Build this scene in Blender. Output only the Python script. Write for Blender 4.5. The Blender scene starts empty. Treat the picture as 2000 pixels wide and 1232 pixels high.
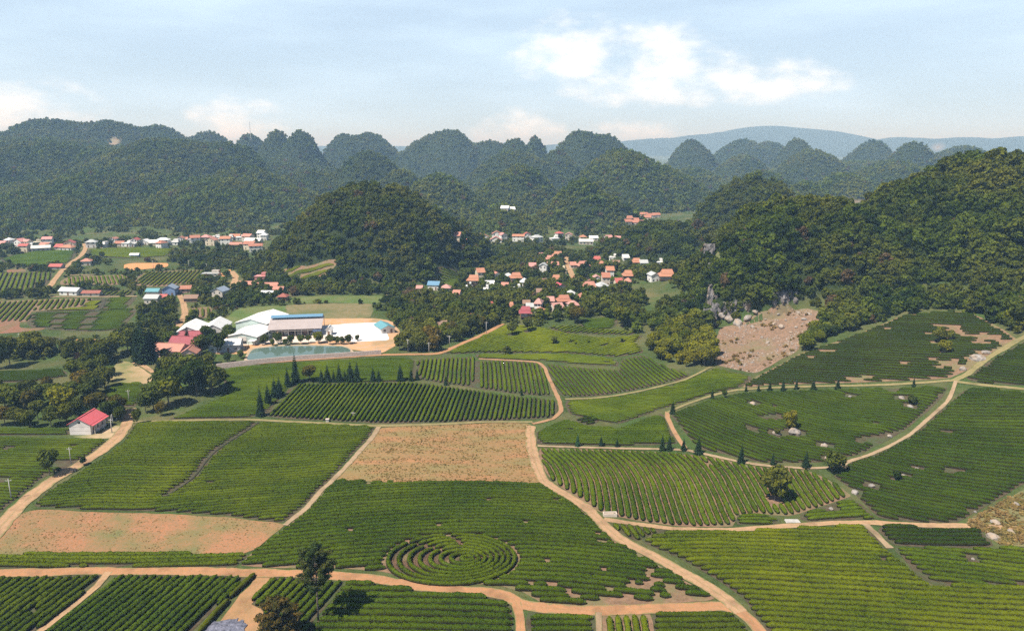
import bpy, math, random
import numpy as np
from mathutils import Vector, Matrix

# ------------------------------------------------------------------ camera, sky, sun, exposure
SC = bpy.context.scene
COL = SC.collection
CAM_H = 90.0
PITCH = math.radians(12.9)
cam_d = bpy.data.cameras.new('camera')
cam_d.sensor_width = 36.0
cam_d.lens = 36.0 * 1428.0 / 2000.0
cam_d.clip_start = 1.0
cam_d.clip_end = 40000.0
cam = bpy.data.objects.new('camera', cam_d)
COL.objects.link(cam)
cam.location = (0, 0, CAM_H)
cam.rotation_euler = (math.pi / 2 - PITCH, 0, 0)
SC.camera = cam

SUN_EL = math.radians(57)
SUN_FROM = Vector((-0.80, -0.60, 0)).normalized()          # towards the sun, on the ground
world = bpy.data.worlds.new('World')
SC.world = world
world.use_nodes = True


def build_sky():
    nt = world.node_tree
    nt.nodes.clear()
    N, L = nt.nodes.new, nt.links.new

    def math_(op, a, b=None, c=None, clamp=False):
        n = N('ShaderNodeMath'); n.operation = op; n.use_clamp = clamp
        for i, v in enumerate((a, b, c)):
            if v is None: continue
            if isinstance(v, (int, float)): n.inputs[i].default_value = v
            else: L(v, n.inputs[i])
        return n.outputs[0]
    sky = N('ShaderNodeTexSky'); sky.sky_type = 'NISHITA'; sky.sun_disc = False
    sky.sun_elevation = SUN_EL
    sky.sun_rotation = math.atan2(SUN_FROM.x, SUN_FROM.y)
    sky.altitude = 900; sky.air_density = 1.0; sky.dust_density = 1.5; sky.ozone_density = 1.5
    tc = N('ShaderNodeTexCoord')
    sep = N('ShaderNodeSeparateXYZ'); L(tc.outputs['Generated'], sep.inputs[0])
    az = math_('ARCTAN2', sep.outputs[0], sep.outputs[1])
    el = math_('ARCSINE', sep.outputs[2])
    # direction on the sky in degrees, clouds flattened vertically
    comb = N('ShaderNodeCombineXYZ')
    L(math_('MULTIPLY', az, 57.3), comb.inputs[0])
    L(math_('MULTIPLY', el, 57.3 * 1.9), comb.inputs[1])
    n1 = N('ShaderNodeTexNoise'); n1.inputs['Scale'].default_value = 0.30
    n1.inputs['Detail'].default_value = 7; n1.inputs['Roughness'].default_value = 0.56
    L(comb.outputs[0], n1.inputs['Vector'])
    comb2 = N('ShaderNodeCombineXYZ')
    L(math_('MULTIPLY', az, 57.3 * 0.45), comb2.inputs[0])
    L(math_('MULTIPLY', el, 57.3 * 2.2), comb2.inputs[1])
    n2 = N('ShaderNodeTexNoise'); n2.inputs['Scale'].default_value = 0.11
    n2.inputs['Detail'].default_value = 6; n2.inputs['Roughness'].default_value = 0.5
    L(comb2.outputs[0], n2.inputs['Vector'])
    # cumulus banks: azimuth, elevation of the flat base, half width, height (degrees)
    banks = [(4.5, 6.2, 5.6, 3.9), (10.5, 5.2, 6.4, 4.6), (17.8, 4.2, 6.8, 3.2), (2.6, 6.6, 3.2, 2.6), (11, 4.0, 9, 3.0), (-33.5, 1.7, 6.2, 3.6), (-20.0, 1.3, 4.2, 2.8),
             (0.8, 1.0, 4.6, 2.4), (8.5, 1.0, 5.0, 1.3), (-7.0, 10.9, 1.0, 0.8), (38, 6.5, 5, 3), (-48, 6, 8, 4), (52, 2, 8, 4),
             (75, 5, 9, 5), (-80, 4, 10, 5), (110, 6, 9, 5), (-115, 5, 11, 6), (150, 5, 10, 5), (178, 4, 9, 5), (-150, 6, 9, 5)]
    total = None
    for a0, e0, w, h in banks:
        dx = math_('DIVIDE', math_('SUBTRACT', math_('MULTIPLY', az, 57.3), a0), w)
        dy = math_('DIVIDE', math_('SUBTRACT', math_('MULTIPLY', el, 57.3), e0), h)
        dn = math_('MULTIPLY', math_('MINIMUM', dy, 0.0), 2.2)
        dy2 = math_('ADD', math_('MAXIMUM', dy, 0.0), dn)
        r2 = math_('ADD', math_('MULTIPLY', dx, dx), math_('MULTIPLY', dy2, dy2))
        b = math_('SUBTRACT', 1.0, r2, clamp=True)
        total = b if total is None else math_('MAXIMUM', total, b)
    dens = math_('MULTIPLY_ADD', math_('SUBTRACT', n1.outputs[0], 0.5), 2.6, math_('MULTIPLY', total, 0.85))
    cum = N('ShaderNodeMapRange'); cum.interpolation_type = 'SMOOTHSTEP'
    L(dens, cum.inputs[0]); cum.inputs[1].default_value = 0.12; cum.inputs[2].default_value = 1.45; cum.inputs[4].default_value = 0.95
    gate = N('ShaderNodeMapRange'); L(total, gate.inputs[0]); gate.inputs[1].default_value = 0.0; gate.inputs[2].default_value = 0.3
    cum_f = math_('MULTIPLY', cum.outputs[0], gate.outputs[0])
    veil = N('ShaderNodeMapRange'); veil.interpolation_type = 'SMOOTHSTEP'
    L(n2.outputs[0], veil.inputs[0]); veil.inputs[1].default_value = 0.36; veil.inputs[2].default_value = 0.72
    veil.inputs[3].default_value = 0.62; veil.inputs[4].default_value = 0.95
    low = N('ShaderNodeMapRange'); L(el, low.inputs[0]); low.inputs[1].default_value = 0.19; low.inputs[2].default_value = 0.36   # moist air thins upward
    low.inputs[3].default_value = 1.0; low.inputs[4].default_value = 0.0
    mx = N('ShaderNodeMix'); mx.data_type = 'RGBA'
    L(math_('MULTIPLY', veil.outputs[0], low.outputs[0]), mx.inputs[0]); L(sky.outputs[0], mx.inputs[6]); mx.inputs[7].default_value = VEIL_COL
    mx2 = N('ShaderNodeMix'); mx2.data_type = 'RGBA'
    L(cum_f, mx2.inputs[0]); L(mx.outputs[2], mx2.inputs[6]); mx2.inputs[7].default_value = CLOUD_COL
    bg = N('ShaderNodeBackground'); bg.inputs[1].default_value = SKY_STRENGTH
    L(mx2.outputs[2], bg.inputs[0])
    out = N('ShaderNodeOutputWorld'); L(bg.outputs[0], out.inputs[0])


SKY_STRENGTH = 0.06
VEIL_COL = (8.8, 11.2, 13.9, 1)
CLOUD_COL = (15.2, 15.0, 15.1, 1)
build_sky()
sun_d = bpy.data.lights.new('sun', 'SUN')
sun_d.energy = 5.0
sun_d.angle = math.radians(0.5)
sun_d.color = (1.0, 0.95, 0.87)
sun = bpy.data.objects.new('sun', sun_d)
COL.objects.link(sun)
to_sun = SUN_FROM * math.cos(SUN_EL) + Vector((0, 0, math.sin(SUN_EL)))
sun.rotation_euler = to_sun.to_track_quat('Z', 'Y').to_euler()
sun.location = to_sun * 300
SC.view_settings.view_transform = 'Standard'
SC.view_settings.look = 'None'
SC.view_settings.exposure = 0.62
SC.view_settings.gamma = 1.0
SC.cycles.use_denoising = False
SC.cycles.max_bounces = 5
SC.cycles.diffuse_bounces = 2
SC.cycles.glossy_bounces = 2
SC.cycles.transmission_bounces = 2
SC.cycles.transparent_max_bounces = 4
SC.cycles.volume_bounces = 0

# ------------------------------------------------------------------ terrain (metres; x east of the camera, y ahead of it)
def _hash(ix, iy, seed):
    h = (ix.astype(np.int64) * 374761393 + iy.astype(np.int64) * 668265263 + seed * 2246822519) & 0xFFFFFFFF
    h = ((h ^ (h >> 13)) * 1274126177) & 0xFFFFFFFF
    return ((h ^ (h >> 16)) & 0xFFFF) / 65535.0


def vnoise(x, y, seed=0):
    x = np.asarray(x, float); y = np.asarray(y, float)
    ix = np.floor(x); iy = np.floor(y)
    fx = x - ix; fy = y - iy
    fx = fx * fx * (3 - 2 * fx); fy = fy * fy * (3 - 2 * fy)
    a = _hash(ix, iy, seed); b = _hash(ix + 1, iy, seed)
    c = _hash(ix, iy + 1, seed); d = _hash(ix + 1, iy + 1, seed)
    return ((a * (1 - fx) + b * fx) * (1 - fy) + (c * (1 - fx) + d * fx) * fy) * 2 - 1


def fbm(x, y, seed=0, octaves=4):
    t = 0; a = 0.5; f = 1.0
    for k in range(octaves):
        t = t + a * vnoise(np.asarray(x) * f, np.asarray(y) * f, seed + k); a *= 0.5; f *= 2.03
    return t


# each hill: centre x, y, half width, half depth, height
NEAR_HILLS = [(150, 392, 54, 58, 36), (122, 366, 32, 32, 26), (186, 372, 36, 44, 15), (252, 382, 78, 78, 40), (318, 396, 72, 90, 38), (236, 340, 50, 44, 14),
              (216, 665, 60, 66, 57), (196, 575, 62, 56, 24), (125, 600, 62, 70, 24), (165, 478, 50, 54, 14),
              (-103, 560, 80, 82, 57), (-148, 575, 52, 60, 31), (-62, 590, 44, 50, 26), (-80, 520, 44, 46, 18)]
FAR_HILLS = [(-1281.1, 1750, 205.5, 236.3, 129.1), (-1047.7, 1700, 140.9, 162.1, 147.9), (-936.7, 1750, 120.9, 139.0, 144.0), (-838.9, 1800, 118.1, 135.8, 137.5), (-747.3, 1900, 72.1, 82.9, 127.9), (-644.8, 1850, 53.6, 61.7, 121.9),
             (-513.2, 1650, 52.5, 60.3, 125.4), (-445.8, 1600, 57.5, 66.2, 126.3), (-419.5, 1900, 91.8, 105.5, 122.9), (-356.5, 1950, 87.4, 100.6, 125.2), (-222.9, 1900, 78.7, 90.5, 114.2), (-166.5, 1900, 98.3, 113.1, 130.4),
             (-65.6, 1900, 78.7, 90.5, 105.4), (9.1, 1650, 51.3, 59.0, 106.9), (52.0, 1750, 43.5, 50.0, 112.9), (158.6, 1700, 75.2, 86.4, 124.4), (219.8, 1720, 59.4, 68.3, 114.7), (487.6, 2050, 90.5, 104.0, 109.8),
             (742.0, 2450, 118.1, 135.8, 114.8), (860.3, 2500, 120.4, 138.5, 107.1), (774.6, 2050, 70.7, 81.3, 112.5), (1037.2, 2150, 85.9, 98.8, 109.6), (900.9, 1650, 70.7, 81.3, 100.4), (1140.6, 1900, 91.8, 105.5, 92.8),
             (1127.5, 1700, 105.7, 121.6, 71.5), (1317.3, 1800, 111.8, 128.6, 82.7), (-581.1, 1250, 147.4, 169.6, 98.9), (-491.3, 1300, 99.2, 114.0, 93.5), (-784.9, 1250, 130.1, 149.6, 94.7), (-847.0, 1150, 103.9, 119.5, 75.5),
             (-570.1, 1030, 100.4, 115.5, 52.2), (-642.0, 980, 68.3, 78.5, 30.5), (-495.8, 1080, 105.2, 121.0, 47.0), (-400.6, 1130, 74.6, 85.8, 60.5), (-312.5, 1020, 60.4, 69.4, 35.2), (-421.0, 900, 59.7, 68.7, 13.2),
             (-510.3, 880, 58.4, 67.2, 8.7), (-345.6, 900, 47.1, 54.2, 13.2), (-577.1, 860, 42.1, 48.4, 4.5), (-329.6, 1250, 73.7, 84.8, 49.6), (-231.9, 950, 46.4, 53.3, 15.9), (-242.9, 1250, 73.7, 84.8, 81.5),
             (-167.8, 1150, 47.9, 55.1, 52.4), (-102.5, 980, 46.4, 53.4, 53.1), (-22.4, 800, 34.7, 39.9, 23.9), (-3.8, 1100, 55.1, 63.3, 61.2), (0.0, 1450, 80.3, 92.4, 81.1), (93.4, 1500, 62.3, 71.6, 82.9),
             (167.8, 1150, 71.9, 82.7, 84.0), (233.6, 1180, 61.5, 70.7, 59.5), (72.1, 860, 52.9, 60.8, 48.7), (107.0, 850, 35.7, 41.0, 28.9), (373.7, 1500, 72.7, 83.6, 47.8), (546.8, 1800, 87.0, 100.0, 70.7),
             (416.3, 1250, 60.7, 69.8, 49.6), (652.7, 1600, 73.0, 84.0, 82.9), (511.4, 1150, 63.9, 73.5, 48.5), (692.3, 1350, 84.2, 96.8, 65.0), (-975.7, 1500, 269.9, 310.4, 104.8), (-678.8, 1400, 290.9, 334.6, 83.0),
             (-471.7, 1550, 182.3, 209.6, 60.1), (869.9, 1800, 223.7, 257.3, 56.3), (-397.1, 1000, 111.5, 128.2, 46.4), (-580.6, 980, 102.5, 117.8, 37.2), (409.3, 1050, 43.8, 50.4, 40.9), (728.6, 1250, 78.1, 89.8, 58.0),
             (791.5, 1200, 83.3, 95.8, 51.0), (899.9, 1200, 91.7, 105.4, 59.1), (2737.5, 8000, 1040.2, 520.1, 317.1), (2055.4, 7700, 790.5, 395.3, 227.5), (3214.8, 7700, 737.8, 368.9, 247.8), (1352.5, 7600, 676.2, 338.1, 175.5),
             (3745.9, 7200, 690.0, 345.0, 190.0), (4157.2, 6900, 708.6, 354.3, 185.9), (4792.3, 7000, 766.8, 383.4, 196.5), (-51.4, 5000, 137.1, 68.5, 152.8), (676.2, 7600, 728.3, 364.1, 135.2), (5668.2, 7200, 739.3, 369.7, 218.6),
             (-5196.5, 6900, 944.8, 472.4, 213.2), (-1642.5, 8000, 2190.0, 1095.0, 111.0), (-4379.9, 8000, 2190.0, 1095.0, 137.5)]


def sstep(a, b, v):
    t = np.clip((v - a) / (b - a), 0, 1)
    return t * t * (3 - 2 * t)


def hill_sum(x, y):
    acc = np.zeros(np.broadcast(x, y).shape)
    wx = x + 9 * fbm(x / 46, y / 46, 31, 3); wy = y + 9 * fbm(x / 46, y / 46, 41, 3)
    for cx, cy, rx, ry, h in NEAR_HILLS:
        d = np.sqrt(((wx - cx) / rx) ** 2 + ((wy - cy) / ry) ** 2)
        p = np.clip(1 - d ** 2.1, 0, 1) ** 0.9
        acc = acc + (h * p) ** 5
    sx = x + 34 * fbm(x / 190, y / 190, 51, 2); sy = y + 34 * fbm(x / 190, y / 190, 61, 2)
    gully = 1 - np.abs(fbm(x / 70, y / 70, 66, 3)) * 2.2
    for k, (cx, cy, rx, ry, h) in enumerate(FAR_HILLS):
        ax = 1.62 + 0.2 * math.sin(k * 2.1); ay = 1.6 + 0.3 * math.cos(k * 1.3); q = 0.75 + 0.35 * (math.sin(k * 5.7) * 0.5 + 0.5)
        d = np.sqrt(((sx - cx) / (rx * ax)) ** 2 + ((sy - cy) / (ry * ay)) ** 2)
        p = (0.5 + 0.5 * np.cos(np.pi * np.clip(d, 0, 1))) ** q
        p = p * (1 + 0.20 * (gully - 0.5) * np.clip(4 * p * (1 - p), 0, 1) ** 2 * (p < 0.75))
        acc = acc + (np.maximum(h, 1) * p) ** 5
    z = acc ** 0.2
    return z + sstep(4, 25, z) * (fbm(x / 34, y / 34, 71, 4) * (6.5 - 5.0 * sstep(600, 1000, y)))


def bump(x, y, cx, cy, rx, ry, h):
    return h * np.exp(-((x - cx) / rx) ** 2 - ((y - cy) / ry) ** 2)


def land(x, y):
    z = 1.6 * fbm(x / 75, y / 75, 5, 2) + 0.5 * np.sin(x / 23 + y / 61)
    z = z + bump(x, y, -105, 205, 30, 20, 1.8) + bump(x, y, -70, 192, 26, 12, -1.0) + bump(x, y, 15, 372, 48, 40, 6.0)
    z = z + bump(x, y, 40, 262, 26, 22, -2.6) + bump(x, y, 62, 320, 26, 22, 2.0) + bump(x, y, 45, 190, 30, 25, -1.2)
    toe = 88 + (320 - y) * 0.33
    s = (x - toe) / 16.0
    sp = 16.0 * np.log1p(np.exp(np.clip(s, -30, 30)))
    rise = 54 * (1 - np.exp(-0.36 * sp / 54)) * sstep(40, 150, y) * (1 - sstep(420, 520, y))
    rise = rise * (1 + 0.10 * fbm(x / 40, y / 40, 9, 2))
    z = z + rise
    pad = sstep(-212, -196, x) * (1 - sstep(-66, -52, x)) * sstep(298, 310, y) * (1 - sstep(392, 410, y))
    z = z * (1 - pad) + 1.0 * pad
    return z


def height_fn(x, y):
    x = np.asarray(x, float); y = np.asarray(y, float)
    return land(x, y) + hill_sum(x, y)


def _axis(lo_fine, hi_fine, step, grow, cap, lo, hi):
    v = list(np.arange(lo_fine, hi_fine + 1e-6, step))
    s = step
    while v[-1] < hi:
        s = min(s * grow, cap if v[-1] < 2300 else 110 if v[-1] < 9500 else 900); v.append(v[-1] + s)
    s = step; w = []
    c = lo_fine
    while c > lo:
        s = min(s * grow, cap if c > -2000 else 110 if c > -6500 else 900); c -= s; w.append(c)
    return np.array(w[::-1] + v)


GX = _axis(-240, 260, 2.0, 1.05, 11.0, -20000, 20000)
GY = _axis(70, 430, 2.0, 1.05, 11.0, 20, 26000)
GZ = height_fn(GX[:, None], GY[None, :])


def gz(x, y):
    """Height of the ground mesh at x, y."""
    x = np.asarray(x, float); y = np.asarray(y, float)
    i = np.clip(np.searchsorted(GX, x) - 1, 0, len(GX) - 2); j = np.clip(np.searchsorted(GY, y) - 1, 0, len(GY) - 2)
    fx = (x - GX[i]) / (GX[i + 1] - GX[i]); fy = (y - GY[j]) / (GY[j + 1] - GY[j])
    return (GZ[i, j] * (1 - fx) + GZ[i + 1, j] * fx) * (1 - fy) + (GZ[i, j + 1] * (1 - fx) + GZ[i + 1, j + 1] * fx) * fy
# ------------------------------------------------------------------ survey plan (metres on the ground)
PLAN = {
  'fields': [
    dict(label='small tea field of straight hedges beside the narrow orange lane, corner of the crossroads',poly=[(-115.9,139.7),(-109.8,140.2),(-98.6,141.7),(-89.7,143.0),(-88.2,141.2),(-88.4,138.2),(-91.8,123.5),(-92.8,116.5),(-103.8,116.3)],guide=[(-91.8,123.5),(-88.8,139.0)],sp=1.65,w=1.28,h=0.9,tint=(1,1,1),gap=0.0,rows=1,soil=0,cuts=[],wob=0.12),
    dict(label='tea field of thick straight hedges between the narrow orange lane and the clipped hedge',poly=[(-85.5,142.6),(-58.3,142.1),(-57.0,140.7),(-61.5,122.8),(-62.5,117.1),(-91.4,117.3),(-89.3,123.1),(-85.4,140.7)],guide=[(-61.5,122.8),(-57.0,140.7)],sp=1.65,w=1.28,h=0.95,tint=(0.9,1,1.05),gap=0.0,rows=1,soil=0,cuts=[],wob=0.12),
    dict(label='long thin tea strip between the bare orange field and the orange dirt road',poly=[(-124.4,148.2),(-115.7,149.0),(-88.0,151.2),(-60.7,149.7),(-60.0,148.4),(-61.5,143.8),(-67.6,144.5),(-71.0,145.6),(-76.2,144.8),(-83.5,145.0),(-85.4,146.0),(-89.8,144.7),(-95.3,144.6),(-96.4,145.6),(-102.3,143.7),(-106.8,143.3),(-109.8,142.7),(-111.9,143.4),(-120.2,142.5)],guide=[(-113.9,146.3),(-68.8,147.4)],sp=1.5,w=1.35,h=0.8,tint=(1.35,1.3,1.1),gap=0.0,rows=1,soil=0,cuts=[],wob=0.12),
    dict(label='broad rolling tea field with a dark ditch running through it',poly=[(-126.0,230.3),(-118.5,231.1),(-100.0,232.0),(-86.3,232.2),(-65.0,230.1),(-45.2,227.5),(-45.6,219.5),(-50.7,190.2),(-51.3,185.7),(-53.0,171.7),(-56.4,163.9),(-72.3,168.4),(-87.5,170.6),(-104.9,171.4),(-118.2,171.9),(-123.1,172.5),(-124.5,179.8),(-122.8,188.7),(-120.3,201.3),(-120.7,213.2)],guide=[(-124.6,189.3),(-112.3,193.2),(-97.2,192.0),(-84.2,195.7),(-65.7,197.8),(-46.7,200.0)],sp=1.6,w=1.34,h=0.8,tint=(1.05,1.06,0.9),gap=0.0,rows=1,soil=0,cuts=[([(-85.6,233.1),(-89.7,206.1),(-89.6,189.4),(-92.3,178.2)],0.7)],wob=0.2),
    dict(label='large tea field of long hedges around the ring garden, thin towards the dirt road',poly=[(-49.7,187.3),(-42.4,186.3),(-27.9,184.2),(-14.0,184.8),(0.0,185.3),(8.1,185.1),(10.8,182.1),(16.9,173.2),(19.4,166.3),(21.9,162.0),(23.6,155.9),(27.7,151.2),(32.3,145.0),(36.7,139.4),(40.4,135.2),(41.5,133.4),(39.2,132.4),(30.0,131.2),(20.5,129.8),(12.3,129.2),(5.7,130.6),(2.6,133.5),(0.0,134.8),(-4.3,136.3),(-13.9,136.4),(-21.7,138.9),(-28.7,141.3),(-39.0,143.0),(-50.5,143.7),(-60.0,145.3),(-59.2,150.2),(-56.6,156.7),(-54.6,162.1),(-51.9,171.6),(-50.5,181.6)],guide=[(-59.0,152.4),(-36.0,155.4),(-12.1,157.1),(12.1,156.8),(41.4,152.7)],sp=1.72,w=1.26,h=1.0,tint=(0.85,0.95,0.9),gap=2,rows=1,soil=1,cuts=[],wob=0.12),
    dict(label='tea plot of short straight hedges at the foot of the tall pine',poly=[(-50.7,140.8),(-36.0,138.1),(-35.5,137.2),(-36.3,132.5),(-38.2,126.2),(-39.4,121.9),(-40.8,118.4),(-45.6,118.6),(-49.6,129.3),(-53.1,130.7)],guide=[(-53.1,130.9),(-50.0,140.4)],sp=1.75,w=1.28,h=0.95,tint=(1,1.05,1.05),gap=0.0,rows=1,soil=0,cuts=[],wob=0.12),
    dict(label='tea field of dark level hedges between the tall pine and the orange cross lane',poly=[(-36.2,131.8),(-35.2,136.6),(-29.5,136.9),(-18.5,134.9),(-10.5,133.1),(-5.2,132.5),(-1.6,131.1),(-0.2,129.5),(0.1,125.8),(0.6,120.8),(1.1,115.4),(-39.5,115.6),(-38.2,123.7),(-37.1,128.0)],guide=[(-36.2,127.0),(0.0,125.6)],sp=1.9,w=1.4,h=1.05,tint=(0.85,0.95,0.95),gap=0.0,rows=1,soil=0,cuts=[],wob=0.12),
    dict(label='small square tea plot of level hedges beside the orange cross lane',poly=[(3.2,127.5),(10.1,127.2),(16.4,127.0),(15.3,115.6),(3.2,115.4)],guide=[(3.9,123.8),(15.8,124.1)],sp=1.65,w=1.28,h=0.95,tint=(0.9,1,0.9),gap=0.0,rows=1,soil=0,cuts=[],wob=0.12),
    dict(label='small tea plot of hedges running at right angles to the orange dirt road',poly=[(17.8,127.2),(27.3,128.2),(25.4,115.9),(16.4,115.7)],guide=[(20.3,119.9),(20.8,127.3)],sp=1.65,w=1.28,h=0.8,tint=(1.35,1.3,1.1),gap=0.0,rows=1,soil=1,cuts=[],wob=0.12),
    dict(label='wedge of level tea hedges inside the bend of the orange dirt road',poly=[(28.1,128.1),(35.7,128.9),(40.8,128.9),(43.7,128.1),(45.3,124.7),(45.5,119.3),(45.0,116.5),(25.9,115.9)],guide=[(28.6,123.8),(44.6,124.4)],sp=1.65,w=1.28,h=0.9,tint=(1,1,1),gap=0.0,rows=1,soil=0,cuts=[],wob=0.12),
    dict(label='wide sunny tea field sweeping below the tan track, yellow green on its crest',poly=[(30.7,155.9),(37.6,160.0),(49.3,159.9),(60.9,161.3),(80.6,162.1),(85.5,161.6),(86.4,157.7),(85.9,151.6),(88.0,137.3),(114.7,135.3),(102.9,115.3),(46.9,116.5),(48.2,124.5),(48.1,128.4),(47.9,132.4),(46.0,136.7),(44.0,139.7),(39.9,145.4),(35.3,150.5),(31.2,154.0)],guide=[(31.4,155.0),(48.4,156.6),(67.1,154.8),(85.0,152.3),(104.2,149.2)],sp=1.75,w=1.42,h=0.9,tint=(1.5,1.36,0.85),gap=0.0,rows=1,soil=0,cuts=[],wob=0.2),
    dict(label='tiny tea patch of short hedges tucked inside the fork of the tracks',poly=[(24.9,163.4),(31.7,165.1),(37.5,161.0),(33.0,158.4),(29.4,155.3),(25.9,158.6)],guide=[(28.6,163.2),(29.7,156.4)],sp=1.65,w=1.28,h=0.8,tint=(1.35,1.3,1.1),gap=0.0,rows=1,soil=0,cuts=[],wob=0.12),
    dict(label='dark level tea hedges above the kink in the footpath',poly=[(89.4,161.4),(110.1,159.8),(111.5,157.3),(110.5,151.8),(106.3,151.2),(88.7,153.3),(88.1,157.6)],guide=[(88.9,157.8),(111.7,155.7)],sp=1.8,w=1.28,h=0.95,tint=(0.46,0.56,0.6),gap=0.0,rows=1,soil=0,cuts=[],wob=0.12),
    dict(label='tea field below the rocky corner, hedges fanning past pale stones',poly=[(88.3,152.4),(106.0,150.6),(112.1,150.8),(128.0,148.9),(118.4,136.0),(89.0,138.0),(87.9,148.3)],guide=[(88.0,151.7),(103.3,147.6),(117.6,142.3)],sp=1.8,w=1.4,h=0.8,tint=(1.2,1.2,0.9),gap=0.0,rows=1,soil=0,cuts=[],wob=0.12),
    dict(label='striped tea field with pale soil showing between hedges that bend downhill',poly=[(8.9,211.9),(31.7,211.1),(47.0,208.6),(61.3,203.8),(66.1,199.3),(73.7,195.5),(83.5,193.1),(87.5,186.9),(89.4,179.4),(89.1,177.2),(79.1,172.4),(69.6,168.2),(62.6,170.1),(57.0,169.1),(54.1,163.6),(40.3,163.7),(33.1,165.5),(25.4,168.3),(21.6,171.0),(15.4,181.3),(11.4,188.2),(9.0,197.9)],guide=[(31.8,211.8),(36.5,202.1),(37.9,190.7),(37.0,176.2),(35.8,163.1)],sp=1.75,w=1.3,h=0.8,tint=(1.15,1.2,1),gap=0.0,rows=1,soil=1,cuts=[],wob=0.12),
    dict(label='triangular tea patch with smooth tight hedges above the tan track',poly=[(72.7,168.8),(89.0,175.8),(90.1,165.8),(82.8,165.5),(73.3,164.5)],guide=[(73.3,166.1),(89.9,167.6)],sp=1.65,w=1.45,h=0.8,tint=(1,1.1,0.9),gap=0.0,rows=1,soil=0,cuts=[],wob=0.12),
    dict(label='narrow tea patch of level hedges by the pale concrete slab',poly=[(57.3,169.6),(61.3,170.2),(66.5,167.4),(66.3,164.7),(55.7,164.6)],guide=[(56.4,167.1),(66.4,166.3)],sp=1.65,w=1.28,h=0.8,tint=(1,1.1,0.9),gap=0.0,rows=1,soil=0,cuts=[],wob=0.12),
    dict(label='steep dark tea slope of long curving hedges east of the ochre footpath',poly=[(150.8,231.7),(141.1,224.6),(132.3,218.7),(121.1,209.2),(112.4,204.0),(104.1,199.2),(96.9,196.5),(93.3,191.6),(89.7,188.8),(91.4,181.8),(91.0,177.0),(91.1,171.5),(91.4,166.0),(100.2,163.1),(108.5,162.4),(114.3,165.8),(124.1,171.4),(134.1,176.9),(148.7,182.8),(175.2,214.2),(163.0,221.4),(158.6,226.9)],guide=[(92.0,190.1),(104.0,180.0),(116.0,172.9),(131.3,163.3)],sp=1.95,w=1.35,h=0.95,tint=(0.56,0.68,0.62),gap=1,rows=1,soil=0,cuts=[],wob=0.12),
    dict(label='hillside tea field of diagonal hedges around the limestone outcrop and lone tree',poly=[(55.8,240.4),(72.7,252.8),(84.9,256.1),(93.9,255.2),(110.8,251.0),(126.4,245.5),(139.1,239.6),(147.3,235.7),(142.2,230.0),(134.6,223.6),(120.7,212.5),(111.6,206.6),(103.1,201.3),(95.9,199.2),(89.1,197.3),(80.6,198.1),(73.4,199.0),(67.2,203.0),(62.2,207.0),(58.4,209.2),(56.4,216.7),(55.5,231.0)],guide=[(72.4,251.7),(82.5,231.7),(93.9,217.1),(109.1,208.4)],sp=1.95,w=1.35,h=0.95,tint=(0.62,0.75,0.66),gap=0.6,rows=1,soil=0,cuts=[],wob=0.12),
    dict(label='worn hillside tea terraces with bare earth scars under the forest edge',poly=[(95.5,272.8),(117.2,287.8),(126.5,290.6),(150.1,297.2),(165.2,302.5),(181.6,297.8),(188.0,290.9),(185.6,260.3),(174.7,251.6),(160.2,245.0),(151.5,241.8),(143.4,244.5),(128.9,250.9),(113.3,257.2),(96.3,262.3),(86.8,262.5)],guide=[(103.5,283.6),(133.2,260.4),(157.9,239.6)],sp=2.2,w=1.1,h=0.85,tint=(0.46,0.56,0.6),gap=3,rows=1,soil=1,cuts=[],wob=0.12),
    dict(label='dark tea terraces beyond the fork of the ochre paths',poly=[(157.2,234.1),(155.8,239.4),(169.0,248.0),(185.8,256.5),(207.6,264.5),(178.3,218.6),(166.2,226.2)],guide=[(160.4,243.9),(175.4,225.6)],sp=2.0,w=1.2,h=0.9,tint=(0.46,0.56,0.6),gap=0.6,rows=1,soil=0,cuts=[],wob=0.12),
    dict(label='tea slope of fine slanting hedges between two grassy footpaths',poly=[(20.3,258.8),(35.0,263.4),(55.4,269.0),(68.5,274.8),(83.5,285.8),(93.4,272.3),(85.9,262.8),(74.5,259.4),(57.2,249.6),(51.9,246.0),(42.3,237.3),(35.4,232.5),(26.6,239.0),(20.4,244.0)],guide=[(21.2,261.8),(37.4,252.5),(53.8,242.1),(76.4,246.0)],sp=1.75,w=1.3,h=0.8,tint=(1.1,1.15,0.9),gap=0.0,rows=1,soil=0,cuts=[],wob=0.12),
    dict(label='striped tea slope rising behind the orange footpath, beside the yellow green grove',poly=[(15.2,296.9),(27.8,293.3),(44.0,289.4),(47.1,300.9),(56.9,304.4),(63.7,290.8),(72.1,281.5),(66.9,276.3),(57.6,273.5),(34.4,266.5),(20.0,263.2),(17.4,269.1),(15.8,276.6)],guide=[(32.0,291.9),(38.5,268.4)],sp=1.85,w=1.3,h=0.8,tint=(1,1.1,1.05),gap=0.0,rows=1,soil=0,cuts=[],wob=0.12),
    dict(label='smooth pale green tea strip on the shoulder of the round field',poly=[(-15.5,313.2),(0.0,310.8),(22.6,310.5),(43.9,301.3),(44.4,293.7),(32.4,296.0),(13.7,303.1),(0.0,305.1),(-15.3,308.1)],guide=[(-13.5,310.2),(41.4,299.2)],sp=1.65,w=1.5,h=0.8,tint=(1.35,1.3,1.1),gap=0.0,rows=0,soil=0,cuts=[],wob=0.12),
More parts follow.
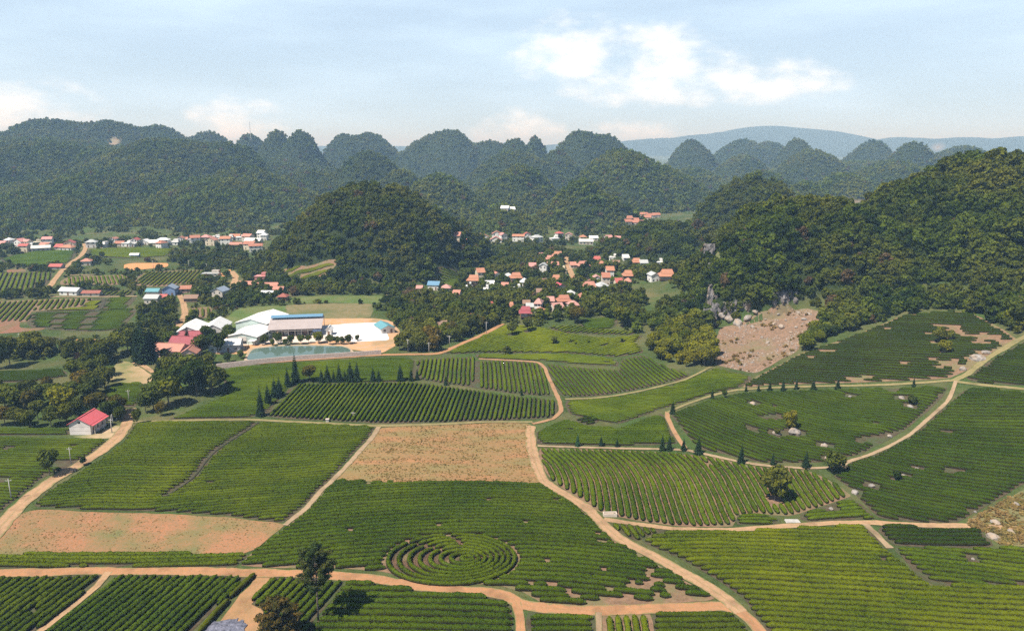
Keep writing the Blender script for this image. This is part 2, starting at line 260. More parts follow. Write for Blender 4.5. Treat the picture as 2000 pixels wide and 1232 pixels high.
    dict(label='rounded light green tea hill below the village trees',poly=[(-33.2,315.1),(-22.7,329.6),(-13.5,340.7),(-5.1,353.0),(0.0,353.4),(15.0,346.9),(31.5,334.9),(47.4,327.8),(61.0,330.7),(55.8,320.7),(57.4,312.5),(57.0,307.2),(44.3,304.2),(22.7,312.6),(0.0,314.4),(-16.1,315.5),(-22.9,314.3)],guide=[(-21.8,315.0),(-9.6,330.4),(2.4,336.5),(19.5,338.0)],sp=1.9,w=1.45,h=0.8,tint=(1.5,1.36,0.85),gap=0.0,rows=0,soil=0,cuts=[],wob=0.12),
    dict(label='narrow tea strip of slanting hedges along the village edge',poly=[(17.5,347.4),(31.5,349.9),(43.4,343.4),(58.1,337.9),(56.0,332.3),(42.4,335.2),(25.7,338.9)],guide=[(19.6,340.1),(28.1,348.3)],sp=2.2,w=1.3,h=0.8,tint=(1.35,1.3,1.1),gap=0.0,rows=0,soil=0,cuts=[],wob=0.12),
    dict(label='tea field of short upright stripes split by a straight earth path',poly=[(-40.8,302.4),(-37.9,306.4),(-16.9,309.6),(-16.4,303.7),(0.0,302.9),(10.5,300.5),(13.2,291.2),(14.5,266.1),(15.1,262.9),(0.0,264.2),(-13.8,268.5),(-24.0,272.4),(-34.0,276.1),(-38.2,282.0)],guide=[(-13.3,303.6),(-11.6,267.6)],sp=1.8,w=1.3,h=0.8,tint=(1.1,1.15,1),gap=0.0,rows=1,soil=0,cuts=[([(-16.0,308.8),(-14.1,266.1)],1.5)],wob=0.12),
    dict(label='boldly striped tea field in front of the conifer row',poly=[(-82.9,270.2),(-38.0,272.4),(-29.7,269.9),(-13.7,265.0),(0.0,260.9),(15.6,258.6),(16.4,248.3),(14.6,239.3),(0.0,236.6),(-17.3,232.8),(-42.9,230.6),(-62.5,233.6),(-85.2,238.4),(-84.0,251.6)],guide=[(-31.0,231.8),(-28.7,271.9)],sp=1.65,w=1.15,h=1.0,tint=(1.05,1.1,0.95),gap=0.0,rows=1,soil=0,cuts=[],wob=0.12),
    dict(label='smooth tea field wrapping behind the conifer row below the stone embankment',poly=[(-119.4,289.6),(-106.8,292.7),(-86.7,297.2),(-66.1,302.4),(-46.9,306.4),(-42.1,303.8),(-38.5,276.4),(-51.1,273.0),(-84.6,273.1),(-85.4,253.1),(-86.6,238.9),(-99.6,235.4),(-116.7,234.5),(-112.0,244.1),(-106.7,258.6)],guide=[(-110.1,248.1),(-90.5,250.0)],sp=1.7,w=1.4,h=0.8,tint=(1,1.1,0.9),gap=0.0,rows=1,soil=0,cuts=[],wob=0.12),
    dict(label='low clipped tea strip curving along the grassy footpath',poly=[(8.0,224.7),(9.7,227.9),(15.7,234.7),(19.3,236.7),(25.7,230.0),(35.6,227.5),(51.9,241.4),(52.1,231.2),(51.9,224.6),(51.7,214.4),(9.7,215.2),(8.2,218.2)],guide=[(10.0,223.0),(24.9,222.3),(50.9,219.8)],sp=1.6,w=1.42,h=0.8,tint=(0.95,1.05,0.85),gap=0.0,rows=1,soil=0,cuts=[],wob=0.12),
    dict(label='tiny stack of dark tea terraces in the grassy hollow',poly=[(21.9,237.8),(29.5,244.5),(31.1,238.3),(27.3,232.5),(23.6,233.1)],guide=[(21.8,236.2),(30.7,240.7)],sp=2.3,w=1.4,h=0.8,tint=(0.46,0.56,0.6),gap=0.0,rows=1,soil=0,cuts=[],wob=0.12),
    dict(label='roadside tea field around the lone round tree',poly=[(-171.9,217.0),(-162.3,217.2),(-140.9,216.7),(-126.8,214.7),(-124.5,207.6),(-124.7,197.1),(-128.6,192.4),(-130.8,187.7),(-130.4,181.7),(-129.7,172.9),(-128.8,167.4),(-127.2,153.6)],guide=[(-144.2,190.8),(-126.4,189.9)],sp=1.65,w=1.28,h=0.8,tint=(0.95,1,0.9),gap=0.8,rows=1,soil=0,cuts=[],wob=0.12),
    dict(label='thin tea strip beside the red roofed barn',poly=[(-177.6,224.9),(-167.6,225.0),(-145.7,225.9),(-143.0,221.3),(-154.5,220.1),(-173.8,219.6)],guide=[(-165.8,222.4),(-144.8,223.1)],sp=1.65,w=1.28,h=0.8,tint=(0.9,1,0.85),gap=0.0,rows=1,soil=0,cuts=[],wob=0.12),
    dict(label='small tea patch behind the concrete pole and dark trees',poly=[(-154.4,262.2),(-154.6,271.7),(-144.4,273.3),(-137.7,259.7),(-134.5,246.4),(-144.2,248.6)],guide=[(-151.8,259.2),(-138.7,259.7)],sp=1.65,w=1.28,h=0.8,tint=(0.9,1,0.85),gap=0.0,rows=1,soil=0,cuts=[],wob=0.12),
    dict(label='dark tea strip below the white flowered orchard',poly=[(-221.9,286.2),(-209.1,285.9),(-186.0,289.2),(-178.8,280.7),(-188.9,273.9),(-211.4,271.6)],guide=[(-205.5,280.5),(-182.0,282.5)],sp=1.65,w=1.28,h=0.8,tint=(0.46,0.56,0.6),gap=0.0,rows=0,soil=0,cuts=[],wob=0.12),
    dict(label='low tea strip under the dark orchard trees',poly=[(-208.3,267.4),(-186.2,269.7),(-183.2,261.9),(-200.6,256.8)],guide=[(-194.1,263.8),(-184.2,266.7)],sp=1.65,w=1.28,h=0.8,tint=(0.46,0.56,0.6),gap=0.0,rows=0,soil=0,cuts=[],wob=0.12),
    dict(label='valley tea field of slanting stripes under a red ploughed strip',poly=[(-387.1,524.6),(-373.5,537.7),(-339.2,531.7),(-312.7,484.1),(-304.9,454.7),(-328.7,442.5)],guide=[(-339.2,476.4),(-375.8,537.6)],sp=3.0,w=1.9,h=1.0,tint=(1.35,1.3,1.1),gap=0.0,rows=0,soil=0,cuts=[],wob=0.12),
    dict(label='valley tea field of faint upright stripes beside the winding lane',poly=[(-314.0,511.4),(-281.6,522.2),(-269.4,505.6),(-263.4,484.6),(-302.8,482.5)],guide=[(-281.7,482.7),(-300.7,514.2)],sp=2.6,w=1.7,h=0.8,tint=(1.2,1.2,1),gap=0.0,rows=0,soil=1,cuts=[],wob=0.12),
    dict(label='valley tea field of bold slanting stripes in front of the white house',poly=[(-316.3,425.0),(-290.3,431.9),(-255.1,435.4),(-247.7,409.1),(-266.6,396.1),(-253.6,372.9),(-277.2,370.0)],guide=[(-273.7,393.0),(-290.8,428.9)],sp=2.8,w=1.7,h=0.8,tint=(1.35,1.3,1.1),gap=0.0,rows=0,soil=1,cuts=[],wob=0.12),
    dict(label='bright yellow green tea parcel beside a dark dividing ditch',poly=[(-246.1,407.9),(-253.7,433.9),(-247.8,436.2),(-234.1,402.9),(-264.2,395.9)],guide=[(-260.1,398.5),(-237.4,403.7)],sp=1.65,w=1.6,h=0.8,tint=(1.9,1.6,0.9),gap=0.0,rows=0,soil=0,cuts=[],wob=0.12),
    dict(label='green tea parcel next to the farm lane',poly=[(-247.0,436.3),(-231.6,441.7),(-220.7,406.1),(-232.8,403.1)],guide=[(-239.4,417.9),(-226.3,421.5)],sp=1.65,w=1.6,h=0.8,tint=(1.1,1.2,1),gap=0.0,rows=0,soil=0,cuts=[],wob=0.12),
    dict(label='dark green tea parcel split by narrow earth paths',poly=[(-263.8,390.8),(-232.6,399.2),(-215.6,410.8),(-199.1,364.4),(-198.1,355.5),(-244.1,360.8)],guide=[(-249.4,376.8),(-213.3,385.2)],sp=2.2,w=1.6,h=0.8,tint=(0.85,1,0.9),gap=0.0,rows=0,soil=0,cuts=[([(-249.6,395.3),(-233.8,362.3)],2),([(-233.5,397.7),(-217.9,361.8)],2)],wob=0.12),
    dict(label='pale valley tea field with a lone bush in it',poly=[(-273.1,538.8),(-235.2,553.4),(-230.6,534.7),(-220.5,496.0),(-239.3,480.2),(-255.1,485.8)],guide=[(-236.5,488.8),(-251.1,545.1)],sp=2.8,w=1.9,h=0.8,tint=(1.3,1.15,1),gap=0.0,rows=0,soil=1,cuts=[],wob=0.12),
    dict(label='small striped plot next to the red roofed barn in the valley',poly=[(-260.9,455.4),(-247.8,466.7),(-235.9,449.6),(-255.1,442.1)],guide=[(-249.1,444.5),(-253.9,463.8)],sp=3,w=1.8,h=0.8,tint=(1.5,1.36,0.85),gap=0.0,rows=0,soil=0,cuts=[],wob=0.12),
    dict(label='striped garden plot beside the curving farm lane',poly=[(-186.0,410.6),(-174.7,414.7),(-163.3,383.7),(-173.8,381.2)],guide=[(-169.6,383.7),(-181.9,412.0)],sp=3,w=1.6,h=0.8,tint=(1.3,1.1,1),gap=0.0,rows=0,soil=1,cuts=[],wob=0.12),
    dict(label='smooth dark field below the distant village',poly=[(-429.6,648.8),(-395.5,661.0),(-360.9,594.1),(-356.6,566.2),(-390.5,569.0),(-430.1,609.3)],guide=[(-413.8,610.7),(-372.4,613.6)],sp=3,w=2.6,h=0.8,tint=(0.8,1,1),gap=0.0,rows=0,soil=0,cuts=[],wob=0.12),
    dict(label='long level field under the distant white villas',poly=[(-380.4,654.9),(-312.6,673.2),(-292.8,619.6),(-318.4,601.4),(-362.8,619.8)],guide=[(-366.0,633.4),(-303.8,643.5)],sp=3,w=2.7,h=0.8,tint=(1.3,1.3,1),gap=0.0,rows=0,soil=0,cuts=[],wob=0.12),
    dict(label='tilted field on the skirt of the wooded cone hill',poly=[(-161.1,503.1),(-140.0,494.6),(-117.3,488.6),(-120.8,484.6),(-125.3,484.0),(-154.6,494.5)],guide=[(-155.1,496.5),(-120.5,486.9)],sp=2.5,w=1.7,h=0.8,tint=(1.4,1.2,1),gap=0.0,rows=0,soil=1,cuts=[],wob=0.12),
    dict(label='small tea parcel between the wooded hill and blue roofed house',poly=[(-51.7,503.8),(-38.6,518.1),(-31.5,504.5),(-35.8,478.8),(-44.3,471.5),(-52.1,489.2)],guide=[(-50.0,496.0),(-34.1,504.6)],sp=2.5,w=1.8,h=0.8,tint=(1.2,1.2,1),gap=0.0,rows=0,soil=0,cuts=[],wob=0.12),
    dict(label='dark tea parcel in front of the stilt house',poly=[(53.1,527.1),(80.3,526.9),(72.2,466.3),(51.9,487.0)],guide=[(52.6,510.8),(77.9,510.1)],sp=2.5,w=2,h=0.8,tint=(0.9,1.05,1),gap=0.0,rows=0,soil=0,cuts=[],wob=0.12),
    dict(label='green parcel beside the scrubby brown slope',poly=[(88.0,545.4),(106.8,539.5),(104.2,534.9),(85.7,537.5)],guide=[(88.2,541.4),(104.6,537.5)],sp=2.5,w=2.2,h=0.8,tint=(1.1,1.2,1),gap=0.0,rows=0,soil=0,cuts=[],wob=0.12),
    dict(label='dark tea plot in a clearing of the village woods',poly=[(33.5,358.2),(53.5,363.2),(49.9,346.1),(34.6,342.1)],guide=[(34.3,352.3),(51.2,355.3)],sp=2.2,w=1.8,h=0.8,tint=(0.85,1,0.9),gap=0.0,rows=0,soil=0,cuts=[],wob=0.12),
  ],
  'rings': [
    dict(c=(-10.7,144.5),e=(1.1,144.6),n=(-11.4,155.7),s=(-10.1,135.4),w=(-27.8,143.8)),
  ],
  'sheets': [
    ('bare_field','orange_field',[(-122.3,170.0),(-117.6,170.8),(-104.2,170.1),(-87.0,169.5),(-71.9,167.3),(-63.4,165.1),(-55.7,162.9),(-57.4,157.5),(-61.1,150.1),(-88.1,151.5),(-115.8,149.2),(-124.5,148.4),(-124.1,151.1),(-120.5,155.9),(-123.7,166.9)]),
    ('bare_field','tan_field',[(-43.0,226.6),(-25.6,229.3),(-8.6,232.6),(5.2,233.9),(6.8,229.7),(5.9,218.5),(6.6,200.3),(7.9,186.1),(0.0,186.0),(-14.1,185.5),(-28.0,184.9),(-42.5,187.0),(-49.6,188.3),(-46.8,200.8),(-44.4,216.9)]),
    ('dirt_clearing','orange_road',[(-57.9,142.6),(-53.1,141.4),(-50.2,141.2),(-51.1,138.8),(-52.7,131.4),(-50.0,129.6),(-47.8,125.2),(-45.4,117.9),(-56.9,118.3),(-56.8,128.0),(-56.2,134.6),(-54.9,140.4)]),
    ('bare_field','orange_bare',[(-305.2,570.1),(-300.7,578.8),(-277.6,581.9),(-269.6,565.2),(-278.5,554.0),(-290.7,544.2)]),
    ('bare_field','orange_bare',[(-215.7,533.5),(-215.7,553.9),(-207.2,531.2),(-203.6,516.9),(-211.0,523.6)]),
    ('bare_field','brown_plough',[(-284.3,380.1),(-268.7,381.4),(-261.1,377.4),(-249.4,360.2),(-236.8,360.7),(-239.7,353.1),(-262.0,348.7)]),
    ('bare_field','brown_plough',[(-251.6,333.9),(-244.4,341.2),(-230.0,344.1),(-221.2,325.7),(-228.8,314.7),(-236.9,313.3)]),
    ('bare_field','orange_bare',[(-209.9,341.3),(-197.8,337.4),(-191.7,332.5),(-189.7,325.2),(-199.4,327.4),(-206.1,333.8)]),
    ('bare_field','brown_plough',[(-384.0,550.4),(-373.3,553.7),(-363.1,539.3),(-375.4,537.7)]),
    ('meadow','dry_meadow',[(-131.6,417.6),(-109.1,423.4),(-83.6,424.6),(-76.7,383.7),(-98.7,381.2),(-123.6,377.6),(-125.2,396.4)]),
    ('meadow','green_meadow',[(-136.5,439.2),(-115.0,447.3),(-82.1,450.7),(-80.9,426.4),(-109.9,426.5),(-129.9,422.1)]),
    ('meadow','green_meadow',[(-155.9,410.2),(-130.7,414.6),(-123.3,376.5),(-143.0,360.6),(-164.1,355.3),(-168.3,366.1),(-153.5,381.2)]),
    ('lawn','dry_lawn',[(-167.9,295.7),(-168.8,302.7),(-161.4,299.9),(-145.1,282.2),(-142.0,273.3),(-147.3,271.9),(-153.1,273.7),(-159.2,276.9),(-163.9,285.0)]),
    ('meadow','dry_meadow',[(121.5,536.6),(131.8,540.8),(110.7,392.0),(111.0,382.6),(130.2,533.1)]),
    ('rough_ground','dry_meadow',[(109.7,161.3),(114.8,165.0),(124.8,170.4),(134.5,175.4),(149.3,181.7),(128.7,149.8),(112.2,151.9),(112.2,157.2),(110.6,159.7)]),
    ('scree_slope','scree',[(99.0,336.3),(109.1,336.9),(120.5,336.0),(130.9,338.5),(138.7,336.6),(142.0,327.1),(132.8,312.0),(122.6,302.3),(119.5,292.7),(108.2,285.4),(96.2,276.8),(90.8,282.5),(84.8,290.5),(86.6,303.9),(92.0,319.2)]),
    ('factory_yard','yard_soil',[(-133.2,313.1),(-137.8,340.1),(-124.8,360.6),(-119.5,377.6),(-98.7,381.2),(-72.6,381.2),(-62.2,372.5),(-53.9,346.7),(-53.1,330.0),(-58.8,313.4),(-69.3,318.2),(-106.0,332.5),(-118.4,313.1)]),
    ('drying_yard','concrete',[(-97.6,363.9),(-70.4,371.8),(-59.2,341.0),(-60.3,335.9),(-74.7,332.5),(-84.4,338.2),(-91.8,345.0)]),
    ('drying_yard','pale_concrete',[(-117.8,343.0),(-93.1,348.0),(-87.2,334.4),(-105.4,330.6),(-123.3,327.0),(-131.1,328.8),(-119.2,332.5)]),
    ('pond_surround','pond_kerb',[(-114.8,300.6),(-118.6,321.7),(-104.6,327.9),(-77.6,326.1),(-70.5,314.8),(-71.6,311.5),(-89.2,306.4),(-109.4,300.1)]),
    ('barn_forecourt','pale_soil',[(-133.1,221.9),(-134.7,228.6),(-129.5,228.9),(-126.8,225.4),(-125.2,218.4),(-129.4,216.4),(-140.6,219.0)]),
  ],
  'pond': [
    [(-114.5,303.5),(-117.1,319.9),(-103.8,325.2),(-78.1,324.3),(-72.3,314.8),(-89.9,309.0),(-110.2,302.5)],
  ],
  'roads': [
    ('dirt_road','tan_road',3.6,[(-121.4,147.3),(-122.7,155.8),(-124.5,163.7),(-126.8,174.0),(-127.3,184.5),(-125.7,193.6),(-123.8,202.2),(-124.3,213.6),(-126.6,223.4),(-130.0,233.3),(-134.8,244.9)]),
    ('footpath','grass_path',1.6,[(-127.4,232.3),(-119.2,232.6),(-101.0,234.4),(-87.3,235.0),(-65.5,231.9),(-44.2,228.4),(-25.7,230.3),(-8.7,234.0),(7.0,235.0)]),
    ('footpath','pale_path',1.5,[(-44.0,227.5),(-44.8,217.0),(-47.3,201.5),(-49.9,188.0),(-51.3,181.3),(-52.6,171.1),(-55.4,162.4)]),
    ('dirt_road','orange_road',2.7,[(-118.7,140.5),(-111.0,142.1),(-100.4,142.8),(-89.8,143.7),(-67.2,143.3),(-55.5,142.1),(-44.1,141.0),(-37.2,139.8),(-29.3,138.4),(-21.4,136.2),(-10.5,134.2),(-4.2,133.4),(-1.0,132.4),(1.5,130.2),(6.1,128.8),(15.2,128.2),(25.5,129.1),(33.9,129.9),(42.3,130.6),(45.5,129.2),(47.0,126.4),(47.6,122.2),(46.9,116.5)]),
    ('dirt_lane','tan_road',1.5,[(-88.3,143.4),(-87.8,138.1),(-89.1,131.0),(-90.7,122.9),(-91.6,117.7)]),
    ('dirt_lane','orange_road',1.7,[(0.8,130.5),(1.4,126.7),(1.7,120.9),(2.0,115.4)]),
    ('dirt_lane','pale_path',1.1,[(17.1,127.8),(16.4,121.2),(15.9,115.6)]),
    ('dirt_track','tan_road',2.9,[(6.2,231.1),(6.1,214.3),(7.2,198.5),(8.8,187.9),(12.5,182.3),(18.0,174.2),(21.1,167.0),(22.9,161.6),(25.7,155.3),(30.5,149.8),(36.3,143.0),(41.0,137.4),(44.0,132.8),(45.7,128.9)]),
    ('dirt_track','tan_road',2.0,[(22.9,166.0),(30.3,164.1),(39.9,162.0),(52.3,161.7),(66.5,163.1),(80.7,164.1),(89.8,163.5),(99.5,161.7),(108.7,160.7),(117.3,158.8),(128.7,154.6)]),
    ('footpath','pale_path',1.6,[(86.5,163.0),(86.8,157.2),(86.9,152.0)]),
    ('footpath','orange_path',1.5,[(6.9,233.0),(14.1,238.2),(17.5,246.7),(17.6,258.9),(16.3,270.5),(14.5,283.6),(13.5,293.7),(11.4,299.8),(6.6,302.0),(-14.5,306.5)]),
    ('footpath','pale_path',1.2,[(8.0,213.9),(28.7,212.6),(47.4,210.9),(54.1,209.1)]),
    ('footpath','orange_path',1.5,[(53.4,210.6),(52.8,216.4),(52.7,225.4),(53.4,236.8),(54.8,243.2)]),
    ('footpath','grass_path',1.5,[(54.2,242.0),(62.7,249.6),(73.8,256.7),(84.3,260.3),(98.8,258.6),(115.5,253.6),(130.6,247.0),(142.3,242.4),(151.2,239.7)]),
    ('footpath','grass_path',2.2,[(150.8,239.1),(157.6,241.9),(169.0,249.6),(185.6,259.0),(203.7,266.9)]),
    ('footpath','grass_path',1.5,[(151.5,238.7),(155.0,234.6),(164.7,223.9),(173.9,216.8)]),
    ('footpath','pale_path',1.2,[(54.1,209.1),(66.4,200.5),(74.1,196.7),(83.5,194.1),(93.6,194.0),(97.9,197.1),(105.3,200.3),(113.5,204.8),(122.5,210.6),(133.9,220.1),(142.3,226.8),(148.3,233.9),(151.8,239.0)]),
    ('footpath','grass_path',1.2,[(20.0,260.5),(35.1,264.5),(56.8,271.2),(68.9,276.4),(82.2,288.6)]),
    ('dirt_road','orange_road',2.5,[(-124.1,292.9),(-108.3,297.0),(-88.0,302.0),(-67.3,308.2),(-54.4,311.4),(-38.7,313.3),(-32.1,315.2),(-22.7,330.4),(-13.6,342.2),(-4.6,356.3)]),
    ('farm_lane','tan_road',3.2,[(-169.2,355.3),(-172.5,369.5),(-180.4,393.8),(-197.7,429.7),(-211.2,455.2)]),
    ('farm_lane','tan_road',4.0,[(-184.4,468.7),(-190.0,493.1),(-198.2,517.0),(-211.2,543.8)]),
    ('farm_lane','tan_road',3.4,[(-303.6,471.5),(-318.8,503.2),(-338.7,545.9),(-357.1,587.6),(-370.7,625.9),(-390.5,666.2),(-411.6,701.5)]),
    ('farm_lane','pale_path',2.6,[(-283.3,440.6),(-254.9,440.5),(-232.6,444.9)]),
    ('farm_lane','pale_path',2.2,[(-321.2,517.4),(-301.1,520.8)]),
    ('village_lane','tan_road',4.0,[(44.2,485.3),(43.7,536.7),(44.6,584.7),(46.6,622.9)]),
    ('farm_lane','pale_path',2.0,[(-80.1,452.5),(-65.2,456.4),(-57.6,461.1)]),
    ('farm_lane','tan_road',2.2,[(-162.0,301.1),(-155.9,296.6),(-147.1,287.2)]),
    ('ditch','dark_ditch',0.5,[(-85.6,232.7),(-89.7,206.1),(-89.6,189.4),(-92.3,178.2)]),
    ('ditch','dark_ditch',1.6,[(-244.4,337.5),(-227.8,344.3),(-197.0,331.6),(-192.9,338.2)]),
    ('ditch','dark_ditch',1.4,[(-247.0,434.7),(-233.4,401.7),(-262.6,393.3)]),
  ],
  'conifers': [
    (-86.8,238.8,11.0),
    (-87.8,249.5,8.1),
    (-87.3,255.6,8.3),
    (-86.5,258.7,7.3),
    (-86.2,267.9,7.9),
    (-84.1,271.4,12.3),
    (-74.2,271.9,5.9),
    (-72.1,273.0,7.1),
    (-69.7,273.0,5.1),
    (-67.5,272.9,7.9),
    (-65.4,273.5,4.7),
    (-63.1,272.9,8.6),
    (-60.5,272.9,8.6),
    (-54.4,273.6,6.3),
    (-52.2,273.6,5.1),
    (-43.9,274.7,7.0),
    (-39.7,275.0,5.8),
    (-37.5,276.5,5.1),
    (-25.7,270.9,4.2),
    (3.7,262.4,2.6),
    (10.5,263.3,2.6),
    (20.5,213.8,4.5),
    (27.9,214.1,3.6),
    (32.8,213.3,3.0),
    (46.2,210.0,5.7),
    (48.4,210.1,5.1),
    (52.6,209.3,4.2),
    (56.4,206.5,5.7),
    (67.1,199.2,6.2),
    (75.6,197.1,4.1),
    (84.0,194.3,5.6),
    (55.9,240.3,4.8),
    (72.9,252.8,4.4),
    (86.9,258.4,3.1),
    (91.1,257.2,3.1),
    (95.0,256.6,3.8),
    (99.3,255.1,5.0),
    (104.1,255.0,4.2),
    (108.9,251.7,5.0),
    (116.9,250.0,4.3),
    (138.9,241.1,3.5),
    (-156.9,300.1,21.3),
    (-155.3,303.1,17.9),
    (-162.1,307.1,17.0),
    (-161.3,302.4,14.4),
    (-156.1,328.8,8.2),
    (-149.3,325.2,10.0),
    (-158.2,313.1,12.3),
    (-135.0,298.3,5.5),
    (-145.5,297.5,5.1),
    (-147.4,296.0,5.6),
    (-147.7,293.1,6.0),
  ],
  'palms': [
  ],
  'trees': [
    (-129.7,189.9,8.0,1.0,0),
    (-123.7,196.1,2.7,0.9,0),
    (69.1,176.7,10.1,0.95,0),
    (89.2,219.7,6.5,0.9,2),
    (90.3,191.2,6.7,1.1,0),
    (132.5,229.3,3.1,1.2,0),
    (167.5,270.6,4.6,1,0),
    (162.9,270.3,6.8,1,0),
    (160.0,260.4,4.9,1.2,1),
    (77.5,253.4,3.1,1.1,3),
    (105.0,184.9,2.8,1.1,0),
    (83.5,216.3,2.3,1.2,0),
    (-79.1,273.1,7.0,1.1,4),
    (19.5,324.5,3.8,1,0),
    (27.1,324.9,1.9,1,0),
    (29.1,321.2,1.9,1,0),
    (35.0,322.2,1.9,1,0),
    (41.5,318.1,1.4,1,0),
    (50.1,321.8,1.9,1,0),
    (-125.3,230.2,5.3,0.7,0),
    (-122.9,248.1,12.0,1.2,2),
    (-126.4,244.0,9.9,1.0,0),
    (-127.7,241.0,7.9,0.9,0),
    (-124.4,259.9,11.6,1.2,0),
    (-117.2,258.7,13.5,1.2,0),
    (-112.4,260.8,12.3,1.2,0),
    (-124.3,268.6,12.8,1.2,0),
    (-133.2,275.2,11.0,1.1,0),
    (-130.2,259.8,10.5,1,0),
    (-120.9,274.6,10.8,1.1,0),
    (-112.7,268.2,8.4,1,0),
    (-121.0,238.1,5.0,0.9,4),
    (-130.9,313.1,9.8,1.3,0),
    (-134.8,335.3,7.8,1.2,0),
    (-143.3,332.5,7.8,1.2,0),
    (-137.7,313.1,8.4,1.2,0),
    (-128.1,297.7,5.6,1.2,0),
    (-117.8,305.2,3.8,1,0),
    (-121.3,299.8,4.2,1,1),
    (-120.4,332.5,2.6,1,0),
    (-115.7,327.0,3.5,1,0),
    (-114.7,328.8,5.0,1,0),
    (-110.4,325.2,3.5,1,0),
    (-108.9,328.8,5.5,1,0),
    (-104.8,326.1,3.5,1,0),
    (-102.7,327.9,4.5,1,0),
    (-98.2,328.8,5.0,1,0),
    (-95.1,330.6,4.5,1,0),
    (-90.6,330.6,5.4,1.2,1),
    (-84.4,327.9,4.9,1.1,0),
    (-81.5,328.8,3.9,1,0),
    (-78.9,327.9,3.9,1,0),
    (-76.0,328.8,4.9,1,0),
    (-73.1,334.4,3.0,1,0),
    (-161.4,317.3,9.3,1.1,1),
    (-151.1,305.9,4.9,1.2,0),
    (-137.4,282.0,5.9,1.2,0),
    (-170.7,313.1,11.3,1.1,0),
    (-175.8,313.1,10.4,1.1,1),
    (-174.7,305.7,9.2,1.1,0),
    (-174.7,297.4,10.0,1.1,0),
    (-184.7,305.5,9.3,1.1,0),
    (-190.2,305.4,8.8,1,0),
    (-215.2,314.9,11.0,1,1),
    (-210.5,294.3,13.1,0.8,0),
    (-212.9,306.2,10.8,1,1),
    (-207.7,310.2,9.2,1.1,1),
    (-206.9,316.4,7.1,1,0),
    (-199.4,313.4,7.0,1,0),
    (-212.4,290.7,13.0,0.9,0),
    (-221.8,306.2,10.9,1,0),
    (-165.1,228.7,6.9,1.1,0),
    (-158.7,226.7,6.0,1.2,0),
    (-152.9,228.3,7.1,1.1,0),
    (-149.8,231.6,6.8,1.1,2),
    (-149.8,237.6,6.1,1,0),
    (-143.5,238.9,8.0,1.3,4),
    (-136.6,234.3,6.7,1.2,0),
    (-132.6,233.3,5.8,1,0),
    (-137.0,240.0,6.8,1.1,4),
    (-153.7,250.8,7.2,1.1,0),
    (-156.5,259.1,8.7,1.2,0),
    (-163.8,265.1,8.1,1.2,4),
    (-156.1,267.1,8.0,1.1,0),
    (-163.2,248.1,8.6,1.2,2),
    (-167.7,248.0,7.8,1.1,0),
    (-169.0,242.9,7.3,1.1,4),
    (-174.4,242.9,7.8,1.1,1),
    (-179.7,245.5,8.3,1.2,1),
    (-156.1,240.7,9.1,1.2,2),
    (-159.2,250.7,7.7,1.1,0),
    (-174.5,262.0,6.4,1.2,4),
    (-177.6,253.4,7.6,1.2,0),
    (-168.4,228.7,7.0,1.1,4),
    (-180.0,238.0,8.6,1.2,1),
    (-190.8,256.3,8.3,1.1,0),
    (-160.4,233.5,7.0,1,0),
    (-162.6,228.8,6.1,1,1),
    (-167.2,274.6,8.4,1.1,0),
    (-165.9,281.4,8.5,1.1,0),
    (-175.8,280.8,7.2,1.1,0),
    (-158.3,274.9,6.0,1,0),
    (53.7,346.1,10.6,1.1,2),
    (0.0,338.3,7.3,1,0),
    (7.4,342.1,7.4,1,0),
  ],
  'pine': [
    (-37.7,125.4),
    (-42.8,118.2),
  ],
  'zones': [
    dict(label='tree in the dark wood between the concrete yard and the tea hill road',poly=[(-52.5,314.0),(-54.6,351.8),(-68.5,397.4),(-62.9,440.0),(-44.8,416.8),(-31.3,437.4),(-14.6,406.2),(-7.7,358.1),(-17.3,341.4),(-28.4,326.9),(-36.8,316.5)],sp=4.6,h=(6,9.5),tint=0,ind=1),
    dict(label='tree among the orange roofed village houses',poly=[(-31.8,445.3),(-13.6,476.7),(14.6,515.5),(39.9,467.0),(63.0,442.5),(75.5,406.8),(64.8,345.6),(49.9,346.1),(30.4,352.2),(12.7,353.3),(-3.9,360.5),(-11.6,404.1)],sp=6.0,h=(5,9),tint=0,ind=1),
    dict(label='tree in the yellow green grove below the rock face',poly=[(57.7,307.7),(68.3,325.5),(81.5,342.3),(90.1,323.3),(88.3,303.5),(83.8,290.8),(75.3,286.3),(66.4,293.4),(60.2,300.7)],sp=3.8,h=(3.6,8.6),tint=2,ind=1),
    dict(label='tree on the wooded spur beside the village',poly=[(66.0,345.5),(81.8,380.3),(99.7,388.5),(96.6,356.8),(92.0,330.7),(82.3,346.0),(68.0,329.9)],sp=4.4,h=(5,8),tint=1,ind=1),
    dict(label='tree in the valley thicket beyond the village',poly=[(-36.7,518.0),(-15.9,562.6),(17.6,625.4),(43.9,623.0),(81.1,575.3),(147.8,551.5),(99.9,369.4),(89.3,418.0),(76.3,538.1),(43.1,506.0),(18.7,527.9),(-13.8,485.4),(-32.4,478.5)],sp=7.0,h=(5,9),tint=0,ind=0),
    dict(label='tree in the belt below the distant hills',poly=[(-41.5,535.6),(0.0,698.0),(83.6,595.0),(150.9,565.0),(111.0,413.9),(80.8,573.2),(17.5,619.6),(-26.8,541.4)],sp=7.0,h=(5,8),tint=0,ind=0),
    dict(label='tree in the thicket beside the farm lane',poly=[(-220.6,428.4),(-204.8,437.3),(-178.7,383.7),(-171.8,355.3),(-184.7,360.6),(-189.7,350.1),(-209.6,400.1)],sp=5.5,h=(3,6),tint=0,ind=0),
    dict(label='tree in the orchard under the dirt bank',poly=[(-198.1,313.2),(-183.3,321.7),(-172.0,302.6),(-186.9,294.3)],sp=5,h=(4,7),tint=0,ind=0),
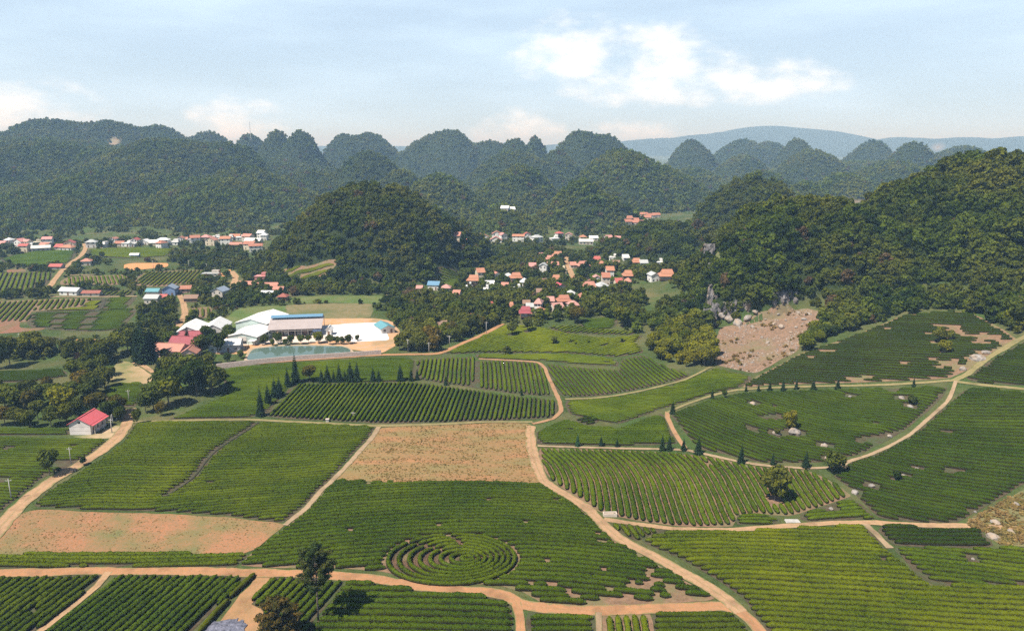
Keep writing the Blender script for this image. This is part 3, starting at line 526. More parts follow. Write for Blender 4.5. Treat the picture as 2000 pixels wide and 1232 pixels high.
    dict(label='tree around the tin roofed farmhouses',poly=[(-209.4,462.5),(-184.4,470.4),(-149.6,477.5),(-134.3,426.6),(-157.0,413.3),(-178.4,414.9)],sp=6,h=(4,7),tint=0,ind=0),
    dict(label='tree along the foot of the wooded cone hill',poly=[(-221.5,591.7),(-154.4,493.7),(-123.2,481.8),(-87.3,471.8),(-61.0,476.0),(-59.2,461.2),(-83.7,450.6),(-115.8,450.7),(-145.4,442.6),(-187.7,479.2),(-216.2,544.9)],sp=5.5,h=(5,8),tint=0,ind=0),
    dict(label='tree in the distant village gardens',poly=[(-481.3,670.6),(-383.1,681.2),(-233.2,691.3),(-212.9,603.3),(-262.4,599.2),(-304.4,655.0),(-364.7,647.4),(-438.9,622.4)],sp=11,h=(4,7),tint=0,ind=0),
    dict(label='tree in the scattered valley thickets',poly=[(-282.5,606.3),(-241.1,598.9),(-220.4,545.6),(-242.0,550.9),(-270.6,580.0)],sp=7,h=(4,7),tint=0,ind=0),
    dict(label='tree between the valley gardens',poly=[(-272.8,505.3),(-260.8,517.6),(-232.2,451.8),(-254.9,467.6)],sp=6,h=(3,5),tint=0,ind=0),
    dict(label='tree between the valley fields',poly=[(-317.9,474.9),(-304.4,475.0),(-276.4,432.0),(-281.0,424.6),(-295.9,426.4),(-315.8,442.2),(-326.8,458.2),(-308.1,454.7)],sp=6,h=(4,6.5),tint=0,ind=0),
  ],
  'cliff': [
    (94.6,338.1,6,9),
    (100.3,344.3,7,8),
    (105.1,341.7,8,6),
    (110.1,339.6,8,5),
    (115.3,338.1,8,5),
    (120.8,337.5,8,5),
    (126.7,338.2,8,5),
    (132.4,339.9,7,4),
    (108.9,397.3,5,9),
    (103.2,370.6,6,8),
    (99.9,352.7,6,8),
    (140.9,358.5,5,6),
    (1035.0,1712.3,6,6),
    (188.2,384.7,5,5),
  ],
  'poles': [
    (-127.7,196.9,5.2),
    (-131.0,175.8,5.8),
    (-129.4,222.1,4.9),
    (-138.2,250.4,5.1),
    (-274.9,554.5,6.4),
    (-247.8,555.3,7.2),
    (-232.6,551.0,5.3),
    (-232.8,334.4,4.2),
    (-28.8,325.3,5.3),
    (-37.1,315.0,5.1),
    (-12.4,342.8,6.1),
    (-46.6,316.0,6.1),
    (-33.8,320.6,7.1),
    (-41.6,317.9,3.8),
    (-54.4,236.5,2.1),
  ],
  'houses': [
    (-275.4,444.9,13.4,7,3.2,'gable','white','white',-8,'white bungalow with pale roof beside the winding lane',None),
    (-260.5,443.4,12.1,5,2.2,'gable','rust','pale',0,'long low barn with rusty red roof next to the white bungalow',None),
    (-331.5,562.6,8.3,8,4,'hip','salmon','pale',10,'salmon roofed cottage beside the bend of the winding lane',None),
    (-346.4,547.8,10.1,7,2.6,'gable','red','grey',0,'bright red roofed shed by the winding lane',None),
    (-316.4,607.6,7.7,5,2.5,'gable','white','blue',5,'tiny white roofed hut in the open field',None),
    (-213.4,422.8,8.8,7,4,'gable','grey','pale',0,'grey roofed farmhouse stacked beside the curving lane',None),
    (-220.5,439.5,8.4,6,5,'gable','teal','pale',0,'farmhouse with faded teal tin roof next to the blue house',None),
    (-214.4,448.2,8.5,9,5,'gable_end','bluegrey','blue',8,'bright blue painted house with slate gable roof',None),
    (-211.2,432.3,4.8,6,2.6,'gable','red','pink',0,'small red shed between the blue house and grey farmhouse',None),
    (-179.3,436.1,8.1,9,6,'gable_end','bluegrey','pale',-12,'tall pale farmhouse with blue grey gable roof in the trees',None),
    (-208.8,458.9,7.2,7,3,'gable','brick','pink',10,'brick roofed farmhouse at the head of the curving lane',None),
    (-193.1,429.8,8.7,7,2.6,'gable','brown','brown',5,'brown tin shack beside the curving lane',None),
    (-219.1,523.2,13.7,7,2.2,'flat','grey','pale',0,'long pale open shed next to the orange earth bank',None),
    (-171.3,489.5,8.1,8,5,'flat','rose','rose',0,'rose painted two storey house in the farm cluster',None),
    (-160.0,467.7,16.9,7,3,'gable','salmon','pale',3,'long salmon roofed row house behind the hedge',None),
    (-176.0,475.1,10.8,7,2.6,'gable','salmon','pale',0,'low salmon roofed barn near the sandy lane',None),
    (-149.8,456.5,8.9,6,2.6,'gable','salmon','pale',0,'short salmon roofed barn with pale end wall',None),
    (-151.9,443.1,8.0,6,2.4,'gable','white','pale',-5,'cream roofed shed beneath the long salmon row house',None),
    (-138.0,429.7,5.8,7,3,'hip','rust','brown',0,'rounded rust roofed barn beside the meadow',None),
    (-189.1,305.5,3.1,6,3,'gable','red','brick',0,'little brick hut among the orchard trees',None),
    (-51.5,468.9,8.1,8,4,'gable','blue','white',-8,'blue roofed house at the foot of the wooded cone hill',None),
    (-59.8,462.9,4.0,6,3,'gable','pink','pale',0,'small pink roofed house beside the blue roofed house',None),
    (-42.2,458.1,5.9,8,4,'hip','pink','pale',0,'pink hip roofed house next to the tea parcel',None),
    (-25.7,481.2,9.6,9,4,'thai','orange','grey',0,'orange tiled stilt house in front of the valley tea parcel',None),
    (-14.5,473.3,6.1,7,3,'gable','white','pale',5,'whitewashed cottage beside the orange tiled stilt house',None),
    (-27.6,461.3,4.0,5,4,'flat','white','white',0,'small white cube house among trees',None),
    (3.5,488.3,8.3,9,4,'thai','orange','pale',10,'orange tiled house behind a yellow green tree',None),
    (29.7,480.5,6.2,8,4,'thai','orange','brown',0,'orange tiled stilt house beside the village lane junction',None),
    (43.0,472.1,8.1,9,3,'thai','orange','brown',15,'broad orange tiled house at the end of the village lane',None),
    (31.2,451.4,7.1,8,4,'gable_end','crimson','white',20,'crimson roofed white house under the village lane',None),
    (48.3,436.7,9.4,10,4,'thai','salmon','pale',12,'cluster house with several salmon hip roofs',None),
    (56.0,436.1,7.5,9,4,'hip','grey','pale',20,'grey roofed villa beside the salmon roofed cluster',None),
    (77.5,478.5,6.9,9,4,'thai','orange','brown',0,'orange roofed stilt house standing alone by the dark tea parcel',None),
    (93.1,429.6,10.1,10,4,'thai','orange','grey',0,'large orange tiled house with dark open ground floor',None),
    (86.3,433.5,5.7,8,5,'gable_end','grey','white',12,'white gabled house beside the large orange tiled house',None),
    (99.5,417.8,4.3,6,3,'gable','red','brick',0,'red shed beside the large orange tiled house',None),
    (93.8,543.5,7.0,8,3,'thai','orange','brown',0,'orange tiled house backing onto the thicket',None),
    (98.8,541.4,6.2,8,3,'gable','grey','white',0,'white walled annex next to the orange tiled house at the thicket',None),
    (68.4,579.6,7.4,8,3,'thai','red','brown',0,'red tiled house alone among dark trees',None),
    (81.4,556.1,8.0,8,3,'gable','brown','pale',0,'brown and cream farmhouse between gardens',None),
    (54.9,545.5,9.3,9,4,'thai','salmon','brown',15,'salmon tiled house with walled garden by the village lane',None),
    (38.1,598.9,9.3,9,5,'thai','orange','pale',0,'orange tiled villa on the rise above the village lane',None),
    (31.0,584.8,7.5,8,4,'thai','salmon','pale',0,'salmon tiled wing beside the villa on the rise',None),
    (31.2,551.5,10.2,8,4,'gable','salmon','white',5,'white house with salmon roof below the villa',None),
    (19.6,591.1,5.0,6,3,'hip','orange','pale',0,'little orange roofed cottage west of the villa',None),
    (-23.6,402.1,3.5,6,3,'hip','orange','pale',20,'orange roof half hidden in the dark wood',None),
    (-20.5,364.3,6.6,7,3,'gable','salmon','pale',5,'flat salmon roof between wood and tea hill road',None),
    (-34.5,353.6,5.1,7,3,'gable','brown','pale',15,'grey brown cottage roof inside the dark wood',None),
    (-0.8,383.3,3.3,6,3,'thai','orange','pale',0,'small orange peaked roof in the village trees',None),
    (7.9,391.8,3.9,6,3,'gable','brown','pale',0,'brown tin roof in the village trees',None),
    (7.0,361.0,6.3,8,4,'thai','maroon','grey',0,'maroon roofed stilt house on the edge of the tea strip',None),
    (29.0,392.8,7.9,8,4,'thai','brick','brown',5,'brick brown roofed house with a white porch roof',None),
    (24.6,372.6,5.9,8,3,'gable','pink','pale',20,'pink roofed house below the brick brown roof',None),
    (18.9,441.0,8.2,7,3,'gable','brown','pale',0,'long brown roof along the village lane',None),
    (9.5,380.3,3.8,6,2.6,'gable','grey','white',0,'little grey roof beside the brown tin roof',None),
    (-479.5,681.8,8.2,9.5,3,'gable','rose','pale',-10,'low gabled house, rose roof, pale walls, in the roadside hamlet','hamlet houses under the hills'),
    (-477.9,689.4,5.9,8.4,6,'hip','white','white',-10,'two storey hipped house, white roof, white walls, in the roadside hamlet','hamlet houses under the hills'),
    (-476.9,697.3,7.1,7.0,3.5,'gable_end','orange','white',-10,'low gable fronted house, orange roof, white walls, in the roadside hamlet','hamlet houses under the hills'),
    (-458.2,675.0,10.3,7.5,6.5,'gable_end','rose','white',-20,'two storey gable fronted house, rose roof, white walls, in the roadside hamlet','hamlet houses under the hills'),
    (-452.2,675.2,9.2,7.4,6.5,'gable','pink','cream',-20,'two storey gabled house, pink roof, cream walls, in the roadside hamlet','hamlet houses under the hills'),
    (-443.5,669.0,7.9,9.6,3.5,'hip','grey','white',0,'low hipped house, grey roof, white walls, in the roadside hamlet','hamlet houses under the hills'),
    (-450.3,688.7,10.4,7.5,3.5,'flat','cream','cream',25,'low flat topped house, cream roof, cream walls, in the roadside hamlet','hamlet houses under the hills'),
    (-435.0,675.7,10.2,8.1,3,'gable','salmon','pale',-10,'low gabled house, salmon roof, pale walls, in the roadside hamlet','hamlet houses under the hills'),
    (-443.9,695.6,9.3,7.9,6,'gable','rose','white',15,'two storey gabled house, rose roof, white walls, in the roadside hamlet','hamlet houses under the hills'),
    (-436.2,648.4,8.8,7.2,6,'gable','red','cream',0,'two storey gabled house, red roof, cream walls, in the roadside hamlet','hamlet houses under the hills'),
    (-422.4,652.0,16.4,8.4,3.5,'gable','pale','pale',25,'low gabled house, pale roof, pale walls, in the roadside hamlet','hamlet houses under the hills'),
    (-410.0,660.3,12.1,9.8,3,'gable','red','pale',0,'low gabled house, red roof, pale walls, in the roadside hamlet','hamlet houses under the hills'),
    (-403.3,662.5,9.8,8.1,6.5,'gable_end','red','cream',15,'two storey gable fronted house, red roof, cream walls, in the roadside hamlet','hamlet houses under the hills'),
    (-400.9,652.8,14.0,8.9,3.5,'hip','orange','white',-10,'low hipped house, orange roof, white walls, in the roadside hamlet','hamlet houses under the hills'),
    (-386.6,668.6,9.8,8.5,6,'hip','grey','white',15,'two storey hipped house, grey roof, white walls, in the distant white village','houses of the distant white village'),
    (-377.6,666.8,7.6,9.6,3.5,'flat','white','white',-20,'low flat topped house, white roof, white walls, in the distant white village','houses of the distant white village'),
    (-376.6,687.0,5.5,8.5,6,'gable_end','salmon','white',0,'two storey gable fronted house, salmon roof, white walls, in the distant white village','houses of the distant white village'),
    (-365.1,676.0,8.7,7.9,3,'gable','brick','pale',0,'low gabled house, brick roof, pale walls, in the distant white village','houses of the distant white village'),
    (-357.5,673.3,8.6,9.2,3.5,'flat','white','white',0,'low flat topped house, white roof, white walls, in the distant white village','houses of the distant white village'),
    (-352.7,674.0,6.4,10.0,3,'gable_end','white','white',15,'low gable fronted house, white roof, white walls, in the distant white village','houses of the distant white village'),
    (-353.4,681.2,6.5,9.5,6,'gable_end','red','white',5,'two storey gable fronted house, red roof, white walls, in the distant white village','houses of the distant white village'),
    (-349.1,689.9,9.8,9.4,3,'gable_end','white','white',0,'low gable fronted house, white roof, white walls, in the distant white village','houses of the distant white village'),
    (-337.5,685.7,8.6,8.9,3.5,'gable','white','cream',5,'low gabled house, white roof, cream walls, in the distant white village','houses of the distant white village'),
    (-331.6,691.6,11.9,7.4,6,'hip','white','white',5,'two storey hipped house, white roof, white walls, in the distant white village','houses of the distant white village'),
    (-324.4,694.0,13.0,9.9,3.5,'flat','white','white',5,'low flat topped house, white roof, white walls, in the distant white village','houses of the distant white village'),
    (-321.9,707.0,6.6,7.9,6,'gable_end','brick','white',5,'two storey gable fronted house, brick roof, white walls, in the distant white village','houses of the distant white village'),
    (-322.8,715.8,7.7,8.9,3.5,'gable','salmon','white',5,'low gabled house, salmon roof, white walls, in the distant white village','houses of the distant white village'),
    (-316.4,717.4,6.6,7.8,3.5,'flat','white','white',15,'low flat topped house, white roof, white walls, in the distant white village','houses of the distant white village'),
    (-310.1,714.3,9.9,9.1,6,'gable','brick','white',25,'two storey gabled house, brick roof, white walls, in the distant white village','houses of the distant white village'),
    (-302.9,718.8,9.9,9.5,6,'hip','rose','pale',0,'two storey hipped house, rose roof, pale walls, in the distant white village','houses of the distant white village'),
    (-299.9,726.4,7.8,8.4,3.5,'flat','white','white',0,'low flat topped house, white roof, white walls, in the distant white village','houses of the distant white village'),
    (-297.8,734.0,10.0,9.5,3.5,'flat','white','white',25,'low flat topped house, white roof, white walls, in the distant white village','houses of the distant white village'),
    (-287.6,721.1,7.7,9.2,3.5,'flat','pale','pale',5,'low flat topped house, pale roof, pale walls, in the distant white village','houses of the distant white village'),
    (-284.1,731.8,8.9,9.9,3.5,'flat','white','white',15,'low flat topped house, white roof, white walls, in the distant white village','houses of the distant white village'),
    (-281.0,738.9,11.1,9.5,3.5,'gable','orange','white',5,'low gabled house, orange roof, white walls, in the distant white village','houses of the distant white village'),
    (-271.2,729.0,9.9,8.9,3.5,'flat','white','white',15,'low flat topped house, white roof, white walls, in the distant white village','houses of the distant white village'),
    (-262.7,719.4,10.8,9.2,6,'gable','salmon','pale',-20,'two storey gabled house, salmon roof, pale walls, in the distant white village','houses of the distant white village'),
    (-250.6,702.2,17.9,8.9,3.5,'gable','white','cream',-10,'low gabled house, white roof, cream walls, in the distant white village','houses of the distant white village'),
    (-255.5,740.3,7.7,9.9,6.5,'gable','white','white',-10,'two storey gabled house, white roof, white walls, in the distant white village','houses of the distant white village'),
    (-245.9,722.2,6.5,9.9,6,'hip','white','white',5,'two storey hipped house, white roof, white walls, in the distant white village','houses of the distant white village'),
    (-275.9,701.0,10.6,8.4,6.5,'gable','orange','white',5,'two storey gabled house, orange roof, white walls, in the distant white village','houses of the distant white village'),
    (-257.1,676.7,12.3,7.7,3.5,'gable','salmon','cream',0,'low gabled house, salmon roof, cream walls, in the distant white village','houses of the distant white village'),
    (-323.7,666.6,7.3,9.6,6,'hip','brick','white',-20,'two storey hipped house, brick roof, white walls, in the distant white village','houses of the distant white village'),
    (-226.5,643.0,12.5,7.3,6,'gable','brick','white',15,'two storey gabled house, brick roof, white walls, in the distant white village','houses of the distant white village'),
    (-238.5,657.8,10.9,9.9,6,'gable','brick','cream',-10,'two storey gabled house, brick roof, cream walls, in the distant white village','houses of the distant white village'),
    (-288.5,695.4,10.6,8.4,6,'gable_end','salmon','cream',-10,'two storey gable fronted house, salmon roof, cream walls, in the distant white village','houses of the distant white village'),
    (-41.7,550.5,4.7,9.9,6.5,'gable','salmon','cream',-10,'two storey gabled house, salmon roof, cream walls, in the row beyond the wood','houses of the village row beyond the wood'),
    (-37.5,568.9,4.0,8.1,3,'gable','salmon','pale',0,'low gabled house, salmon roof, pale walls, in the row beyond the wood','houses of the village row beyond the wood'),
    (-34.0,744.6,6.3,8.0,3.5,'gable','pink','cream',15,'low gabled house, pink roof, cream walls, in the row beyond the wood','houses of the village row beyond the wood'),
    (-26.8,735.7,7.3,8.5,3.5,'gable_end','salmon','white',5,'low gable fronted house, salmon roof, white walls, in the row beyond the wood','houses of the village row beyond the wood'),
    (-15.5,734.3,10.4,9.2,6,'gable_end','salmon','white',0,'two storey gable fronted house, salmon roof, white walls, in the row beyond the wood','houses of the village row beyond the wood'),
    (-16.1,714.9,13.1,8.0,3,'gable_end','rose','white',0,'low gable fronted house, rose roof, white walls, in the row beyond the wood','houses of the village row beyond the wood'),
    (-7.6,726.1,7.2,7.1,6.5,'gable_end','rose','white',25,'two storey gable fronted house, rose roof, white walls, in the row beyond the wood','houses of the village row beyond the wood'),
    (6.1,720.4,13.2,7.1,6,'gable','orange','white',-10,'two storey gabled house, orange roof, white walls, in the row beyond the wood','houses of the village row beyond the wood'),
    (15.4,732.6,7.2,7.7,6,'gable_end','red','white',5,'two storey gable fronted house, red roof, white walls, in the row beyond the wood','houses of the village row beyond the wood'),
    (25.9,710.1,11.0,9.5,6,'hip','grey','white',25,'two storey hipped house, grey roof, white walls, in the row beyond the wood','houses of the village row beyond the wood'),
    (42.8,717.1,9.1,8.6,3.5,'flat','white','white',15,'low flat topped house, white roof, white walls, in the row beyond the wood','houses of the village row beyond the wood'),
    (49.6,743.9,7.4,7.8,6,'hip','red','white',25,'two storey hipped house, red roof, white walls, in the row beyond the wood','houses of the village row beyond the wood'),
    (70.9,695.9,14.8,8.4,3.5,'gable','pale','pale',0,'low gabled house, pale roof, pale walls, in the row beyond the wood','houses of the village row beyond the wood'),
    (81.8,727.9,9.3,7.8,3,'gable','white','white',5,'low gabled house, white roof, white walls, in the row beyond the wood','houses of the village row beyond the wood'),
    (72.2,735.2,7.3,8.3,3,'hip','orange','white',5,'low hipped house, orange roof, white walls, in the row beyond the wood','houses of the village row beyond the wood'),
    (81.9,607.3,6.1,8.4,6.5,'gable','pink','white',25,'two storey gabled house, pink roof, white walls, in the row beyond the wood','houses of the village row beyond the wood'),
    (86.3,599.7,5.1,7.9,3,'gable','rose','white',-20,'low gabled house, rose roof, white walls, in the row beyond the wood','houses of the village row beyond the wood'),
    (56.0,725.9,7.2,9.7,6.5,'gable_end','pink','pale',-10,'two storey gable fronted house, pink roof, pale walls, in the row beyond the wood','houses of the village row beyond the wood'),
    (-21.2,498.3,5.7,9.9,6.5,'gable','orange','cream',15,'two storey gabled house, orange roof, cream walls, among the village trees','houses among the village trees'),
    (-5.0,465.6,4.6,7.2,3,'gable','salmon','cream',-10,'low gabled house, salmon roof, cream walls, among the village trees','houses among the village trees'),
    (3.9,451.0,4.5,8.0,3.5,'flat','white','white',5,'low flat topped house, white roof, white walls, among the village trees','houses among the village trees'),
    (13.9,422.1,4.8,7.4,3,'hip','salmon','white',-20,'low hipped house, salmon roof, white walls, among the village trees','houses among the village trees'),
    (22.1,469.6,4.7,10.0,3.5,'gable','pink','white',25,'low gabled house, pink roof, white walls, among the village trees','houses among the village trees'),
    (34.0,424.8,5.5,8.2,3.5,'gable_end','white','white',-10,'low gable fronted house, white roof, white walls, among the village trees','houses among the village trees'),
    (34.5,381.5,4.4,8.7,3,'hip','pink','white',25,'low hipped house, pink roof, white walls, among the village trees','houses among the village trees'),
    (50.7,468.3,5.4,8.7,3,'gable_end','salmon','pale',-20,'low gable fronted house, salmon roof, pale walls, among the village trees','houses among the village trees'),
    (57.9,490.6,4.9,8.3,3,'gable_end','pink','white',0,'low gable fronted house, pink roof, white walls, among the village trees','houses among the village trees'),
    (69.7,511.4,5.9,9.8,6,'gable','orange','white',0,'two storey gabled house, orange roof, white walls, among the village trees','houses among the village trees'),
    (54.3,591.4,6.7,8.7,3.5,'hip','white','pale',25,'low hipped house, white roof, pale walls, among the village trees','houses among the village trees'),
    (26.6,608.4,6.0,7.8,3.5,'gable','rose','cream',15,'low gabled house, rose roof, cream walls, among the village trees','houses among the village trees'),
    (15.5,545.7,5.4,9.4,3.5,'gable','rose','pale',0,'low gabled house, rose roof, pale walls, among the village trees','houses among the village trees'),
    (-10.1,505.5,5.0,9.1,3.5,'gable_end','salmon','white',25,'low gable fronted house, salmon roof, white walls, among the village trees','houses among the village trees'),
    (0.0,421.3,4.2,7.3,3.5,'flat','cream','cream',-20,'low flat topped house, cream roof, cream walls, among the village trees','houses among the village trees'),
    (21.7,398.3,4.0,8.2,3.5,'gable','pink','white',5,'low gabled house, pink roof, white walls, among the village trees','houses among the village trees'),
    (41.5,414.2,4.8,8.6,3,'gable_end','brick','white',5,'low gable fronted house, brick roof, white walls, among the village trees','houses among the village trees'),
    (6.8,475.1,4.7,9.2,3.5,'hip','white','white',-20,'low hipped house, white roof, white walls, among the village trees','houses among the village trees'),
    (22.6,530.8,6.0,8.1,6.5,'gable_end','grey','white',-10,'two storey gable fronted house, grey roof, white walls, among the village trees','houses among the village trees'),
    (37.4,527.4,5.3,9.4,3.5,'flat','cream','cream',5,'low flat topped house, cream roof, cream walls, among the village trees','houses among the village trees'),
    (59.7,456.1,5.3,9.9,6.5,'gable','brick','pale',0,'two storey gabled house, brick roof, pale walls, among the village trees','houses among the village trees'),
    (65.7,439.4,4.4,9.2,3.5,'gable','red','cream',5,'low gabled house, red roof, cream walls, among the village trees','houses among the village trees'),
    (70.9,440.9,3.8,7.6,3,'hip','salmon','white',-10,'low hipped house, salmon roof, white walls, among the village trees','houses among the village trees'),
    (67.8,543.8,5.4,7.0,6,'hip','orange','white',5,'two storey hipped house, orange roof, white walls, among the village trees','houses among the village trees'),
    (78.8,569.3,5.7,8.4,3.5,'flat','white','white',-20,'low flat topped house, white roof, white walls, among the village trees','houses among the village trees'),
    (87.8,555.0,5.6,8.1,3,'gable','white','white',5,'low gabled house, white roof, white walls, among the village trees','houses among the village trees'),
    (100.9,515.2,5.2,7.3,6,'gable_end','white','cream',-10,'two storey gable fronted house, white roof, cream walls, among the village trees','houses among the village trees'),
    (110.3,537.4,5.5,9.7,3.5,'flat','white','white',0,'low flat topped house, white roof, white walls, among the village trees','houses among the village trees'),
    (-16.1,450.1,4.5,9.0,3.5,'flat','white','white',5,'low flat topped house, white roof, white walls, among the village trees','houses among the village trees'),
    (-33.6,427.2,4.3,8.4,6,'gable','salmon','pale',-10,'two storey gabled house, salmon roof, pale walls, among the village trees','houses among the village trees'),
    (-11.2,391.4,3.9,8.7,3,'gable','red','white',25,'low gabled house, red roof, white walls, among the village trees','houses among the village trees'),
    (13.3,371.6,3.8,9.0,6,'hip','pink','white',-10,'two storey hipped house, pink roof, white walls, among the village trees','houses among the village trees'),
    (17.8,364.6,3.2,9.2,3,'gable_end','brick','pale',25,'low gable fronted house, brick roof, pale walls, among the village trees','houses among the village trees'),
    (-5.3,497.8,4.3,9.0,3.5,'gable_end','white','white',-20,'low gable fronted house, white roof, white walls, among the village trees','houses among the village trees'),
    (47.3,556.8,4.8,8.4,3,'gable','salmon','pale',5,'low gabled house, salmon roof, pale walls, among the village trees','houses among the village trees'),
    (130.9,823.0,10.6,10,4,'gable','brick','pale',10,'red roofed house packed into the remote settlement between hills','houses of the remote settlement'),
    (137.0,824.7,13.0,10,4,'gable','brick','pale',0,'red roofed house packed into the remote settlement between hills','houses of the remote settlement'),
    (144.4,827.3,14.2,10,4,'gable','brick','pale',-10,'red roofed house packed into the remote settlement between hills','houses of the remote settlement'),
    (171.3,937.2,13.4,10,4,'gable','brick','pale',-10,'red roofed house packed into the remote settlement between hills','houses of the remote settlement'),
    (137.3,819.2,9.4,10,4,'gable','brick','pale',-10,'red roofed house packed into the remote settlement between hills','houses of the remote settlement'),
    (184.0,970.2,12.5,10,4,'gable','brick','pale',10,'red roofed house packed into the remote settlement between hills','houses of the remote settlement'),
    (192.8,977.5,11.2,10,4,'gable','brick','pale',10,'red roofed house packed into the remote settlement between hills','houses of the remote settlement'),
    (129.8,815.2,8.1,10,4,'gable','brick','pale',10,'red roofed house packed into the remote settlement between hills','houses of the remote settlement'),
    (175.5,983.7,14.1,10,4,'gable','brick','pale',0,'red roofed house packed into the remote settlement between hills','houses of the remote settlement'),
    (-8.2,789.1,8.9,10,4,'gable','white','pale',-10,'white house in the remote notch between hills','houses of the remote settlement'),
    (0.0,793.1,7.8,10,4,'gable','white','pale',10,'white house in the remote notch between hills','houses of the remote settlement'),
  ],
  'factory': [
    ('factory_hall',(-132.4,329.7),(-118.2,327.9),18,3.7,5.2,'front','white','mint','mint green factory hall with white gable roof and roller door'),
    ('factory_hall',(-136.1,350.1),(-119.9,347.0),22,5.2,7.4,'front','white','mint','taller white roofed factory hall behind the mint green hall'),
    ('open_shed',(-117.0,341.1),(-93.0,345.0),19,3.8,6.6,'shed','greyrose','steel','long open sided shed with grey roof and blue ridge band'),
    ('warehouse',(-159.9,337.2),(-138.2,341.1),18,3.4,6.5,'front2','white','white','wide low warehouse with double white gable roof'),
    ('office_wing',(-157.7,307.7),(-144.4,305.9),8,3.2,5.4,'side','salmon','pinkw','salmon tiled office wing behind the little conifers'),
    ('office_wing',(-154.8,318.2),(-141.4,316.5),8,3.2,5.6,'side','maroon','pinkw','maroon tiled office wing beside the conifers'),
    ('office_wing',(-154.6,327.0),(-144.5,327.9),8,3.2,5.6,'side','maroon','pinkw','maroon tiled block against the white warehouse'),
    ('gatehouse',(-143.1,303.1),(-136.4,304.0),8,3.2,5.2,'front','salmon','pinkw','small salmon tiled gatehouse with gabled end'),
    ('shed',(-134.8,313.1),(-121.8,315.6),9,3.4,5.0,'side','white','blueish','white roofed workers shed with blue grey wall beside the pond'),
    ('shed',(-64.2,348.2),(-58.1,351.4),11,2.6,4.0,'front','teal','white','small teal roofed shed on the concrete drying yard'),
    ('kiosk',(-90.5,345.0),(-88.0,345.0),4,3,4.2,'front','white','white','little white kiosk on the concrete drying yard'),
    ('barn',(-142.2,220.8),(-135.3,220.6),8.5,3.7,5.6,'front','cherry','whitewash','whitewashed field barn with cherry red gable roof beside the tan road'),
  ],
  'embankment': [
    [(-124.0,290.1),(-107.8,295.6),(-88.0,302.0),(-69.4,307.4),(-57.7,311.0)],
  ],
  'misc': [
    ('car',-173.3,369.5),
    ('sign',24.7,167.7),
    ('slab',69.7,165.6),
    ('tarp',-55.3,123.6),
    ('mast',-637.1,1833.8),
    ('pump',-62.4,233.1),
    ('grave',63.2,176.2),
  ],
  'rocks': [
    (81.5,170.8,1.7),
    (91.1,179.0,2.3),
    (97.1,182.2,2.3),
    (83.6,217.1,3.3),
    (89.4,217.2,4.3),
    (84.9,244.3,2.5),
    (94.6,207.1,2.9),
    (115.8,210.1,2.0),
    (131.1,227.8,2.2),
    (131.6,234.7,2.6),
    (116.8,160.8,2.2),
    (112.4,154.9,2.4),
    (115.3,166.4,1.1),
    (102.8,146.8,1.0),
    (117.6,156.5,1.9),
    (126.5,168.2,1.8),
    (122.0,321.7,5.8),
    (120.6,326.9,3.4),
    (126.4,328.3,2.5),
    (111.1,314.7,2.8),
    (111.3,307.1,3.2),
    (123.3,313.3,2.8),
    (111.5,328.9,3.4),
    (106.9,337.2,5.0),
    (104.2,340.8,6.0),
    (101.9,344.2,5.5),
    (111.5,336.9,4.5),
    (127.1,317.4,2.9),
    (132.7,323.6,3.9),
    (136.7,328.1,3.5),
    (108.8,294.7,2.2),
    (103.9,297.6,1.8),
    (103.8,318.7,1.9),
    (119.0,334.1,2.0),
    (125.0,334.7,2.5),
    (133.9,333.1,3.0),
    (102.7,326.7,1.9),
    (118.6,303.2,1.8),
    (100.2,299.5,1.8),
    (114.9,337.0,3.5),
    (170.8,254.0,3.0),
    (165.9,250.3,4.2),
    (157.8,245.4,3.3),
    (91.6,179.8,1.4),
    (117.9,242.3,1.5),
    (113.6,190.5,1.2),
    (108.1,186.9,1.5),
    (92.3,199.6,1.5),
    (156.7,311.6,2.0),
  ],
  'hedges': [
    [(-57.8,133.0),(-56.7,136.8),(-55.4,141.1)],
    [(-59.6,122.0),(-58.8,126.8),(-57.8,132.3)],
  ],
  'hill_skirt': [
    [(117.9,288.6),(131.9,297.8),(151.7,300.6),(166.4,305.0),(182.8,299.8),(189.0,292.6),(186.9,262.3),(208.1,270.5),(223.9,293.4),(200.0,311.9),(149.5,338.1),(136.5,315.9)],
    [(89.4,327.3),(97.7,346.2),(107.8,341.8),(120.9,338.0),(136.4,340.9),(143.4,332.4),(145.6,341.1),(100.9,373.2)],
  ],
}

# ------------------------------------------------------------------ helpers
rng = np.random.default_rng(11)
random.seed(11)


def link(o, parent=None):
    COL.objects.link(o)
    if parent is not None: o.parent = parent
    return o


def tag(o, label=None, cat=None, group=None, kind=None):
    if label: o['label'] = label
    if cat: o['category'] = cat
    if group: o['group'] = group
    if kind: o['kind'] = kind
    return o


def empty(name, loc=(0, 0, 0), rz=0.0, parent=None):
    o = bpy.data.objects.new(name, None)
    o.empty_display_size = 0.5
    o.location = loc; o.rotation_euler = (0, 0, rz)
    return link(o, parent)


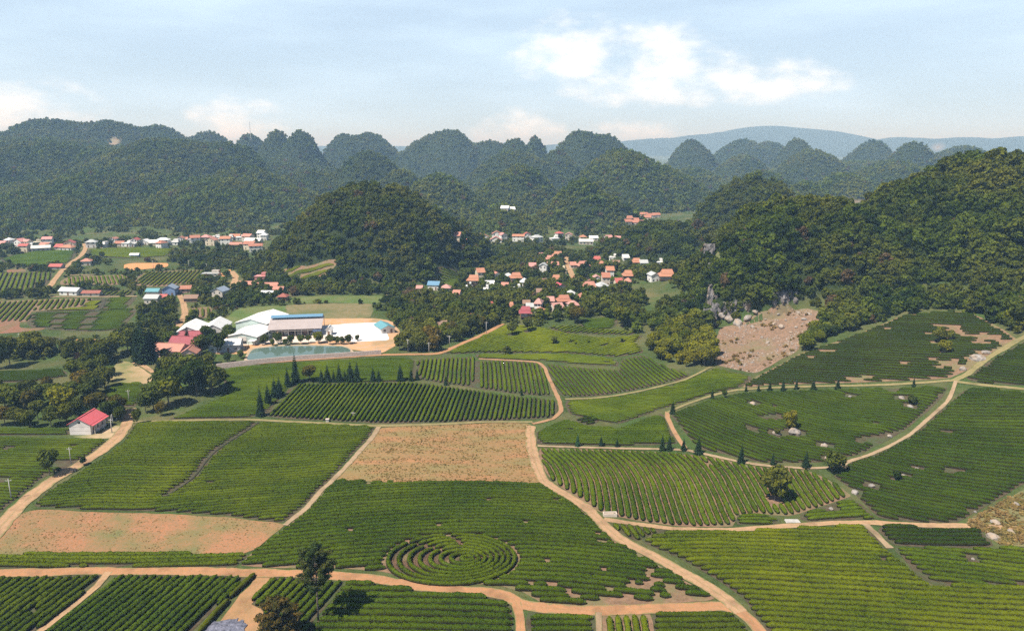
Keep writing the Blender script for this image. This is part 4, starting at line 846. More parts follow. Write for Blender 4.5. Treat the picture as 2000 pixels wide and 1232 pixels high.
def mesh_np(name, V, F, mat=None, smooth=False, attrs=None):
    """V (n,3); F list of polygons or an (m,k) array."""
    me = bpy.data.meshes.new(name)
    if isinstance(F, np.ndarray):
        m, k = F.shape
        me.vertices.add(len(V)); me.vertices.foreach_set('co', np.asarray(V, np.float32).ravel())
        me.loops.add(m * k); me.loops.foreach_set('vertex_index', F.astype(np.int32).ravel())
        me.polygons.add(m); me.polygons.foreach_set('loop_start', np.arange(0, m * k, k, dtype=np.int32))
        me.update(calc_edges=True)
    else:
        me.from_pydata([tuple(map(float, v)) for v in V], [], F)
    if attrs:
        for an, (typ, dat) in attrs.items():
            a = me.attributes.new(an, typ, 'POINT')
            a.data.foreach_set('value' if typ == 'FLOAT' else 'vector', np.asarray(dat, np.float32).ravel())
    if smooth:
        me.polygons.foreach_set('use_smooth', np.ones(len(me.polygons), bool))
    if mat: me.materials.append(mat)
    return me


def add(name, me, parent=None, loc=(0, 0, 0)):
    o = bpy.data.objects.new(name, me); o.location = loc
    return link(o, parent)


class MB:
    """Collects simple solids into one mesh."""
    def __init__(s): s.v = []; s.f = []

    def poly(s, pts, faces):
        b = len(s.v); s.v += [tuple(p) for p in pts]; s.f += [tuple(b + i for i in f) for f in faces]; return s

    def box(s, x0, x1, y0, y1, z0, z1):
        return s.poly([(x0, y0, z0), (x1, y0, z0), (x1, y1, z0), (x0, y1, z0), (x0, y0, z1), (x1, y0, z1), (x1, y1, z1), (x0, y1, z1)],
                      [(3, 2, 1, 0), (4, 5, 6, 7), (0, 1, 5, 4), (1, 2, 6, 5), (2, 3, 7, 6), (3, 0, 4, 7)])

    def prism(s, prof, a0, a1, axis):
        """prof: closed outline in (t, z); extruded from a0 to a1 along axis 'x' or 'y'."""
        n = len(prof)
        P = []
        for a in (a0, a1):
            for t, z in prof: P.append((a, t, z) if axis == 'x' else (t, a, z))
        fs = [tuple(range(n - 1, -1, -1)), tuple(range(n, 2 * n))] + [(i, (i + 1) % n, n + (i + 1) % n, n + i) for i in range(n)]
        return s.poly(P, fs)

    def tube(s, p0, p1, r0, r1, n=6):
        p0 = Vector(p0); p1 = Vector(p1); d = (p1 - p0).normalized()
        u = d.orthogonal().normalized(); w = d.cross(u)
        P = [p + (u * math.cos(t) + w * math.sin(t)) * r for p, r in ((p0, r0), (p1, r1)) for t in [2 * math.pi * k / n for k in range(n)]]
        return s.poly(P, [(i, (i + 1) % n, n + (i + 1) % n, n + i) for i in range(n)] + [tuple(range(n - 1, -1, -1)), tuple(range(n, 2 * n))])

    def mesh(s, name, mat, smooth=False): return mesh_np(name, s.v, s.f, mat, smooth)

    def build(s, name, mat, parent=None, smooth=False): return add(name, s.mesh(name, mat, smooth), parent)


# ------------------------------------------------------------------ materials
def nodes(name):
    m = bpy.data.materials.new(name); m.use_nodes = True
    nt = m.node_tree; nt.nodes.clear()
    return m, nt, nt.nodes.new, nt.links.new


def mixc(N, L, f, a, b, blend='MIX'):
    n = N('ShaderNodeMix'); n.data_type = 'RGBA'; n.blend_type = blend
    for sock, v in ((0, f), (6, a), (7, b)):
        if isinstance(v, (int, float)): n.inputs[sock].default_value = v
        elif isinstance(v, tuple): n.inputs[sock].default_value = (*v, 1) if len(v) == 3 else v
        else: L(v, n.inputs[sock])
    return n.outputs[2]


def noise(N, L, vec, scale, detail=3, rough=0.55, lo=0.35, hi=0.65):
    n = N('ShaderNodeTexNoise'); n.inputs['Scale'].default_value = scale; n.inputs['Detail'].default_value = detail
    n.inputs['Roughness'].default_value = rough
    if vec is not None: L(vec, n.inputs['Vector'])
    r = N('ShaderNodeMapRange'); L(n.outputs[0], r.inputs[0]); r.inputs[1].default_value = lo; r.inputs[2].default_value = hi
    return r.outputs[0]


def plain(name, c1, c2=None, scale=0.6, c3=None, s3=0.08, f3=(0.45, 0.65), rough=0.85, bump=0.0, bscale=3.0, spec=0.2, stretch=None, metal=0.0, detail=4, tint=False):
    m, nt, N, L = nodes(name)
    geo = N('ShaderNodeNewGeometry'); vec = geo.outputs['Position']
    if stretch:
        mp = N('ShaderNodeMapping'); mp.inputs['Scale'].default_value = stretch[:3]
        mp.inputs['Rotation'].default_value = (0, 0, math.radians(stretch[3]) if len(stretch) > 3 else 0); L(vec, mp.inputs[0]); vec = mp.outputs[0]
    col = c1
    if c2: col = mixc(N, L, noise(N, L, vec, scale, detail), c1, c2)
    if c3: col = mixc(N, L, noise(N, L, vec, s3, 5, 0.6, *f3), col, c3)
    if tint:
        oi = N('ShaderNodeObjectInfo'); col = mixc(N, L, 1.0, col, oi.outputs['Color'], 'MULTIPLY')
    p = N('ShaderNodeBsdfPrincipled'); p.inputs['Roughness'].default_value = rough; p.inputs['Specular IOR Level'].default_value = spec
    p.inputs['Metallic'].default_value = metal
    if isinstance(col, tuple): p.inputs['Base Color'].default_value = (*col, 1)
    else: L(col, p.inputs['Base Color'])
    if bump:
        b = N('ShaderNodeBump'); b.inputs['Strength'].default_value = bump; b.inputs['Distance'].default_value = 0.15
        L(noise(N, L, vec, bscale, 4, 0.6, 0.2, 0.8), b.inputs['Height']); L(b.outputs[0], p.inputs['Normal'])
    o = N('ShaderNodeOutputMaterial'); L(p.outputs[0], o.inputs[0])
    return m


def road_mat(name, c1, c2, grass, crown=0.35):
    """Beaten earth: bare wheel tracks, grass creeping in from the edges and along the crown."""
    m, nt, N, L = nodes(name)
    P = N('ShaderNodeNewGeometry').outputs['Position']
    at = N('ShaderNodeAttribute'); at.attribute_name = 'across'
    def mth(op, a, b):
        n = N('ShaderNodeMath'); n.operation = op
        for i, v in enumerate((a, b)):
            if isinstance(v, (int, float)): n.inputs[i].default_value = v
            else: L(v, n.inputs[i])
        return n.outputs[0]
    c = mixc(N, L, noise(N, L, P, 0.9, 5, 0.65, 0.3, 0.7), c1, c2)
    c = mixc(N, L, noise(N, L, P, 0.16, 4, 0.6, 0.5, 0.75), c, tuple(0.62 * v for v in c2))
    a = mth('ABSOLUTE', at.outputs['Fac'], 0)
    nz = noise(N, L, P, 0.7, 5, 0.7, 0.25, 0.75)
    edge = N('ShaderNodeMapRange'); L(mth('ADD', a, mth('MULTIPLY', mth('SUBTRACT', nz, 0.5), 0.7)), edge.inputs[0]); edge.inputs[1].default_value = 0.72; edge.inputs[2].default_value = 1.0
    mid = N('ShaderNodeMapRange'); L(mth('ADD', a, mth('MULTIPLY', nz, 0.35)), mid.inputs[0]); mid.inputs[1].default_value = 0.32; mid.inputs[2].default_value = 0.15; mid.inputs[4].default_value = crown
    c = mixc(N, L, mth('MAXIMUM', edge.outputs[0], mid.outputs[0]), c, grass)
    p = N('ShaderNodeBsdfPrincipled'); L(c, p.inputs['Base Color']); p.inputs['Roughness'].default_value = 0.95; p.inputs['Specular IOR Level'].default_value = 0.05
    b = N('ShaderNodeBump'); b.inputs['Strength'].default_value = 0.5; b.inputs['Distance'].default_value = 0.15
    L(noise(N, L, P, 2.5, 5, 0.65, 0.2, 0.8), b.inputs['Height']); L(b.outputs[0], p.inputs['Normal'])
    L(p.outputs[0], N('ShaderNodeOutputMaterial').inputs[0])
    return m


def leaf_mat(name, dark, light, warm, world_scale=0.03, trans=0.22, withered=False):
    """Foliage: every tree a shade of its own, clumps lighter and darker, the tint of the object on top."""
    m, nt, N, L = nodes(name)
    geo = N('ShaderNodeNewGeometry'); oi = N('ShaderNodeObjectInfo')
    c = mixc(N, L, oi.outputs['Random'], dark, light)
    c = mixc(N, L, noise(N, L, geo.outputs['Position'], world_scale, 4, 0.6, 0.42, 0.72), c, warm)
    if withered:
        rare = N('ShaderNodeMath'); rare.operation = 'GREATER_THAN'; rare.inputs[1].default_value = 0.975; L(oi.outputs['Random'], rare.inputs[0])   # the odd withered crown
        c = mixc(N, L, rare.outputs[0], c, (0.125, 0.085, 0.045))
    c = mixc(N, L, noise(N, L, geo.outputs['Position'], 0.9, 3, 0.6, 0.3, 0.7), mixc(N, L, 1.0, c, (0.62, 0.66, 0.66), 'MULTIPLY'), mixc(N, L, 1.0, c, (1.3, 1.27, 1.1), 'MULTIPLY'))
    c = mixc(N, L, 1.0, c, oi.outputs['Color'], 'MULTIPLY')
    d = N('ShaderNodeBsdfDiffuse'); L(c, d.inputs[0])
    t = N('ShaderNodeBsdfTranslucent'); L(mixc(N, L, 1.0, c, (1.2, 1.25, 0.6), 'MULTIPLY'), t.inputs[0])
    mx = N('ShaderNodeMixShader'); mx.inputs[0].default_value = trans; L(d.outputs[0], mx.inputs[1]); L(t.outputs[0], mx.inputs[2])
    o = N('ShaderNodeOutputMaterial'); L(mx.outputs[0], o.inputs[0])
    return m


def tea_mat():
    m, nt, N, L = nodes('tea_foliage')
    geo = N('ShaderNodeNewGeometry'); oi = N('ShaderNodeObjectInfo')
    P = geo.outputs['Position']
    c = mixc(N, L, noise(N, L, P, 2.6, 5, 0.7, 0.32, 0.68), (0.017, 0.032, 0.003), (0.072, 0.104, 0.005))
    c = mixc(N, L, noise(N, L, P, 0.045, 4, 0.6, 0.4, 0.7), c, (0.084, 0.106, 0.005))
    rv = N('ShaderNodeMapRange'); L(oi.outputs['Random'], rv.inputs[0]); rv.inputs[3].default_value = 0.85; rv.inputs[4].default_value = 1.15
    cr = N('ShaderNodeCombineColor')
    for i in range(3): L(rv.outputs[0], cr.inputs[i])
    c = mixc(N, L, 1.0, c, cr.outputs[0], 'MULTIPLY')
    c = mixc(N, L, 1.0, c, oi.outputs['Color'], 'MULTIPLY')
    at = N('ShaderNodeAttribute'); at.attribute_name = 'hgt'
    st = N('ShaderNodeMapRange'); L(at.outputs['Fac'], st.inputs[0]); st.inputs[1].default_value = 0.95; st.inputs[2].default_value = 0.35
    c = mixc(N, L, st.outputs[0], c, (0.028, 0.022, 0.013))          # woody stems low down; shade between hedges painted higher up the sides
    p = N('ShaderNodeBsdfPrincipled'); L(c, p.inputs['Base Color']); p.inputs['Roughness'].default_value = 0.9; p.inputs['Specular IOR Level'].default_value = 0.02
    b = N('ShaderNodeBump'); b.inputs['Strength'].default_value = 0.9; b.inputs['Distance'].default_value = 0.14
    L(noise(N, L, P, 4.0, 4, 0.65, 0.2, 0.8), b.inputs['Height']); L(b.outputs[0], p.inputs['Normal'])
    o = N('ShaderNodeOutputMaterial'); L(p.outputs[0], o.inputs[0])
    return m


def ground_mat():
    m, nt, N, L = nodes('ground_cover')
    geo = N('ShaderNodeNewGeometry'); P = geo.outputs['Position']
    at = N('ShaderNodeAttribute'); at.attribute_name = 'forest'
    g = mixc(N, L, noise(N, L, P, 0.5, 5, 0.65, 0.3, 0.7), (0.035, 0.058, 0.016), (0.085, 0.110, 0.034))
    g = mixc(N, L, noise(N, L, P, 0.035, 5, 0.6, 0.45, 0.68), g, (0.14, 0.125, 0.055))
    g = mixc(N, L, noise(N, L, P, 0.06, 4, 0.6, 0.52, 0.72), g, (0.060, 0.105, 0.024))
    f = mixc(N, L, noise(N, L, P, 0.12, 5, 0.65, 0.35, 0.7), (0.012, 0.020, 0.007), (0.034, 0.046, 0.014))
    c = mixc(N, L, at.outputs['Fac'], g, f)
    rk = N('ShaderNodeAttribute'); rk.attribute_name = 'scar'
    c = mixc(N, L, rk.outputs['Fac'], c, mixc(N, L, noise(N, L, P, 0.1, 4, 0.6), (0.30, 0.21, 0.15), (0.24, 0.22, 0.14)))
    p = N('ShaderNodeBsdfPrincipled'); L(c, p.inputs['Base Color']); p.inputs['Roughness'].default_value = 0.95; p.inputs['Specular IOR Level'].default_value = 0.05
    b = N('ShaderNodeBump'); b.inputs['Strength'].default_value = 0.8; b.inputs['Distance'].default_value = 0.5
    L(noise(N, L, P, 0.8, 5, 0.65, 0.2, 0.8), b.inputs['Height']); L(b.outputs[0], p.inputs['Normal'])
    o = N('ShaderNodeOutputMaterial'); L(p.outputs[0], o.inputs[0])
    return m


def water_mat():
    m, nt, N, L = nodes('pond_water')
    geo = N('ShaderNodeNewGeometry')
    p = N('ShaderNodeBsdfPrincipled'); p.inputs['Base Color'].default_value = (0.09, 0.14, 0.115, 1)
    p.inputs['Roughness'].default_value = 0.03; p.inputs['Specular IOR Level'].default_value = 0.6; p.inputs['IOR'].default_value = 1.33
    b = N('ShaderNodeBump'); b.inputs['Strength'].default_value = 0.04; b.inputs['Distance'].default_value = 0.05
    L(noise(N, L, geo.outputs['Position'], 0.8, 3, 0.5, 0.2, 0.8), b.inputs['Height']); L(b.outputs[0], p.inputs['Normal'])
    o = N('ShaderNodeOutputMaterial'); L(p.outputs[0], o.inputs[0])
    return m


def sheet_metal(name, col, seam=1.1):
    """Corrugated or tiled roofing: fine ribs down the slope, weathered patches."""
    m, nt, N, L = nodes(name)
    tc = N('ShaderNodeTexCoord'); geo = N('ShaderNodeNewGeometry')
    dirt = tuple(0.72 * c + 0.02 for c in col)
    c = mixc(N, L, noise(N, L, geo.outputs['Position'], 0.35, 5, 0.65, 0.35, 0.75), col, dirt)
    c = mixc(N, L, noise(N, L, geo.outputs['Position'], 2.2, 3, 0.6, 0.4, 0.8), c, tuple(min(1, 1.12 * v) for v in col))
    w = N('ShaderNodeTexWave'); w.inputs['Scale'].default_value = seam; w.bands_direction = 'X'; L(tc.outputs['Object'], w.inputs['Vector'])
    p = N('ShaderNodeBsdfPrincipled'); L(c, p.inputs['Base Color']); p.inputs['Roughness'].default_value = 0.55; p.inputs['Specular IOR Level'].default_value = 0.3
    b = N('ShaderNodeBump'); b.inputs['Strength'].default_value = 0.35; b.inputs['Distance'].default_value = 0.06
    L(w.outputs[0], b.inputs['Height']); L(b.outputs[0], p.inputs['Normal'])
    o = N('ShaderNodeOutputMaterial'); L(p.outputs[0], o.inputs[0])
    return m


MT = {}
MT['ground'] = ground_mat()
MT['tea'] = tea_mat()
MT['water'] = water_mat()
MT['leaf'] = leaf_mat('broadleaf_foliage', (0.030, 0.050, 0.010), (0.105, 0.130, 0.021), (0.140, 0.135, 0.022))
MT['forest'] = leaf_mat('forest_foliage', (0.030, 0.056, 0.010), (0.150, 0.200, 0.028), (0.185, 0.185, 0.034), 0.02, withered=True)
MT['hillwood'] = leaf_mat('shaded_forest_foliage', (0.020, 0.038, 0.008), (0.105, 0.140, 0.018), (0.150, 0.148, 0.024), 0.03, withered=True)  # darker copy of the forest foliage, near hill's shade put into its colour
MT['weed'] = leaf_mat('dry_weeds', (0.21, 0.13, 0.055), (0.28, 0.19, 0.08), (0.16, 0.145, 0.045), 0.3, 0.1)
MT['needle'] = leaf_mat('conifer_needles', (0.016, 0.036, 0.018), (0.030, 0.056, 0.026), (0.034, 0.056, 0.024), 0.05, 0.1)
MT['pine'] = leaf_mat('pine_needles', (0.030, 0.048, 0.018), (0.050, 0.072, 0.024), (0.080, 0.080, 0.030), 0.4, 0.15)
MT['bark'] = plain('bark', (0.10, 0.075, 0.055), (0.17, 0.14, 0.11), 3.0, bump=0.5, bscale=6)
MT['soil0'] = plain('gap_shade_soil', (0.060, 0.045, 0.026), (0.10, 0.075, 0.042), 0.8, c3=(0.06, 0.075, 0.028), s3=0.2, bump=0.3)  # litter colour darkened to paint the shade between hedges
MT['soil1'] = plain('pale_soil_bed', (0.25, 0.15, 0.09), (0.16, 0.10, 0.06), 0.9, c3=(0.15, 0.14, 0.06), s3=0.15, bump=0.3)
MT['orange_field'] = plain('orange_earth_field', (0.37, 0.165, 0.08), (0.25, 0.15, 0.075), 1.6, c3=(0.15, 0.15, 0.055), s3=0.07, f3=(0.42, 0.66), bump=0.5, bscale=4)
MT['tan_field'] = plain('tan_earth_field', (0.41, 0.20, 0.09), (0.22, 0.125, 0.055), 1.6, c3=(0.21, 0.17, 0.065), s3=0.12, f3=(0.36, 0.66), bump=0.9, bscale=3, stretch=(0.5, 1.6, 1), detail=7)
MT['orange_road'] = road_mat('orange_road_dirt', (0.43, 0.215, 0.105), (0.33, 0.18, 0.095), (0.22, 0.18, 0.08), 0.35)
MT['tan_road'] = road_mat('tan_road_dirt', (0.44, 0.275, 0.155), (0.34, 0.21, 0.12), (0.2, 0.18, 0.075), 0.55)
MT['orange_path'] = road_mat('orange_path_dirt', (0.4, 0.22, 0.12), (0.31, 0.18, 0.1), (0.19, 0.17, 0.07), 0.0)
MT['pale_path'] = road_mat('pale_path_dirt', (0.38, 0.27, 0.17), (0.28, 0.2, 0.12), (0.15, 0.15, 0.06), 0.0)
MT['grass_path'] = road_mat('grass_path_dirt', (0.29, 0.22, 0.11), (0.2, 0.18, 0.075), (0.11, 0.13, 0.04), 0.4)
MT['orange_bare'] = plain('fresh_orange_earth', (0.60, 0.27, 0.10), (0.50, 0.24, 0.10), 0.4, bump=0.3)
MT['brown_plough'] = plain('ploughed_earth', (0.26, 0.12, 0.07), (0.19, 0.10, 0.06), 0.9, c3=(0.13, 0.12, 0.05), s3=0.1, bump=0.6, stretch=(2.0, 0.3, 1, 25))
MT['dry_meadow'] = plain('dry_meadow', (0.22, 0.17, 0.085), (0.15, 0.14, 0.055), 0.3, c3=(0.10, 0.12, 0.04), s3=0.04, bump=0.3)
MT['green_meadow'] = plain('green_meadow', (0.105, 0.155, 0.035), (0.075, 0.115, 0.028), 0.25, c3=(0.14, 0.15, 0.05), s3=0.06, bump=0.4)
MT['dry_lawn'] = plain('dry_lawn', (0.28, 0.22, 0.10), (0.16, 0.17, 0.06), 0.15, c3=(0.42, 0.28, 0.16), s3=0.07, bump=0.3)
MT['scree'] = plain('scree', (0.27, 0.165, 0.105), (0.15, 0.105, 0.07), 0.9, c3=(0.17, 0.15, 0.075), s3=0.07, f3=(0.5, 0.72), bump=0.8, bscale=1.2)
MT['yard_soil'] = plain('yard_earth', (0.55, 0.29, 0.13), (0.46, 0.30, 0.19), 0.3, c3=(0.25, 0.20, 0.10), s3=0.05, f3=(0.5, 0.7), bump=0.2)
MT['concrete'] = plain('bright_concrete', (0.78, 0.72, 0.68), (0.70, 0.65, 0.61), 0.15, rough=0.7)
MT['pale_concrete'] = plain('yard_concrete', (0.66, 0.56, 0.47), (0.56, 0.47, 0.39), 0.3)
MT['pond_kerb'] = plain('pond_bank', (0.42, 0.32, 0.23), (0.30, 0.24, 0.14), 0.4)
MT['pale_soil'] = plain('forecourt_earth', (0.44, 0.31, 0.19), (0.30, 0.24, 0.13), 0.3, c3=(0.16, 0.17, 0.06), s3=0.12, f3=(0.5, 0.65))
MT['dark_ditch'] = plain('shaded_ditch_bed', (0.045, 0.045, 0.025), (0.07, 0.06, 0.035), 0.8)  # shadow inside the ditch put into a flat dark colour
MT['stone'] = plain('limestone', (0.33, 0.30, 0.27), (0.18, 0.165, 0.15), 0.9, c3=(0.36, 0.27, 0.19), s3=0.4, bump=0.9, bscale=1.8)
MT['cliff'] = plain('shaded_cliff_limestone', (0.20, 0.185, 0.18), (0.07, 0.065, 0.065), 0.35, c3=(0.42, 0.30, 0.19), s3=0.1, f3=(0.52, 0.7), bump=1.0, bscale=0.8, stretch=(1, 1, 0.35))  # limestone darkened to hold the shadow of overhanging trees
MT['masonry'] = plain('stone_masonry', (0.40, 0.33, 0.29), (0.30, 0.24, 0.21), 1.6, bump=0.6, bscale=2.5)
MT['glass'] = plain('dark_glass', (0.03, 0.035, 0.04), rough=0.15, spec=0.6)
MT['frame'] = plain('window_frame', (0.62, 0.60, 0.56))
MT['door'] = plain('door_wood', (0.16, 0.09, 0.05), (0.22, 0.13, 0.08), 2.0)
MT['pole'] = plain('pole_concrete', (0.46, 0.44, 0.40), (0.36, 0.34, 0.31), 1.0)
MT['steel'] = plain('painted_steel', (0.55, 0.53, 0.50), (0.45, 0.43, 0.41), 1.0, rough=0.5)
MT['darkroom'] = plain('shed_interior', (0.20, 0.12, 0.09), (0.28, 0.18, 0.13), 0.5)
MT['rubber'] = plain('tyre_rubber', (0.02, 0.02, 0.02), rough=0.7)
MT['car'] = plain('dark_car_paint', (0.05, 0.03, 0.05), rough=0.25, spec=0.5)
MT['tarp'] = plain('plastic_tarp', (0.07, 0.07, 0.09), (0.20, 0.20, 0.25), 1.5, rough=0.3, spec=0.5, bump=0.9, bscale=2)
ROOFS = dict(white=(0.74, 0.73, 0.70), rust=(0.30, 0.10, 0.07), salmon=(0.46, 0.21, 0.15), red=(0.42, 0.11, 0.09), grey=(0.42, 0.43, 0.42), teal=(0.12, 0.30, 0.34), bluegrey=(0.26, 0.31, 0.38),
             brick=(0.38, 0.16, 0.10), brown=(0.26, 0.16, 0.11), rose=(0.55, 0.25, 0.22), blue=(0.13, 0.26, 0.38), pink=(0.48, 0.25, 0.21), orange=(0.42, 0.19, 0.11), crimson=(0.52, 0.09, 0.12),
             maroon=(0.30, 0.07, 0.08), greyrose=(0.40, 0.34, 0.32), cherry=(0.62, 0.12, 0.13), pale=(0.62, 0.58, 0.52), cream=(0.66, 0.58, 0.44))
WALLS = dict(white=(0.74, 0.72, 0.68), pale=(0.58, 0.52, 0.45), grey=(0.40, 0.39, 0.38), blue=(0.24, 0.34, 0.55), pink=(0.56, 0.36, 0.32), brown=(0.20, 0.13, 0.09), rose=(0.52, 0.22, 0.20), brick=(0.40, 0.18, 0.12),
             cream=(0.66, 0.57, 0.42), mint=(0.50, 0.60, 0.56), steel=(0.42, 0.36, 0.34), pinkw=(0.56, 0.40, 0.37), blueish=(0.36, 0.42, 0.50), whitewash=(0.70, 0.64, 0.60))
RM = {k: sheet_metal('roofing_' + k, v) for k, v in ROOFS.items()}
WM = {k: plain('plaster_' + k, v, tuple(0.82 * c for c in v), 0.5, c3=tuple(0.7 * c for c in v), s3=0.2, f3=(0.5, 0.75)) for k, v in WALLS.items()}


# ------------------------------------------------------------------ plan geometry
def inside(poly, x, y):
    x = np.asarray(x, float); y = np.asarray(y, float)
    r = np.zeros(x.shape, bool)
    P = np.asarray(poly, float); Q = np.roll(P, 1, 0)
    for (x1, y1), (x2, y2) in zip(P, Q):
        c = ((y1 > y) != (y2 > y))
        if y1 != y2: r ^= c & (x < (x2 - x1) * (y - y1) / (y2 - y1) + x1)
    return r


def seg_dist(pts, x, y, closed=False):
    x = np.asarray(x, float); y = np.asarray(y, float)
    P = np.asarray(pts, float)
    Q = np.roll(P, -1, 0) if closed else P[1:]
    if not closed: P = P[:-1]
    best = np.full(x.shape, 1e9)
    for (x1, y1), (x2, y2) in zip(P, Q):
        dx, dy = x2 - x1, y2 - y1
        t = np.clip(((x - x1) * dx + (y - y1) * dy) / max(dx * dx + dy * dy, 1e-9), 0, 1)
        best = np.minimum(best, np.hypot(x - x1 - t * dx, y - y1 - t * dy))
    return best


def clip_cell(poly, x0, x1, y0, y1):
    out = [tuple(p) for p in poly]
    for ax, val, sgn in ((0, x0, 1), (0, x1, -1), (1, y0, 1), (1, y1, -1)):
        res = []
        for k in range(len(out)):
            a, b = out[k - 1], out[k]
            da, db = (a[ax] - val) * sgn, (b[ax] - val) * sgn
            if (da >= 0) != (db >= 0):
                t = da / (da - db); res.append((a[0] + (b[0] - a[0]) * t, a[1] + (b[1] - a[1]) * t))
            if db >= 0: res.append(b)
        out = res
        if len(out) < 3: return []
    return out


def smooth_line(pts, step, jitter=0.0, seed=0, closed=False):
    """Catmull-Rom through pts, resampled every step metres, edges made a little uneven."""
    P = np.asarray(pts, float)
    if closed: P = np.vstack([P[-1], P, P[0], P[1]])
    else: P = np.vstack([2 * P[0] - P[1], P, 2 * P[-1] - P[-2]])
    out = []
    for i in range(1, len(P) - 2):
        n = max(2, int(np.hypot(*(P[i + 1] - P[i])) / step)); t = np.linspace(0, 1, n, endpoint=False)[:, None]
        p0, p1, p2, p3 = P[i - 1], P[i], P[i + 1], P[i + 2]
        c = 0.5 * (2 * p1 + (p2 - p0) * t + (2 * p0 - 5 * p1 + 4 * p2 - p3) * t ** 2 + (3 * p1 - p0 - 3 * p2 + p3) * t ** 3)
        lin = p1 + (p2 - p1) * t
        out.append(0.55 * c + 0.45 * lin)
    out = np.vstack(out if closed else out + [P[-2:-1]])
    if jitter:
        out = out + jitter * np.stack([vnoise(out[:, 0] / 2.3, out[:, 1] / 2.3, seed), vnoise(out[:, 0] / 2.3, out[:, 1] / 2.3, seed + 7)], 1)
    return out


def drape(poly, lift):
    """Sheet that follows the ground mesh exactly inside a plan polygon."""
    P = np.asarray(poly, float)
    i0, i1 = np.searchsorted(GX, P[:, 0].min()) - 1, np.searchsorted(GX, P[:, 0].max())
    j0, j1 = np.searchsorted(GY, P[:, 1].min()) - 1, np.searchsorted(GY, P[:, 1].max())
    xs, ys = GX[i0:i1 + 1], GY[j0:j1 + 1]
    cx, cy = (xs[:-1] + xs[1:]) / 2, (ys[:-1] + ys[1:]) / 2
    X, Y = np.meshgrid(cx, cy, indexing='ij')
    D = seg_dist(P, X, Y, True); I = inside(P, X, Y)
    half = 0.75 * np.hypot(np.diff(xs)[:, None], np.diff(ys)[None, :])
    V, F = [], []
    for a in range(len(cx)):
        for b in range(len(cy)):
            if D[a, b] > half[a, b]:
                if not I[a, b]: continue
                q = [(xs[a], ys[b]), (xs[a + 1], ys[b]), (xs[a + 1], ys[b + 1]), (xs[a], ys[b + 1])]
            else:
                q = clip_cell(P, xs[a], xs[a + 1], ys[b], ys[b + 1])
                if len(q) < 3: continue
                ar = sum(q[k - 1][0] * q[k][1] - q[k][0] * q[k - 1][1] for k in range(len(q)))
                if abs(ar) < 1e-4: continue
                if ar < 0: q = q[::-1]
            F.append(tuple(range(len(V), len(V) + len(q)))); V += q
    V = np.array(V)
    return np.column_stack([V, gz(V[:, 0], V[:, 1]) + lift]), F


# ------------------------------------------------------------------ ground
scree_polys = [p for n, m_, p in PLAN['sheets'] if m_ == 'scree']
worked = [f['poly'] for f in PLAN['fields']] + [p for n, m_, p in PLAN['sheets']]


def forest_amount(x, y):
    """1 where the hills are wooded."""
    return sstep(2.5, 7.0, hill_sum(x, y) + 1.5 * fbm(x / 14, y / 14, 88, 2))


def scar_amount(x, y):
    n = fbm(x / 90, y / 90, 120, 4)
    return sstep(0.56, 0.60, n) * sstep(800, 1000, y)


def make_ground():
    X, Y = np.meshgrid(GX, GY, indexing='ij')
    nx, ny = X.shape
    idx = np.arange(nx * ny).reshape(nx, ny)
    F = np.stack([idx[:-1, :-1], idx[1:, :-1], idx[1:, 1:], idx[:-1, 1:]], -1).reshape(-1, 4)
    V = np.stack([X, Y, GZ], -1).reshape(-1, 3)
    me = mesh_np('ground', V, F, MT['ground'], True,
                 dict(forest=('FLOAT', forest_amount(X, Y).ravel()), scar=('FLOAT', (scar_amount(X, Y) * forest_amount(X, Y)).ravel())))
    tag(add('ground', me), 'rolling valley floor and karst hillsides', kind='structure')


make_ground()
for k, (nm, mt, poly) in enumerate(PLAN['sheets']):
    pts = smooth_line(poly, 2.0 if mt not in ('concrete', 'pale_concrete') else 50, 0.35 if mt not in ('concrete', 'pale_concrete', 'pond_kerb') else 0.0, 200 + k, True)
    lift = {'concrete': 0.12, 'pale_concrete': 0.11, 'pond_kerb': 0.10, 'yard_soil': 0.07}.get(mt, 0.06)
    V, F = drape(pts, lift)
    tag(add(nm, mesh_np(nm, V, F, MT[mt])), kind='structure')
V, F = drape(smooth_line(PLAN['pond'][0], 3.0, 0, 0, True), 0.16)
V[:, 2] = V[:, 2].mean()
tag(add('pond', mesh_np('pond', V, F, MT['water'])), kind='structure')
road_lines = []
for k, (nm, mt, w, line) in enumerate(PLAN['roads']):
    w = w * 1.12
    c = smooth_line(line, 1.5 if line[0][1] < 420 else 5)
    road_lines.append((c, w))
    t = np.gradient(c, axis=0); t /= np.linalg.norm(t, axis=1)[:, None] + 1e-9
    n = np.column_stack([-t[:, 1], t[:, 0]])
    wl = w / 2 * (1 + 0.22 * vnoise(c[:, 0] / 3.1, c[:, 1] / 3.1, 300 + k)); wr = w / 2 * (1 + 0.22 * vnoise(c[:, 0] / 3.1, c[:, 1] / 3.1, 400 + k))
    m_ = 7                                                        # strips across, so the surface follows the ground
    V = []; s = np.linspace(-1, 1, m_)
    for q in s:
        off = np.where(q < 0, wl, wr) * q
        p = c + n * off[:, None]; V.append(np.column_stack([p, gz(p[:, 0], p[:, 1]) + 0.13 + 0.004 * k]))
    nn = len(c); V = np.vstack(V)
    F = np.array([(a * nn + i, a * nn + i + 1, (a + 1) * nn + i + 1, (a + 1) * nn + i) for a in range(m_ - 1) for i in range(nn - 1)])
    tag(add(nm, mesh_np(nm, V, F[:, ::-1].copy(), MT[mt], False, dict(across=('FLOAT', np.repeat(s, nn))))), kind='structure')


# ------------------------------------------------------------------ tea fields
PROF = np.array([(-0.86, 0.0), (-1.0, 0.55), (-0.60, 0.93), (0.0, 1.0), (0.60, 0.93), (1.0, 0.55), (0.86, 0.0)])


